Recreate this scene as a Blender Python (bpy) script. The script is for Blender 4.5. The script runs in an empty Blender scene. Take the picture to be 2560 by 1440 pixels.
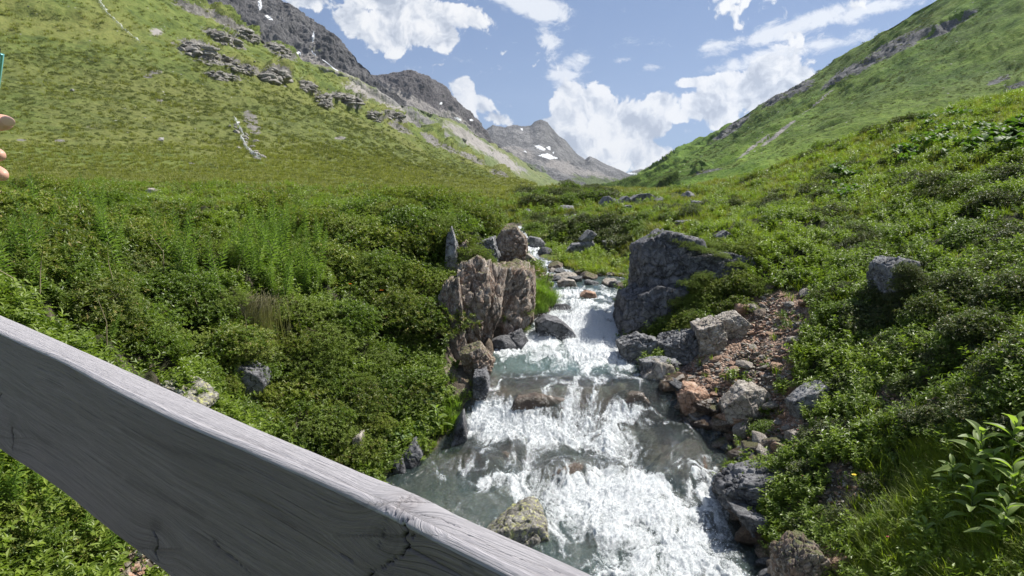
import bpy, math, random
import numpy as np
from mathutils import Vector, Matrix, Euler

R = math.radians
rng = np.random.default_rng(7)
random.seed(7)
scene = bpy.context.scene
COL = scene.collection

# ------------------------------------------------------------------ camera
PITCH = R(7.35)
FPX = 1707.0
cam_d = bpy.data.cameras.new('camera')
cam_d.lens = 24.0
cam_d.sensor_width = 36.0
cam_d.clip_start = 0.05
cam_d.clip_end = 30000
cam = bpy.data.objects.new('camera', cam_d)
cam.rotation_euler = (R(90) - PITCH, 0, 0)
COL.objects.link(cam)
scene.camera = cam

# ------------------------------------------------------------------ light
SUN_EL, SUN_AZ = R(54), R(68)          # azimuth measured from +Y (up the valley) towards +X
sun_dir = Vector((math.sin(SUN_AZ) * math.cos(SUN_EL), math.cos(SUN_AZ) * math.cos(SUN_EL), math.sin(SUN_EL)))
sd = bpy.data.lights.new('sun', 'SUN')
sd.energy = 5.0
sd.angle = R(0.53)
sd.color = (1.0, 0.955, 0.89)
so = bpy.data.objects.new('sun', sd)
so.rotation_euler = (-sun_dir).to_track_quat('-Z', 'Y').to_euler()
COL.objects.link(so)
SKY_STRENGTH = 0.10
SKY_GAMMA = 0.55
SKY_TINT = (0.275, 0.345, 0.475)
CLOUD_GAIN = 0.63
HAZE_DENSITY = 0.000032
vs = scene.view_settings
vs.view_transform = 'Standard'
vs.look = 'None'
vs.exposure = 0.74
vs.gamma = 1
vs.use_curve_mapping = False
scene.cycles.max_bounces = 7
scene.cycles.diffuse_bounces = 3
scene.cycles.glossy_bounces = 3
scene.cycles.transmission_bounces = 4
scene.cycles.transparent_max_bounces = 12
scene.cycles.volume_bounces = 0
scene.cycles.use_denoising = True
scene.cycles.denoising_prefilter = 'ACCURATE'
scene.cycles.sample_clamp_indirect = 6
scene.cycles.caustics_reflective = False
scene.cycles.caustics_refractive = False

CP, SP = math.cos(PITCH), math.sin(PITCH)


def ray(px, py):
    """direction (y = 1) of a photo pixel (2560 x 1440)"""
    px, py = np.broadcast_arrays(np.asarray(px, float), np.asarray(py, float))
    a = (px - 1280) / FPX
    b = (720 - py) / FPX
    y = CP + b * SP
    z = -SP + b * CP
    return a / y, z / y


def P(px, py, d):
    a, b = ray(px, py)
    return np.stack([a * d, np.ones_like(a) * d, b * d], -1)


def proj(x, y, z):
    """world -> photo pixel"""
    f = y * CP - z * SP
    u = y * SP + z * CP
    f = np.where(f > 1e-3, f, 1e-3)
    return 1280 + FPX * x / f, 720 - FPX * u / f


# ------------------------------------------------------------------ numpy noise
_pr = np.random.default_rng(11)
_perm = np.concatenate([_pr.permutation(256)] * 3).astype(np.int32)
_g = _pr.normal(size=(256, 3))
_g /= np.linalg.norm(_g, axis=1)[:, None]
_g *= 1.5


def perlin(p):
    p = np.asarray(p, float)
    i = np.floor(p).astype(np.int64)
    f = p - i
    i &= 255
    u = f * f * f * (f * (f * 6 - 15) + 10)
    out = 0
    for dx in (0, 1):
        for dy in (0, 1):
            for dz in (0, 1):
                h = _perm[_perm[_perm[i[:, 0] + dx] + i[:, 1] + dy] + i[:, 2] + dz]
                g = _g[h]
                v = g[:, 0] * (f[:, 0] - dx) + g[:, 1] * (f[:, 1] - dy) + g[:, 2] * (f[:, 2] - dz)
                w = (u[:, 0] if dx else 1 - u[:, 0]) * (u[:, 1] if dy else 1 - u[:, 1]) * (u[:, 2] if dz else 1 - u[:, 2])
                out = out + v * w
    return out


def fbm(p, o=4, lac=2.03, gain=0.5):
    a, s, t = 1.0, 0, 0
    p = np.asarray(p, float)
    for k in range(o):
        s = s + a * perlin(p + 17.3 * k)
        t += a
        p = p * lac
        a *= gain
    return s / t


def ridged(p, o=5, lac=2.1, gain=0.55):
    a, s, t = 1.0, 0, 0
    for k in range(o):
        s = s + a * (1 - np.abs(perlin(p + 9.7 * k)) * 1.8)
        t += a
        p = p * lac
        a *= gain
    return s / t - 0.5


def worley(p):
    """nearest and second nearest distance, id hash of the nearest cell (0..1)"""
    p = np.asarray(p, float)
    i = np.floor(p).astype(np.int64)
    f1 = np.full(len(p), 9.0)
    f2 = np.full(len(p), 9.0)
    idc = np.zeros(len(p), np.int64)
    for dx in (-1, 0, 1):
        for dy in (-1, 0, 1):
            for dz in (-1, 0, 1):
                c = i + (dx, dy, dz)
                h = _perm[_perm[_perm[c[:, 0] & 255] + (c[:, 1] & 255)] + (c[:, 2] & 255)]
                h2, h3 = _perm[h + 57], _perm[h + 131]
                q = c + np.stack([h, h2, h3], -1) / 255.0
                d = np.linalg.norm(q - p, axis=1)
                nf = d < f1
                f2 = np.where(nf, f1, np.minimum(f2, d))
                idc = np.where(nf, h, idc)
                f1 = np.where(nf, d, f1)
    return f1, f2, idc / 255.0


def sstep(a, b, x):
    t = np.clip((x - a) / (b - a), 0, 1)
    return t * t * (3 - 2 * t)


def inpoly(px, py, poly):
    """1 inside a photo-space polygon"""
    r = np.zeros(np.shape(px), bool)
    n = len(poly)
    for k in range(n):
        x1, y1 = poly[k]
        x2, y2 = poly[(k + 1) % n]
        if y1 == y2:
            continue
        c = ((y1 > py) != (y2 > py)) & (px < (x2 - x1) * (py - y1) / (y2 - y1) + x1)
        r ^= c
    return r


# ------------------------------------------------------------------ mesh helpers
def mesh(name, V, F, mats=(), smooth=True, attrs=None, mi=None):
    V = np.asarray(V, np.float32).reshape(-1, 3)
    me = bpy.data.meshes.new(name)
    me.vertices.add(len(V))
    me.vertices.foreach_set('co', V.ravel())
    if isinstance(F, (list, tuple)):
        blocks = [np.asarray(f, np.int32) for f in F if len(f)]
    else:
        blocks = [np.asarray(F, np.int32)]
    nl = sum(b.size for b in blocks)
    npoly = sum(len(b) for b in blocks)
    me.loops.add(nl)
    me.polygons.add(npoly)
    me.loops.foreach_set('vertex_index', np.concatenate([b.ravel() for b in blocks]))
    tot = np.concatenate([np.full(len(b), b.shape[1], np.int32) for b in blocks])
    st = np.concatenate([[0], np.cumsum(tot)[:-1]]).astype(np.int32)
    me.polygons.foreach_set('loop_start', st)
    me.polygons.foreach_set('loop_total', tot)
    me.polygons.foreach_set('use_smooth', np.full(npoly, bool(smooth)))
    for m in mats:
        me.materials.append(m)
    if mi is not None:
        me.polygons.foreach_set('material_index', np.asarray(mi, np.int32))
    for k, v in (attrs or {}).items():
        at = me.attributes.new(k, 'FLOAT', 'POINT')
        at.data.foreach_set('value', np.asarray(v, np.float32))
    me.update(calc_edges=True)
    return me


def link(name, me, parent=None, loc=None, rot=None, scl=None):
    o = bpy.data.objects.new(name, me)
    COL.objects.link(o)
    if parent is not None:
        o.parent = parent
    if loc is not None:
        o.location = [float(c) for c in loc]
    if rot is not None:
        o.rotation_euler = rot
    if scl is not None:
        o.scale = (scl,) * 3 if np.isscalar(scl) else scl
    return o


def tag(o, label=None, cat=None, group=None, kind=None):
    if label:
        o['label'] = label
    if cat:
        o['category'] = cat
    if group:
        o['group'] = group
    if kind:
        o['kind'] = kind
    return o


def gridfaces(nu, nv, wrap=False):
    """vertices laid out [v][u]"""
    u = np.arange(nu if wrap else nu - 1)
    v = np.arange(nv - 1)
    U, W = np.meshgrid(u, v)
    U, W = U.ravel(), W.ravel()
    U2 = (U + 1) % nu
    return np.stack([W * nu + U, W * nu + U2, (W + 1) * nu + U2, (W + 1) * nu + U], -1)


def frames(D, twist):
    """rotation matrices whose Z column is D, spun by twist"""
    D = D / np.linalg.norm(D, axis=1)[:, None]
    up = np.where(np.abs(D[:, 2:3]) > 0.95, np.array([[1.0, 0, 0]]), np.array([[0, 0, 1.0]]))
    X = np.cross(up, D)
    X /= np.linalg.norm(X, axis=1)[:, None]
    Y = np.cross(D, X)
    c, s = np.cos(twist)[:, None], np.sin(twist)[:, None]
    X2 = X * c + Y * s
    Y2 = -X * s + Y * c
    return np.stack([X2, Y2, D], -1)


def stamp(TV, TF, pos, rot, scl):
    n, k = len(pos), len(TV)
    V = np.einsum('nij,kj->nki', rot, TV) * np.asarray(scl).reshape(n, 1, -1) + pos[:, None, :]
    F = TF[None] + (np.arange(n) * k)[:, None, None]
    return V.reshape(-1, 3), F.reshape(-1, TF.shape[1])


def join(parts):
    Vs, Fs, o = [], [], 0
    for V, F in parts:
        Vs.append(V)
        Fs.append(F + o)
        o += len(V)
    return np.concatenate(Vs), np.concatenate(Fs)


def tube(pts, rad, n=6):
    pts = np.asarray(pts, float)
    rad = np.broadcast_to(rad, len(pts))
    T = np.gradient(pts, axis=0)
    Rm = frames(T, np.zeros(len(pts)))
    a = np.linspace(0, 2 * np.pi, n, endpoint=False)
    c = np.stack([np.cos(a), np.sin(a), 0 * a], -1)
    V = np.einsum('nij,kj->nki', Rm, c) * rad[:, None, None] + pts[:, None]
    return V.reshape(-1, 3), gridfaces(n, len(pts), True)


# ------------------------------------------------------------------ material helpers
class NT:
    def __init__(s, tree):
        s.t = tree
        s.n = tree.nodes
        s.l = tree.links
        s.n.clear()

    def put(s, sock, v):
        if v is None:
            return
        if hasattr(v, 'is_output') or isinstance(v, bpy.types.NodeSocket):
            s.l.new(v, sock)
        else:
            if sock.type == 'RGBA' and not np.isscalar(v) and len(v) == 3:
                v = (*v, 1)
            if sock.type in ('VECTOR',) and np.isscalar(v):
                v = (v, v, v)
            sock.default_value = v

    def node(s, typ, ins=None, **props):
        n = s.n.new(typ)
        for k, v in props.items():
            setattr(n, k, v)
        for k, v in (ins or {}).items():
            s.put(n.inputs[k], v)
        return n

    def m(s, op, a, b=None, c=None, clamp=False):
        n = s.node('ShaderNodeMath', operation=op, use_clamp=clamp)
        s.put(n.inputs[0], a)
        if b is not None:
            s.put(n.inputs[1], b)
        if c is not None:
            s.put(n.inputs[2], c)
        return n.outputs[0]

    def mix(s, f, a, b, mode='MIX'):
        n = s.node('ShaderNodeMix', data_type='RGBA', blend_type=mode)
        s.put(n.inputs[0], f)
        s.put(n.inputs[6], a)
        s.put(n.inputs[7], b)
        return n.outputs[2]

    def ms(s, f, a, b):
        n = s.node('ShaderNodeMixShader')
        s.put(n.inputs[0], f)
        s.l.new(a, n.inputs[1])
        s.l.new(b, n.inputs[2])
        return n.outputs[0]

    def coord(s, kind='Object'):
        return s.node('ShaderNodeTexCoord').outputs[kind]

    def pos(s):
        return s.node('ShaderNodeNewGeometry').outputs['Position']

    def map(s, v, scale=(1, 1, 1), rot=(0, 0, 0), loc=(0, 0, 0), typ='POINT'):
        return s.node('ShaderNodeMapping', {'Vector': v, 'Scale': scale, 'Rotation': rot, 'Location': loc}, vector_type=typ).outputs[0]

    def noise(s, v, scale, detail=4, rough=0.55, dist=0.0, out=0):
        return s.node('ShaderNodeTexNoise', {'Vector': v, 'Scale': scale, 'Detail': detail, 'Roughness': rough, 'Distortion': dist}).outputs[out]

    def voro(s, v, scale, feat='F1', out=0, rnd=1.0):
        return s.node('ShaderNodeTexVoronoi', {'Vector': v, 'Scale': scale, 'Randomness': rnd}, feature=feat).outputs[out]

    def ss(s, x, a, b, lo=0.0, hi=1.0):
        return s.node('ShaderNodeMapRange', {0: x, 1: a, 2: b, 3: lo, 4: hi}, interpolation_type='SMOOTHSTEP').outputs[0]

    def ramp(s, f, stops):
        n = s.node('ShaderNodeValToRGB', {0: f})
        e = n.color_ramp.elements
        while len(e) < len(stops):
            e.new(0.5)
        for k, (p_, c) in enumerate(stops):
            e[k].position = p_
            e[k].color = (*c, 1)
        return n.outputs[0]

    def attr(s, name, typ='GEOMETRY'):
        return s.node('ShaderNodeAttribute', attribute_name=name, attribute_type=typ).outputs['Fac']

    def bump(s, h, strength, dist, normal=None):
        n = s.node('ShaderNodeBump', {'Height': h, 'Strength': strength, 'Distance': dist})
        if normal is not None:
            s.put(n.inputs['Normal'], normal)
        return n.outputs[0]

    def out(s, sh):
        o = s.node('ShaderNodeOutputMaterial')
        s.l.new(sh, o.inputs[0])
        return o

    def prin(s, col, rough=0.8, spec=0.3, normal=None, **kw):
        n = s.node('ShaderNodeBsdfPrincipled', {'Base Color': col, 'Roughness': rough, 'Specular IOR Level': spec})
        if normal is not None:
            s.put(n.inputs['Normal'], normal)
        for k, v in kw.items():
            s.put(n.inputs[k], v)
        return n.outputs[0]


def newmat(name):
    m = bpy.data.materials.new(name)
    m.use_nodes = True
    return m, NT(m.node_tree)


# ------------------------------------------------------------------ world: sky and clouds
world = bpy.data.worlds.new('World')
scene.world = world
world.use_nodes = True
w = NT(world.node_tree)
sky = w.node('ShaderNodeTexSky', sky_type='NISHITA', sun_disc=False, sun_elevation=SUN_EL, sun_rotation=SUN_AZ,
             altitude=2000, air_density=1.0, dust_density=0.6, ozone_density=1.6)
dirv = w.coord('Generated')
# cumulus: (px, py, rx, ry, angle, strength)
CUM = [(1000, 10, 200, 40, 8, 1), (900, 60, 95, 50, 10, .9), (960, 72, 75, 62, 0, 1), (1100, 92, 50, 42, 15, .9), (1020, 40, 120, 70, 20, 1), (770, -15, 90, 50, 20, 1),
       (1500, 300, 150, 95, 0, 1.1), (1420, 260, 60, 60, 0, 1), (1560, 320, 130, 90, 0, 1.1), (1570, 385, 160, 55, 0, 1.1), (1640, 270, 50, 50, 0, .9), (1460, 340, 120, 90, 0, 1.1), (1370, 300, 70, 30, 0, .5),
       (1200, 260, 75, 40, 35, 1), (1160, 225, 42, 38, 0, .9), (1240, 295, 70, 34, 20, .9),
       (1840, 240, 140, 70, -22, 1.05), (1800, 280, 70, 60, 0, 1), (1930, 210, 110, 45, -10, .9), (1750, 205, 60, 16, 0, .75)]
WISP = [(1345, 25, 110, 50, 25, .95), (1375, 105, 50, 42, 20, .9), (1290, 5, 80, 35, 15, .8), (1450, 150, 55, 40, -30, .8), (1410, 190, 55, 32, 10, .85), (1560, 148, 32, 14, 0, .6),
        (1640, 168, 60, 12, 0, .6), (1830, 105, 125, 26, -4, .85), (2000, 62, 230, 27, -14, 1.15), (2180, 22, 190, 24, -11, 1.1), (1940, 140, 190, 30, -8, .85),
        (2060, 115, 90, 18, -20, .6), (1770, 200, 90, 14, 0, .8), (1710, 120, 40, 10, 5, .5), (1720, 325, 40, 16, 0, .5)]
# a few clouds that carry on round the sky outside the frame
OUT = [(-60, 30, .35, .12), (-100, 25, .4, .13), (-145, 22, .45, .12), (170, 28, .4, .14), (130, 24, .45, .13), (95, 30, .35, .12), (62, 38, .3, .09), (-40, 52, .3, .1), (20, 62, .35, .12), (150, 55, .3, .12)]


def blobs(lst):
    cur = None
    for (px, py, rx, ry, an, st) in lst:
        a, b = ray(px, py)
        c = Vector((float(a), 1, float(b))).normalized()
        mp = w.map(dirv, scale=(rx / FPX * 1.2, 1.0, ry / FPX * 1.2), rot=(0, R(an), 0), loc=c, typ='TEXTURE')
        g = w.node('ShaderNodeTexGradient', {0: mp}, gradient_type='SPHERICAL').outputs[1]
        g = w.m('MULTIPLY', g, st)
        cur = g if cur is None else w.m('SMOOTH_MAX', cur, g, 0.12)
    return cur


cb = blobs(CUM)
for (az, el, rx, ry) in OUT:
    c = Vector((math.sin(R(az)) * math.cos(R(el)), math.cos(R(az)) * math.cos(R(el)), math.sin(R(el))))
    mp = w.map(dirv, scale=(rx, rx, ry), loc=c, typ='TEXTURE')
    cb = w.m('MAXIMUM', cb, w.node('ShaderNodeTexGradient', {0: mp}, gradient_type='SPHERICAL').outputs[1])
wb = blobs(WISP)



warp = w.noise(dirv, 9, 4, 0.6, out=1)
wv = w.node('ShaderNodeVectorMath', {0: warp, 1: (0.5, 0.5, 0.5)}, operation='SUBTRACT').outputs[0]
wv = w.node('ShaderNodeVectorMath', {0: wv, 'Scale': 0.09}, operation='SCALE').outputs[0]
dv = w.node('ShaderNodeVectorMath', {0: dirv, 1: wv}, operation='ADD').outputs[0]
dv2 = w.node('ShaderNodeVectorMath', {0: dv, 1: (0.010, 0.0, 0.016)}, operation='ADD').outputs[0]
b1, b2 = w.noise(dv, 15, 9, 0.60), w.noise(dv2, 15, 5, 0.60)
dens = w.m('ADD', cb, w.m('MULTIPLY', w.m('SUBTRACT', b1, 0.5), 2.0))
alpha_c = w.ss(dens, 0.30, 0.42)
wn = w.noise(w.map(dirv, scale=(1, 1, 1.7), rot=(0, R(-12), 0)), 20, 8, 0.66, 0.35)
densw = w.m('ADD', wb, w.m('MULTIPLY', w.m('SUBTRACT', wn, 0.5), 2.6))
alpha_w = w.m('MULTIPLY', w.ss(densw, 0.32, 0.85), 0.93)
alpha_w = w.m('MULTIPLY', alpha_w, w.m('GREATER_THAN', wb, 0.03))
# sunlit upper sides, grey-blue undersides of the cumulus
sh = w.m('MULTIPLY_ADD', w.m('SUBTRACT', b1, b2), 5.0, 0.62)
thick = w.ss(dens, 0.3, 0.95)
sh = w.m('SUBTRACT', sh, w.m('MULTIPLY', thick, 0.10), clamp=True)
ccol = w.ramp(sh, [(0.0, (0.42, 0.47, 0.57)), (0.40, (0.66, 0.70, 0.77)), (0.75, (0.88, 0.89, 0.91)), (1.0, (0.95, 0.95, 0.95))])
# the camera that took the picture compressed the bright sky
skyc = w.node('ShaderNodeVectorMath', {0: sky.outputs[0], 'Scale': SKY_STRENGTH}, operation='SCALE').outputs[0]
sg = w.node('ShaderNodeGamma', {0: skyc, 1: SKY_GAMMA}).outputs[0]
skyc = w.mix(1.0, sg, SKY_TINT, 'MULTIPLY')
ccol = w.node('ShaderNodeVectorMath', {0: ccol, 'Scale': CLOUD_GAIN}, operation='SCALE').outputs[0]
c1 = w.mix(alpha_w, skyc, tuple(CLOUD_GAIN * c for c in (0.84, 0.87, 0.92)))
c2 = w.mix(alpha_c, c1, ccol)
bg = w.node('ShaderNodeBackground', {0: c2, 1: 1.0})
wo = w.node('ShaderNodeOutputWorld')
w.l.new(bg.outputs[0], wo.inputs[0])
world.cycles.sampling_method = 'MANUAL'
world.cycles.sample_map_resolution = 256

# ------------------------------------------------------------------ stream profile
# rows: photo y, left edge x, right edge x, water height
ROWS = [(1440, 1010, 1925, -4.02), (1370, 1010, 1890, -3.98), (1300, 1000, 1850, -3.93), (1240, 985, 1815, -3.87), (1190, 985, 1800, -3.80), (1150, 1060, 1850, -3.70), (1120, 1105, 1845, -3.62),
        (1080, 1150, 1800, -3.48), (1040, 1170, 1745, -3.32), (1010, 1190, 1715, -3.17), (985, 1200, 1690, -3.05), (958, 1205, 1650, -2.92), (940, 1212, 1610, -2.87), (900, 1215, 1580, -2.82), (870, 1240, 1560, -2.76), (850, 1290, 1552, -2.70), (825, 1320, 1545, -2.60),
        (800, 1335, 1545, -2.50), (785, 1370, 1550, -2.42), (750, 1385, 1560, -2.33), (735, 1385, 1565, -2.30), (705, 1375, 1600, -2.25), (695, 1350, 1590, -2.22), (688, 1335, 1450, -2.19), (665, 1305, 1400, -2.08),
        (640, 1312, 1345, -1.94), (618, 1312, 1368, -1.82), (605, 1296, 1322, -1.66), (590, 1278, 1318, -1.48), (572, 1262, 1308, -1.24), (560, 1255, 1300, -1.10)]
yS, xL, xR, zW = [], [], [], []
for (py, l, r, z) in ROWS:
    a, b = ray([l, r], py)
    y = z / b[0]
    yS.append(y)
    xL.append(a[0] * y)
    xR.append(a[1] * y)
    zW.append(z)
yS = np.array([-3, 2.0, 5.0] + yS + [yS[-1] + 4, yS[-1] + 12])
xL = np.array([-2.0, -1.7, -1.35] + xL + [xL[-1] - .4, xL[-1] - .6])
xR = np.array([2.6, 2.7, 2.75] + xR + [xR[-1] - .2, xR[-1] - .3])
zW = np.array([-4.3, -4.2, -4.08] + zW + [zW[-1] + .2, zW[-1] + .5])
assert np.all(np.diff(yS) > 0), yS

# ------------------------------------------------------------------ near land: thin plate through measured points
CT = [  # px, py, depth   left bank
    (0, 850, 5.2), (-300, 1300, 3.4), (0, 1250, 4.0), (200, 1400, 4.0), (450, 1440, 4.3), (300, 960, 6.3), (500, 1060, 6.8), (700, 1110, 8.0), (900, 1190, 8.9), (950, 1200, 8.9),
    (1040, 1100, 9.8), (1130, 1050, 10.3), (1000, 950, 10.6), (1180, 940, 11.4), (900, 1010, 9.9), (700, 960, 8.9), (600, 880, 8.7), (800, 820, 10.3), (700, 700, 11.2), (1000, 800, 12.0), (1120, 840, 12.4),
    (1120, 640, 13.4), (1000, 620, 13.6), (500, 620, 11.2), (300, 640, 9.4), (150, 720, 7.6), (0, 640, 7.6), (0, 500, 11), (300, 505, 13.5), (600, 515, 15), (850, 500, 17), (1000, 500, 17.5), (1150, 510, 17),
    (1230, 570, 16.5), (1290, 640, 16), (1150, 500, 24), (1000, 495, 26), (700, 490, 24), (400, 485, 23), (0, 490, 22), (-500, 640, 6.5), (-500, 900, 4.4), (-600, 500, 11), (-700, 490, 22),
    (1260, 565, 22), (1300, 545, 33), (1150, 495, 45), (900, 478, 45), (500, 470, 42), (0, 462, 40), (-600, 455, 38), (1250, 505, 60), (1100, 488, 75), (800, 474, 80), (300, 464, 75), (-400, 450, 70),
    (0, 440, 125), (500, 452, 125), (900, 468, 125), (1200, 482, 125),
    # middle
    (1350, 560, 34), (1400, 600, 29), (1390, 640, 25.5), (1450, 570, 32), (1500, 600, 27), (1450, 660, 22.5), (1560, 660, 21), (1595, 640, 20.5), (1640, 575, 22), (1500, 545, 38), (1400, 520, 50), (1300, 490, 85),
    (1380, 480, 100), (1450, 472, 95), (1500, 490, 75), (1560, 510, 70), (1600, 505, 68), (1550, 482, 95), (1620, 485, 90), (1500, 480, 125), (1700, 478, 110), (1350, 478, 125),
    # right bank
    (1575, 700, 19), (1700, 600, 15), (1900, 600, 13.5), (1900, 690, 12.6), (1720, 770, 12.4), (1620, 850, 12.5), (1700, 900, 11.4), (1750, 950, 10.5), (1850, 830, 11.4), (1700, 1000, 10.45), (1900, 1050, 9.2),
    (1830, 1120, 9.3), (1960, 1130, 8.6), (1840, 1190, 8.6), (2000, 1200, 7.6), (1950, 1330, 7.0), (2100, 1320, 6.5), (1990, 1430, 6.3), (2250, 1230, 6.4), (2300, 1400, 5.5), (2540, 1400, 4.8), (2540, 1230, 5.3), (2540, 1020, 6.2), (2300, 1030, 7.3), (2300, 930, 8.2),
    (2100, 860, 9.9), (2100, 980, 8.9), (2300, 720, 10.2), (2540, 760, 8.3), (2540, 600, 10.5), (2200, 600, 13.5), (2200, 500, 18), (2540, 470, 13.5), (2540, 350, 18), (2350, 360, 22), (2300, 430, 18), (2000, 520, 20),
    (1800, 540, 23), (1750, 590, 17), (1650, 530, 34), (1850, 480, 34), (2100, 400, 30), (2550, 245, 27), (2300, 305, 31), (2100, 362, 35), (1950, 418, 40), (1800, 468, 52), (1660, 490, 65),
    (2550, 330, 45), (2200, 400, 55), (1900, 460, 75), (2550, 400, 100), (2100, 440, 110), (1850, 470, 125), (2900, 230, 22), (2950, 500, 10), (2950, 900, 5.4), (2950, 1300, 4.2), (3100, 300, 60), (3100, 380, 120)]
CT = np.array(CT, float)
a_, b_ = ray(CT[:, 0], CT[:, 1])
ex = np.array([(-3.2, 2.0, -1.5), (3.6, 2.0, -2.6), (0.4, 2.0, -4.4), (-3.4, 3.2, -1.6), (4.0, 3.3, -2.4)])
ca = np.concatenate([a_, ex[:, 0] / ex[:, 1]])
cb_ = np.concatenate([np.log(CT[:, 2]), np.log(ex[:, 1])])
cz = np.concatenate([b_, ex[:, 2] / ex[:, 1]])


def tps_k(r2):
    return np.where(r2 > 1e-12, 0.5 * r2 * np.log(np.maximum(r2, 1e-12)), 0)


_SX, _SY = 3.0, 1.6
_X = np.stack([ca * _SX, cb_ * _SY], -1)
_n = len(_X)
_K = tps_k(((_X[:, None] - _X[None]) ** 2).sum(-1)) + np.eye(_n) * 0.012
_Pm = np.concatenate([np.ones((_n, 1)), _X], 1)
_A = np.block([[_K, _Pm], [_Pm.T, np.zeros((3, 3))]])
_w = np.linalg.solve(_A, np.concatenate([cz, np.zeros(3)]))


def base_t(a, lb):
    X = np.stack([a * _SX, lb * _SY], -1)
    out = np.empty(len(X))
    for k in range(0, len(X), 60000):
        x = X[k:k + 60000]
        r2 = (x[:, None, 0] - _X[None, :, 0]) ** 2 + (x[:, None, 1] - _X[None, :, 1]) ** 2
        out[k:k + 60000] = tps_k(r2) @ _w[:_n] + _w[_n] + x @ _w[_n + 1:]
    return out


_ga = np.linspace(-1.75, 1.75, 240)
_gb = np.linspace(math.log(1.6), math.log(150), 260)
_GA, _GB = np.meshgrid(_ga, _gb)
_GT = base_t(_GA.ravel(), _GB.ravel()).reshape(_GA.shape)


def base_h(x, y):
    y = np.maximum(y, 1.65)
    u = np.clip((x / y - _ga[0]) / (_ga[1] - _ga[0]), 0, 238.99)
    v = np.clip((np.log(y) - _gb[0]) / (_gb[1] - _gb[0]), 0, 258.99)
    i, j = u.astype(int), v.astype(int)
    f, g = u - i, v - j
    t = (_GT[j, i] * (1 - f) + _GT[j, i + 1] * f) * (1 - g) + (_GT[j + 1, i] * (1 - f) + _GT[j + 1, i + 1] * f) * g
    return t * y


def stream_at(y):
    return np.interp(y, yS, xL), np.interp(y, yS, xR), np.interp(y, yS, zW)


HUMPS = [(2.8, 27.5, 1.8, .75), (4.6, 30, 2.2, .7), (5.5, 25, 1.6, .5), (3.0, 36, 2.6, .8), (7.5, 36, 3, .8), (1.6, 40, 3, .7), (4, 75, 8, .5), (12, 70, 6, .3), (-2, 60, 6, .2), (9, 48, 4, .5), (-2.2, 13.3, 1.3, .35), (-4.3, 8.6, .55, -.55), (-3.1, 8.4, .5, -.5), (-6, 12, 1.5, -.2), (-2.2, 11, .9, .25), (-1.4, 12, .6, .2), (-4.2, 10.6, .6, .3), (-6.5, 9.5, .7, .3), (-5.2, 8.0, .7, .25), (-3, 23, 8, -.35), (-14, 22, 9, -.35)]
SL_Y = [0, 8, 10.2, 11, 15.2, 15.6, 18, 24, 40]
SL_L = [1.3, 1.3, 2.0, 5.0, 5.0, 1.6, 1.2, 0.8, 0.8]
SR_Y = [0, 8, 10.5, 12, 15.5, 17, 20, 26, 40]
SR_L = [1.0, 1.0, 0.8, 2.2, 2.6, 1.4, 0.5, 0.7, 0.8]


def land(x, y, detail=True):
    """ground height and signed distance outside the water (negative inside)"""
    x = np.asarray(x, float)
    y = np.asarray(y, float)
    p = np.stack([x, y, 0 * x], -1)
    h = base_h(x, y)
    far = sstep(25, 70, y)
    h = h + fbm(p * 0.45, 3) * (0.16 + 0.35 * far) + far * fbm(p * 0.09 + 5, 3) * 0.9
    near = (1 - sstep(16, 34, y))
    h = h + (0.22 - np.abs(perlin(p * 0.85 + 11)) * 1.3 - np.abs(perlin(p * 1.9 + 4)) * np.where(x < .5, .80, .45)) * np.where(x < 0.5, .80, .42) * (near * .85 + .15) * np.where((x > 1.5) & (x < 5.5) & (y > 8) & (y < 12.5), .3, 1)
    for (cx, cy, rr_, hh_) in HUMPS:
        h = h + hh_ * np.exp(-((x - cx) ** 2 + ((y - cy) * .8) ** 2) / rr_ ** 2)
    h = h + (sstep(18, 30, y) * (1 - sstep(90, 130, y))) * (.25 - np.abs(perlin(p * .22 + 8)) * 1.5) * .6
    if detail:
        h = h + fbm(p * 2.2 + 3, 3) * 0.09 + fbm(p * 7.0, 2) * 0.03
    l, r, z = stream_at(y)
    wob = fbm(p * 1.6 + 40, 3) * 0.14
    dl, dr = l - x + wob, x - r + wob
    d = np.maximum(dl, dr)
    slope = np.where(dl > dr, np.interp(y, SL_Y, SL_L), np.interp(y, SR_Y, SR_L))
    wall = z - 0.02 + slope * np.maximum(d, 0) + 0.10 * sstep(0, .1, d)
    out = np.minimum(h, wall)
    out = np.where(d > 0.12, np.maximum(out, z + 0.04), out)
    inside = np.clip(-d / 0.5, 0, 1)
    deep = np.interp(y, [0, 7, 9.2, 10, 10.9, 11.3, 12.8, 13.4, 16, 20, 30], [.45, .42, .25, .12, .10, .40, .45, .2, .22, .2, .12])
    bed = z - 0.05 - inside * deep + ((fbm(p * 2.6, 3) * 0.16 + (0.5 - worley(p * (2.4, 2.4, 1))[0]) * 0.10) if detail else 0)
    out = np.where(d < 0, np.minimum(bed, z + 0.02), out)
    gone = sstep(yS[-3], yS[-2] + 3, y)
    out = out * (1 - gone) + h * gone
    d = d * (1 - gone) + 3 * gone
    return out, d


def hit(px, py, dmin=3.5, dmax=130):
    """where the ray of a photo pixel meets the near land"""
    a, b = ray(px, py)
    a, b = float(a), float(b)
    ys = np.exp(np.linspace(math.log(dmin), math.log(dmax), 700))
    h, _ = land(ys * a, ys, False)
    under = (b * ys) < h
    k = int(np.argmax(under)) if under.any() else len(ys) - 1
    y = ys[k]
    return a * y, y, h[k]


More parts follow.
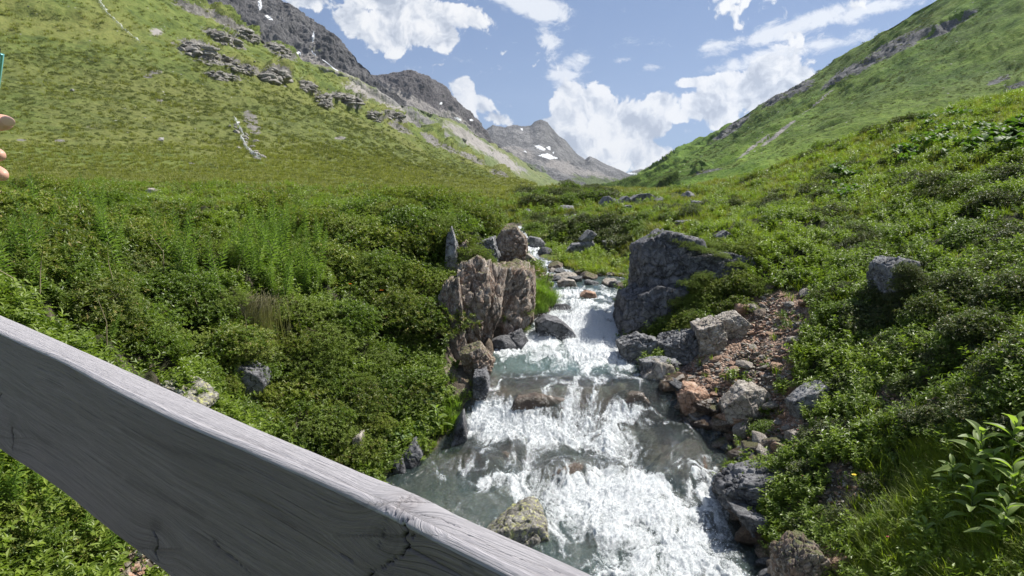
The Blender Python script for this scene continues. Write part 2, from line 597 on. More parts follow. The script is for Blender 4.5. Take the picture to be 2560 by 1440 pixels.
# ------------------------------------------------------------------ materials for ground, rock, plants
def grass_cols(n, v, s=1.0):
    """patchy alpine meadow green from world position"""
    a = n.noise(v, 0.35 * s, 5, 0.6)
    b = n.noise(v, 2.6 * s, 6, 0.65)
    c1 = n.ramp(b, [(0.28, (0.030, 0.050, 0.012)), (0.5, (0.075, 0.115, 0.020)), (0.72, (0.150, 0.185, 0.040))])
    c2 = n.ramp(b, [(0.28, (0.045, 0.060, 0.016)), (0.5, (0.120, 0.135, 0.035)), (0.72, (0.200, 0.190, 0.075))])
    return n.mix(n.ss(a, 0.42, 0.62), c1, c2)


def mat_ground():
    m, n = newmat('near_ground')
    v = n.pos()
    col = grass_cols(n, v)
    litter = n.ramp(n.noise(v, 12, 6, 0.7), [(0.35, (0.012, 0.014, 0.006)), (0.6, (0.045, 0.048, 0.018)), (0.8, (0.10, 0.085, 0.045))])
    yy = n.node('ShaderNodeSeparateXYZ', {0: v}).outputs[1]
    col = n.mix(n.ss(yy, 26, 14), col, litter)
    soil = n.ramp(n.noise(v, 9, 6, 0.7), [(0.3, (0.045, 0.034, 0.024)), (0.55, (0.13, 0.105, 0.08)), (0.8, (0.26, 0.225, 0.19))])
    col = n.mix(n.attr('soil'), col, soil)
    st = n.ramp(n.voro(v, 26, out=1), [(0.0, (0.22, 0.14, 0.10)), (0.5, (0.38, 0.25, 0.18)), (1.0, (0.44, 0.36, 0.30))])
    st = n.mix(n.ss(n.voro(v, 26, 'DISTANCE_TO_EDGE'), 0.0, 0.12), (0.09, 0.062, 0.045), st)
    col = n.mix(n.attr('scree'), col, st)
    bed = n.ramp(n.noise(v, 3.5, 7, 0.65), [(0.3, (0.040, 0.030, 0.020)), (0.5, (0.13, 0.095, 0.062)), (0.66, (0.24, 0.21, 0.165)), (0.8, (0.32, 0.31, 0.26))])
    wet = n.attr('wet')
    col = n.mix(wet, col, bed)
    h = n.m('ADD', n.noise(v, 18, 6, 0.7), n.m('MULTIPLY', n.voro(v, 26), n.attr('scree')))
    n.out(n.prin(col, n.m('MULTIPLY_ADD', wet, -0.55, 0.95), 0.3, n.bump(h, 0.9, 0.05)))
    return m


def mat_rock(name, dark, mid, light, lichen=(0.42, 0.42, 0.38), lich=0.5, rust=0.0, scale=1.0, moss=0.0, strata=(1, 1, 1), rot=(0, 0, 0)):
    m, n = newmat(name)
    v = n.coord('Object')
    inf = n.node('ShaderNodeObjectInfo').outputs['Random']
    off = n.node('ShaderNodeVectorMath', {0: v, 1: n.node('ShaderNodeCombineXYZ', {0: n.m('MULTIPLY', inf, 31), 1: n.m('MULTIPLY', inf, 57)}).outputs[0]}, operation='ADD').outputs[0]
    vv = n.map(off, scale=strata, rot=rot)
    a = n.noise(vv, 2.2 * scale, 8, 0.68, 0.6)
    fine = n.noise(vv, 22 * scale, 6, 0.7)
    base = n.ramp(n.m('MULTIPLY_ADD', n.m('SUBTRACT', fine, 0.5), 0.35, a), [(0.30, dark), (0.47, mid), (0.66, light)])
    if rust:
        rn = n.noise(off, 1.3 * scale, 5, 0.6)
        base = n.mix(n.m('MULTIPLY', n.ss(rn, 0.45, 0.62), rust), base, n.mix(fine, (0.13, 0.055, 0.028), (0.36, 0.20, 0.12)))
    ln = n.noise(off, 6.5 * scale, 7, 0.7, 0.5)
    base = n.mix(n.m('MULTIPLY', n.ss(ln, 0.52, 0.60), lich), base, lichen)
    ck = n.voro(n.node('ShaderNodeVectorMath', {0: vv, 1: n.node('ShaderNodeVectorMath', {0: n.noise(vv, 4 * scale, 4, 0.6, out=1), 'Scale': 0.35 / scale}, operation='SCALE').outputs[0]}, operation='ADD').outputs[0], 2.6 * scale, 'DISTANCE_TO_EDGE')
    crack = n.ss(ck, 0.0, 0.035)
    base = n.mix(n.m('MULTIPLY', n.m('SUBTRACT', 1, crack), 0.6), base, (0.02, 0.017, 0.014))
    if moss:
        up = n.node('ShaderNodeSeparateXYZ', {0: n.node('ShaderNodeNewGeometry').outputs['Normal']}).outputs[2]
        mm = n.ss(n.m('ADD', up, n.m('MULTIPLY', n.m('SUBTRACT', ln, 0.5), 1.6)), 0.72, 0.95)
        base = n.mix(n.m('MULTIPLY', mm, moss), base, n.mix(fine, (0.03, 0.045, 0.008), (0.12, 0.13, 0.03)))
    h = n.m('ADD', n.m('MULTIPLY', a, 1.2), n.m('MULTIPLY', fine, 0.35))
    h = n.m('ADD', h, n.m('MULTIPLY', crack, 0.5))
    n.out(n.prin(base, 0.85, 0.3, n.bump(h, 0.8, 0.10 / scale)))
    return m


def mat_wetrock():
    m, n = newmat('wet_brown_rock')
    v = n.coord('Object')
    a = n.noise(v, 4, 8, 0.7, 0.5)
    base = n.ramp(a, [(0.3, (0.015, 0.010, 0.007)), (0.5, (0.080, 0.052, 0.033)), (0.7, (0.20, 0.15, 0.105))])
    n.out(n.prin(base, 0.28, 0.6, n.bump(n.noise(v, 26, 6, 0.7), 0.9, 0.05)))
    return m


def leafmat(name, c_dark, c_light, c_tip=None, trans=0.35, rough=0.42, spec=0.45, tint=True):
    """leaf shader: colour varies by leaf island, by plant and by place"""
    m, n = newmat(name)
    isl = n.node('ShaderNodeNewGeometry').outputs['Random Per Island']
    ob = n.node('ShaderNodeObjectInfo').outputs['Random']
    t = n.attr('tint', 'INSTANCER') if tint else ob
    f = n.m('ADD', n.m('MULTIPLY', isl, 0.55), n.m('MULTIPLY', t, 0.55), clamp=True)
    col = n.mix(f, c_dark, c_light)
    if c_tip:
        col = n.mix(n.ss(isl, 0.90, 0.93), col, c_tip)
    back = n.node('ShaderNodeNewGeometry').outputs['Backfacing']
    col = n.mix(n.m('MULTIPLY', back, 0.25), col, (0.16, 0.20, 0.10))
    p = n.prin(col, rough, spec)
    tr = n.node('ShaderNodeBsdfTranslucent', {0: n.mix(1.0, col, (1.5, 1.7, 0.55), 'MULTIPLY')})
    n.out(n.ms(trans, p, tr.outputs[0]))
    return m


M_ground = mat_ground()
M_rock_grey = mat_rock('grey_gneiss', (0.045, 0.044, 0.045), (0.15, 0.15, 0.155), (0.30, 0.30, 0.30), lichen=(0.34, 0.35, 0.34), lich=0.4, scale=1.6)
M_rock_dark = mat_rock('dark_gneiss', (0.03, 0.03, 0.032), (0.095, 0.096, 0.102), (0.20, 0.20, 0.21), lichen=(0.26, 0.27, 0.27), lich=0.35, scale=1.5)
M_rock_warm = mat_rock('brown_gneiss', (0.036, 0.029, 0.024), (0.175, 0.140, 0.112), (0.39, 0.33, 0.275), lichen=(0.42, 0.41, 0.38), lich=0.5, rust=0.34, scale=2.4, strata=(1.3, 1.3, .75), moss=.8)
M_rock_rust = mat_rock('rusty_stone', (0.13, 0.072, 0.048), (0.36, 0.225, 0.155), (0.52, 0.38, 0.29), lichen=(0.38, 0.35, 0.31), lich=0.3, rust=0.5, scale=3)
M_rock_pale = mat_rock('pale_stone', (0.085, 0.076, 0.066), (0.28, 0.25, 0.22), (0.48, 0.45, 0.41), lichen=(0.44, 0.43, 0.30), lich=0.4, rust=0.12, scale=3)
M_rock_lich = mat_rock('lichened_stone', (0.05, 0.047, 0.042), (0.16, 0.15, 0.135), (0.36, 0.35, 0.31), lichen=(0.42, 0.42, 0.16), lich=0.75, scale=3)
M_wet = mat_wetrock()

M_rhodo = leafmat('rhododendron_leaf', (0.042, 0.070, 0.010), (0.225, 0.270, 0.042), (0.26, 0.22, 0.07), trans=0.28, rough=0.5, spec=0.35, tint=False)
M_rhodark = leafmat('dark_alpenrose_leaf', (0.022, 0.038, 0.010), (0.105, 0.135, 0.034), (0.24, 0.20, 0.09), trans=0.2, rough=0.45, spec=0.4, tint=False)
M_cover = leafmat('undergrowth_leaf', (0.062, 0.112, 0.014), (0.240, 0.310, 0.044), None, trans=0.38, rough=0.45)
M_grass = leafmat('grass_blade', (0.100, 0.150, 0.016), (0.270, 0.330, 0.045), (0.34, 0.30, 0.13), trans=0.42, rough=0.5, spec=0.3)
M_gmat = leafmat('juniper_leaf', (0.072, 0.115, 0.018), (0.220, 0.275, 0.048), None, trans=0.25, rough=0.5, spec=0.3, tint=False)
M_fire = leafmat('willowherb_leaf', (0.100, 0.170, 0.030), (0.220, 0.320, 0.075), None, trans=0.42, rough=0.5, spec=0.3, tint=False)
M_turf = leafmat('meadow_blade', (0.100, 0.115, 0.030), (0.230, 0.235, 0.065), (0.32, 0.28, 0.13), trans=0.3, rough=0.6, spec=0.2)
M_verat = leafmat('hellebore_leaf', (0.140, 0.210, 0.050), (0.270, 0.350, 0.105), None, trans=0.45, rough=0.5, spec=0.3, tint=False)
M_broad = leafmat('broad_leaf', (0.045, 0.095, 0.020), (0.110, 0.185, 0.045), None, trans=0.35, rough=0.55, spec=0.25, tint=False)
M_dry = leafmat('dry_grass', (0.17, 0.14, 0.085), (0.42, 0.36, 0.24), None, trans=0.3, rough=0.7, spec=0.2, tint=False)


def plainmat(name, col, rough=0.7, spec=0.3, **kw):
    m, n = newmat(name)
    n.out(n.prin(col, rough, spec, **kw))
    return m


M_twig = plainmat('brown_twig', (0.085, 0.058, 0.04), 0.85)
M_stalk = plainmat('green_stalk', (0.09, 0.13, 0.035), 0.6)
M_orange = plainmat('orange_petal', (0.75, 0.25, 0.02), 0.6)
M_pink = plainmat('pink_petal', (0.55, 0.10, 0.13), 0.6)
M_white = plainmat('white_petal', (0.7, 0.72, 0.6), 0.6)
M_yellow = plainmat('yellow_petal', (0.72, 0.55, 0.04), 0.6)

# ------------------------------------------------------------------ near ground mesh
NA, NB = 620, 620
ga = np.linspace(-1.45, 1.45, NA)
gb = np.exp(np.linspace(math.log(1.9), math.log(140), NB))
GA, GB = np.meshgrid(ga, gb)
gx, gy = (GA * GB).ravel(), GB.ravel()
gz, gd = land(gx, gy)
gpx, gpy = proj(gx, gy, gz)
pn = np.stack([gx, gy, 0 * gx], -1)
nz1 = fbm(pn * 1.3 + 9, 4)
jx, jy = gpx + nz1 * 70, gpy + fbm(pn * 1.7 + 31, 3) * 45

POLY_SCREE = [(1670, 960), (1740, 880), (1860, 800), (1890, 730), (2030, 730), (2010, 860), (1995, 960), (2030, 1010), (2020, 1150), (1900, 1160), (1780, 1100), (1680, 1030)]
POLY_CLIFF = [(1115, 590), (1150, 600), (1210, 640), (1250, 570), (1330, 560), (1335, 700), (1328, 860), (1240, 910), (1210, 1040), (1150, 1060), (1105, 960), (1100, 800)]
POLY_DIRT = [[(2170, 980), (2260, 930), (2380, 900), (2420, 960), (2330, 1010), (2210, 1050)], [(1960, 1080), (2060, 1040), (2140, 1060), (2060, 1130), (1980, 1120)], [(2300, 620), (2520, 600), (2560, 650), (2380, 680)],
             [(2000, 1180), (2130, 1150), (2200, 1200), (2100, 1300), (2020, 1260)], [(300, 1360), (480, 1400), (500, 1500), (300, 1500)], [(1280, 455), (1350, 470), (1340, 485), (1290, 475)]]


def masks(x, y, z, d, jx_, jy_):
    scree = inpoly(jx_, jy_, POLY_SCREE).astype(float)
    soil = np.zeros(len(x))
    for q in POLY_DIRT:
        soil = np.maximum(soil, inpoly(jx_, jy_, q) * 0.9)
    nb2 = fbm(np.stack([x, y, 0 * x], -1) * 2.1 + 55, 3)
    soil = np.maximum(soil, sstep(.12, .30, nb2) * (x > 1.5) * (y < 11.5) * .85 * (1 - inpoly(jx_, jy_, [(2200, 1120), (2700, 1000), (2700, 1600), (2100, 1500)])))
    soil = np.maximum(soil, inpoly(jx_, jy_, POLY_CLIFF) * (x < 1.3) * (y < 17) * .95)
    wet = 1 - sstep(0.02, 0.16, d)
    return scree, soil, wet


scree, soil, wet = masks(gx, gy, gz, gd, jx, jy)
# steep banks are bare earth
dzx = np.gradient(gz.reshape(NB, NA), axis=1).ravel() / np.gradient(gx.reshape(NB, NA), axis=1).ravel()
steep = sstep(1.5, 3.0, np.abs(dzx)) * (gy < 30)
soil = np.maximum(soil, steep * 0.8)
ground = link('ground', mesh('ground', np.stack([gx, gy, gz], -1), gridfaces(NA, NB), [M_ground], attrs={'scree': scree, 'soil': soil, 'wet': wet}))
tag(ground, kind='structure')

# ------------------------------------------------------------------ hills and mountains: surfaces swept between measured curves
def curve_at(c, px):
    c = np.array(c, float)
    return np.interp(px, c[:, 0], c[:, 1]), np.exp(np.interp(px, c[:, 0], np.log(c[:, 2])))


def sweep(name, curves, px0, px1, nu, nv, noise, mats, attr_fn=None, back=0.35, vexp=1.0, ridge_u=None):
    """curves bottom to top, each [(px, py, depth)]; a back slope closes the form behind the ridge"""
    px = np.linspace(px0, px1, nu)
    pts = []
    for c in curves:
        py, d = curve_at(c, px)
        pts.append(P(px, py, d))
    pts = np.array(pts)                                    # K, nu, 3
    K = len(curves)
    tt = np.linspace(0, K - 1, nv)
    # smooth interpolation (Catmull-Rom) up the slope
    i = np.clip(np.floor(tt).astype(int), 0, K - 2)
    f = (tt - i)[:, None, None]
    p0, p1, p2, p3 = pts[np.maximum(i - 1, 0)], pts[i], pts[i + 1], pts[np.minimum(i + 2, K - 1)]
    V = p1 * (1 - f) + p2 * f
    V = V + 0.35 * (0.5 * (2 * p1 + (p2 - p0) * f + (2 * p0 - 5 * p1 + 4 * p2 - p3) * f ** 2 + (-p0 + 3 * p1 - 3 * p2 + p3) * f ** 3) - V)
    nb = 14
    top = V[-1]
    D = np.linalg.norm(top, axis=1)[:, None]
    out = top[:, :2] / np.linalg.norm(top[:, :2], axis=1)[:, None]
    bk = []
    for k in range(1, nb + 1):
        s = (k / nb) ** 1.5 * back
        q = top.copy()
        q[:, :2] += out * D * s
        q[:, 2] -= (D * s * 0.8)[:, 0]
        bk.append(q)
    V = np.concatenate([V, np.array(bk)], 0)
    nvv = nv + nb
    flat = V.reshape(-1, 3)
    vv = np.repeat(np.concatenate([np.linspace(0, 1, nv), np.ones(nb)]), nu)
    dist = flat[:, 1]
    # normal
    du = np.gradient(V, axis=1)
    dv_ = np.gradient(V, axis=0)
    N = np.cross(du, dv_).reshape(-1, 3)
    N /= np.maximum(np.linalg.norm(N, axis=1), 1e-9)[:, None]
    flat = flat + N * noise(flat, vv, dist)[:, None]
    qx, qy = proj(flat[:, 0], flat[:, 1], flat[:, 2])
    at = attr_fn(flat, qx, qy, vv) if attr_fn else {}
    o = link(name, mesh(name, flat, gridfaces(nu, nvv), mats, attrs=at))
    return o, flat.reshape(nvv, nu, 3), N.reshape(nvv, nu, 3)


def mat_hill(name, near_scale, greens, heath, rockc, yellow=0.5, haz=0.0):
    """meadow slope: streaky heath, pale tufts, scattered stones, outcrops from attributes"""
    m, n = newmat(name)
    v = n.pos()
    s = near_scale
    big = n.noise(v, 0.012 * s, 5, 0.6)
    mid = n.noise(v, 0.07 * s, 6, 0.65)
    fine = n.noise(v, 0.6 * s, 6, 0.7)
    col = n.ramp(n.m('MULTIPLY_ADD', n.m('SUBTRACT', fine, 0.5), 0.8, mid), [(0.30, greens[0]), (0.5, greens[1]), (0.72, greens[2])])
    yel = n.ramp(fine, [(0.3, greens[1]), (0.6, (greens[2][0] * 1.25, greens[2][1] * 1.02, greens[2][2] * 1.15))])
    col = n.mix(n.m('MULTIPLY', n.ss(big, 0.45, 0.62), yellow), col, yel)
    # heath patches drawn out along the contours
    hv = n.map(v, scale=(0.5, 0.5, 1.5))
    hn = n.noise(hv, 0.40 * s, 8, 0.78)
    hm = n.m('ADD', hn, n.m('MULTIPLY', n.m('SUBTRACT', n.attr('heath'), 0.5), 0.24))
    hmask = n.ss(n.m('MULTIPLY_ADD', n.m('SUBTRACT', fine, 0.5), 0.5, hm), 0.42, 0.64)
    hc = n.mix(n.ss(fine, 0.4, 0.65), heath, tuple(c * 1.9 for c in heath))
    col = n.mix(n.m('MULTIPLY', hmask, 0.60), col, hc)
    # little pale stones
    vo = n.node('ShaderNodeTexVoronoi', {'Vector': v, 'Scale': 0.28 * s})
    sm = n.m('MULTIPLY', n.ss(vo.outputs[0], 0.16, 0.10), n.ss(n.node('ShaderNodeSeparateXYZ', {0: vo.outputs[1]}).outputs[0], 0.80, 0.84))
    col = n.mix(n.m('MULTIPLY', sm, 0.8), col, (0.30, 0.29, 0.27))
    # rock and scree
    rk = n.ramp(n.noise(v, 0.5 * s, 8, 0.75), [(0.3, rockc[0]), (0.5, rockc[1]), (0.7, rockc[2])])
    rn = n.noise(v, 0.16 * s, 6, 0.7)
    rm = n.ss(n.m('ADD', n.attr('rock'), n.m('MULTIPLY', n.m('SUBTRACT', rn, 0.5), 1.5)), 0.48, 0.62)
    col = n.mix(rm, col, rk)
    sc = n.mix(fine, (0.20, 0.185, 0.17), (0.36, 0.34, 0.32))
    scm = n.ss(n.m('ADD', n.attr('scree'), n.m('MULTIPLY', n.m('SUBTRACT', rn, 0.5), 1.2)), 0.45, 0.65)
    col = n.mix(scm, col, sc)
    h = n.m('ADD', n.m('MULTIPLY', mid, 0.8), n.m('ADD', n.m('MULTIPLY', hmask, 0.05), n.m('MULTIPLY', fine, 0.45)))
    n.out(n.prin(col, 0.9, 0.15, n.bump(h, 0.9, 2.0 / s)))
    return m


def mat_mountain(name, rk, gr, scale):
    m, n = newmat(name)
    v = n.pos()
    a = n.noise(n.map(v, scale=(1, 1, .55)), 0.010 * scale, 9, 0.7, 0.4)
    fine = n.noise(v, 0.08 * scale, 6, 0.75)
    col = n.ramp(n.m('MULTIPLY_ADD', n.m('SUBTRACT', fine, 0.5), 0.5, a), [(0.3, rk[0]), (0.5, rk[1]), (0.7, rk[2])])
    sc = n.mix(fine, (0.21, 0.195, 0.18), (0.33, 0.31, 0.29))
    scm = n.ss(n.m('ADD', n.attr('scree'), n.m('MULTIPLY', n.m('SUBTRACT', a, 0.5), 1.2)), 0.45, 0.6)
    col = n.mix(scm, col, sc)
    g = n.mix(fine, gr[0], gr[1])
    gm = n.ss(n.m('ADD', n.attr('green'), n.m('MULTIPLY', n.m('SUBTRACT', a, 0.5), 1.9)), 0.45, 0.62)
    col = n.mix(gm, col, g)
    col = n.mix(n.ss(n.m('ADD', n.attr('snow'), n.m('MULTIPLY', n.m('SUBTRACT', fine, 0.5), 0.5)), 0.55, 0.6), col, (0.85, 0.87, 0.9))
    h = n.m('ADD', a, n.m('MULTIPLY', fine, 0.25))
    n.out(n.prin(col, 0.9, 0.15, n.bump(h, 1.0, 40.0 / scale)))
    return m


def blob(qx, qy, lst):
    """soft ellipses in photo space -> 0..1"""
    r = np.zeros(len(qx))
    for (cx, cy, rx, ry, an) in lst:
        c, s = math.cos(R(an)), math.sin(R(an))
        u = ((qx - cx) * c + (qy - cy) * s) / rx
        v = (-(qx - cx) * s + (qy - cy) * c) / ry
        r = np.maximum(r, 1 - np.sqrt(u * u + v * v) * 0.5)
    return np.clip(r, 0, 1)


G_L = ((0.052, 0.078, 0.020), (0.104, 0.138, 0.030), (0.168, 0.196, 0.055))
M_lhill = mat_hill('left_slope', 1.0, G_L, (0.075, 0.082, 0.026), ((0.07, 0.066, 0.058), (0.17, 0.16, 0.145), (0.32, 0.31, 0.29)), 0.6)
G_R = ((0.040, 0.084, 0.013), (0.095, 0.170, 0.022), (0.170, 0.250, 0.040))
M_rhill = mat_hill('right_slope', 0.8, G_R, (0.050, 0.068, 0.022), ((0.055, 0.055, 0.055), (0.13, 0.13, 0.13), (0.24, 0.24, 0.24)), 0.45)
M_spur = mat_hill('far_spur', 0.5, ((0.07, 0.10, 0.04), (0.13, 0.165, 0.06), (0.18, 0.20, 0.09)), (0.07, 0.08, 0.04), ((0.10, 0.10, 0.095), (0.19, 0.185, 0.175), (0.30, 0.29, 0.28)), 0.4)
RK = ((0.035, 0.035, 0.037), (0.105, 0.103, 0.105), (0.205, 0.20, 0.20))
M_m1 = mat_mountain('dark_rock_mountain', RK, ((0.06, 0.08, 0.03), (0.12, 0.14, 0.05)), 1.6)
M_m2 = mat_mountain('brown_rock_mountain', ((0.045, 0.042, 0.043), (0.11, 0.102, 0.103), (0.19, 0.18, 0.18)), ((0.06, 0.08, 0.03), (0.12, 0.14, 0.05)), 1.1)
M_pk = mat_mountain('far_peak', ((0.06, 0.06, 0.062), (0.15, 0.148, 0.145), (0.27, 0.265, 0.26)), ((0.07, 0.10, 0.035), (0.13, 0.16, 0.05)), 0.7)

# left hillside
LH = [
    [(-900, 520, 60), (0, 500, 70), (500, 500, 80), (900, 500, 100), (1200, 500, 150), (1340, 492, 300)],
    [(-900, 420, 100), (0, 418, 118), (400, 425, 130), (700, 438, 150), (900, 455, 190), (1100, 468, 280), (1340, 476, 480)],
    [(-900, 300, 170), (0, 330, 180), (300, 340, 200), (600, 365, 240), (900, 410, 310), (1100, 445, 420), (1340, 474, 600)],
    [(-900, 120, 260), (0, 200, 270), (300, 230, 300), (600, 270, 350), (800, 310, 400), (1000, 375, 490), (1150, 425, 600), (1340, 472, 800)],
    [(-900, -150, 360), (0, 20, 370), (300, 90, 400), (500, 130, 430), (700, 195, 480), (900, 285, 600), (1100, 385, 760), (1340, 471, 950)],
    [(-900, -520, 470), (0, -300, 480), (250, -150, 500), (400, -40, 520), (480, 10, 530), (560, 45, 550), (640, 85, 580), (700, 118, 600), (750, 148, 620), (850, 205, 680), (920, 245, 740), (1000, 300, 830), (1100, 352, 930), (1200, 405, 1050), (1260, 440, 1100), (1340, 470, 1150)]]
ROCK_L = [(490, 120, 52, 20, 8), (560, 95, 55, 14, 22), (545, 150, 60, 12, 5), (690, 185, 40, 22, 5), (610, 170, 40, 14, 15), (555, 190, 45, 10, 8), (700, 125, 45, 14, 25), (620, 85, 40, 14, 30), (770, 215, 26, 14, 30), (810, 250, 28, 14, 40), (870, 245, 45, 12, 12),
          (940, 290, 22, 12, 20), (990, 290, 30, 12, 20), (1000, 320, 30, 8, 25), (880, 262, 25, 7, 20), (1080, 350, 30, 10, 35), (1180, 395, 35, 8, 25), (1250, 435, 25, 9, 25), (1120, 370, 24, 7, 30), (480, 20, 50, 12, 22), (560, 50, 50, 12, 30), (630, 305, 16, 30, -25), (400, 250, 10, 6, 0),
          (150, 352, 16, 4, 0), (55, 350, 14, 3, 0), (230, 318, 12, 4, 0), (390, 180, 16, 5, 0), (370, 190, 12, 5, 0), (850, 345, 14, 4, 0), (480, 408, 10, 3, 0)]
HEATH_L = [(250, 210, 300, 70, 8), (500, 260, 260, 60, 12), (750, 330, 260, 70, 18), (1000, 400, 240, 50, 20), (300, 290, 240, 50, 6), (100, 180, 160, 50, 8), (700, 260, 120, 30, 15), (560, 190, 90, 40, 10), (620, 350, 200, 30, 5), (1150, 430, 120, 20, 20), (900, 330, 120, 30, 20)]
SCREE_L = [(390, 80, 22, 14, 10), (900, 225, 60, 25, 25), (980, 260, 60, 14, 20)]


def lh_noise(p, v, d):
    taper = np.minimum(1, v * 5)
    rows = np.clip(d / 300, 0.3, 2.5)
    qx, qy = proj(p[:, 0], p[:, 1], p[:, 2])
    rk = blob(qx, qy, [q for q in ROCK_L if q[2] > 20])
    n = fbm(p / 60, 5) * 7 * rows + fbm(p / 9, 4) * 1.3 * rows
    n += sstep(0.45, 0.7, rk) * (4.0 + 8 * ridged(p / 12, 4)) * np.clip(d / 450, .1, 1.5)
    n += sstep(0.9, 1, v) * ridged(p / 22, 4) * 5
    return n * taper


def lh_attr(p, qx, qy, v):
    rk = blob(qx, qy, ROCK_L)
    he = blob(qx, qy, HEATH_L)
    s = blob(qx, qy, SCREE_L)
    return {'rock': np.where(rk > .35, rk, 0) * 1.15, 'heath': he * 1.15, 'scree': np.where(s > .3, s, 0) * .8}


lh, LHV, LHN = sweep('left_hillside', LH, -900, 1340, 640, 330, lh_noise, [M_lhill], lh_attr)
tag(lh, kind='structure')

# right hillside
RH = [
    [(1500, 500, 900), (1600, 500, 400), (1700, 500, 260), (1900, 510, 150), (2200, 520, 110), (2600, 520, 80), (3500, 520, 60)],
    [(1500, 477, 1100), (1600, 472, 600), (1700, 462, 330), (1900, 445, 220), (2200, 440, 160), (2600, 440, 130), (3500, 440, 100)],
    [(1500, 474, 1350), (1600, 458, 750), (1700, 435, 500), (1900, 390, 330), (2200, 350, 250), (2600, 320, 210), (3500, 250, 180)],
    [(1500, 472, 1500), (1600, 447, 1000), (1700, 405, 750), (1900, 325, 520), (2200, 235, 400), (2600, 150, 330), (3500, -50, 280)],
    [(1500, 490, 1800), (1560, 469, 1600), (1600, 441, 1400), (1650, 411, 1250), (1700, 373, 1120), (1800, 326, 930), (1900, 262, 800), (2000, 207, 720), (2080, 160, 670), (2125, 127, 640), (2180, 97, 610), (2250, 50, 580), (2330, 2, 550), (2480, -90, 520), (2700, -210, 480), (3500, -560, 420)]]
ROCK_R = [(2030, 180, 45, 10, -38), (1950, 235, 60, 14, -35), (2000, 222, 40, 12, -30), (2250, 110, 100, 18, -28), (2180, 150, 90, 14, -32), (2380, 60, 80, 12, -30), (1830, 320, 60, 10, -35), (2500, 200, 30, 8, -20), (2100, 190, 60, 10, -35), (1760, 430, 40, 4, -12), (2540, 215, 30, 10, -20)]
HEATH_R = [(2050, 200, 200, 30, -33), (2200, 230, 260, 40, -25), (1900, 300, 200, 30, -32), (2450, 200, 200, 40, -15), (2400, 90, 150, 30, -30), (1800, 370, 150, 20, -30), (2300, 60, 90, 20, -35), (1750, 432, 100, 8, -12), (2250, 110, 100, 20, -30)]
SCREE_R = [(2030, 172, 40, 7, -42), (1950, 330, 60, 5, -38), (1880, 370, 50, 4, -38), (2050, 250, 50, 4, -38)]


def rh_noise(p, v, d):
    taper = np.minimum(1, v * 4)
    qx, qy = proj(p[:, 0], p[:, 1], p[:, 2])
    # gullies run down the slope
    g = np.stack([p[:, 1] / 38 + fbm(p / 90, 3) * 1.2, p[:, 2] / 160, p[:, 0] / 500], -1)
    n = fbm(g, 4) * 13 + fbm(p / 14, 4) * 3.0
    n += sstep(0.5, 0.75, blob(qx, qy, ROCK_R)) * ridged(p / 14, 4) * 7
    return n * taper * np.clip(d / 450, .25, 1.8) * (1 - .5 * sstep(.85, 1, v))


def rh_attr(p, qx, qy, v):
    rk, he, s = blob(qx, qy, ROCK_R), blob(qx, qy, HEATH_R), blob(qx, qy, SCREE_R)
    return {'rock': np.where(rk > .35, rk, 0) * 1.05, 'heath': he * 1.0, 'scree': np.where(s > .3, s, 0)}


rh, RHV, RHN = sweep('right_hillside', RH, 1500, 3500, 560, 300, rh_noise, [M_rhill], rh_attr)
tag(rh, kind='structure')

# green and grey spur behind the left hillside
SPUR = [
    [(650, 560, 900), (1440, 520, 900)],
    [(650, 420, 1000), (1200, 470, 1200), (1440, 476, 1900)],
    [(650, 150, 1000), (800, 165, 1050), (850, 182, 1080), (900, 203, 1100), (940, 222, 1150), (1000, 262, 1200), (1060, 276, 1280), (1100, 290, 1350), (1150, 308, 1450), (1200, 345, 1550), (1230, 358, 1620), (1270, 382, 1750), (1300, 400, 1850), (1340, 425, 1950), (1380, 446, 2000), (1420, 468, 2050), (1440, 480, 2100)]]


def sp_noise(p, v, d):
    return (ridged(p / 90, 4) * 12 + fbm(p / 25, 4) * 7) * np.minimum(1, v * 3)


def sp_attr(p, qx, qy, v):
    rk = blob(qx, qy, [(980, 250, 70, 18, 28), (1060, 300, 120, 14, 30), (1230, 385, 50, 12, 30), (1300, 420, 40, 8, 30)])
    sc = blob(qx, qy, [(900, 225, 90, 22, 28), (1000, 285, 80, 14, 30), (1180, 350, 90, 16, 32), (1260, 400, 60, 14, 35), (1150, 330, 60, 8, 30)])
    return {'rock': rk * 0.8, 'scree': np.where(sc > .3, sc, 0) * .95, 'heath': np.full(len(qx), .35)}


spur, SPV, SPN = sweep('valley_spur', SPUR, 650, 1440, 360, 150, sp_noise, [M_spur], sp_attr)
tag(spur, kind='structure')

# rock mountains
M1 = [
    [(100, 480, 1150), (1010, 480, 1250)],
    [(100, 200, 1350), (500, 180, 1380), (740, 230, 1380), (1010, 290, 1450)],
    [(100, -60, 1500), (500, -20, 1500), (700, 105, 1500), (850, 185, 1520), (1010, 270, 1560)],
    [(100, -520, 1800), (300, -330, 1750), (500, -160, 1700), (600, -70, 1680), (660, -30, 1670), (700, 2, 1660), (735, 18, 1650), (775, 47, 1640), (800, 62, 1630), (815, 74, 1625), (835, 92, 1620), (850, 100, 1615), (870, 128, 1610), (885, 138, 1605), (905, 160, 1600), (925, 178, 1600), (945, 205, 1600), (1010, 262, 1600)]]


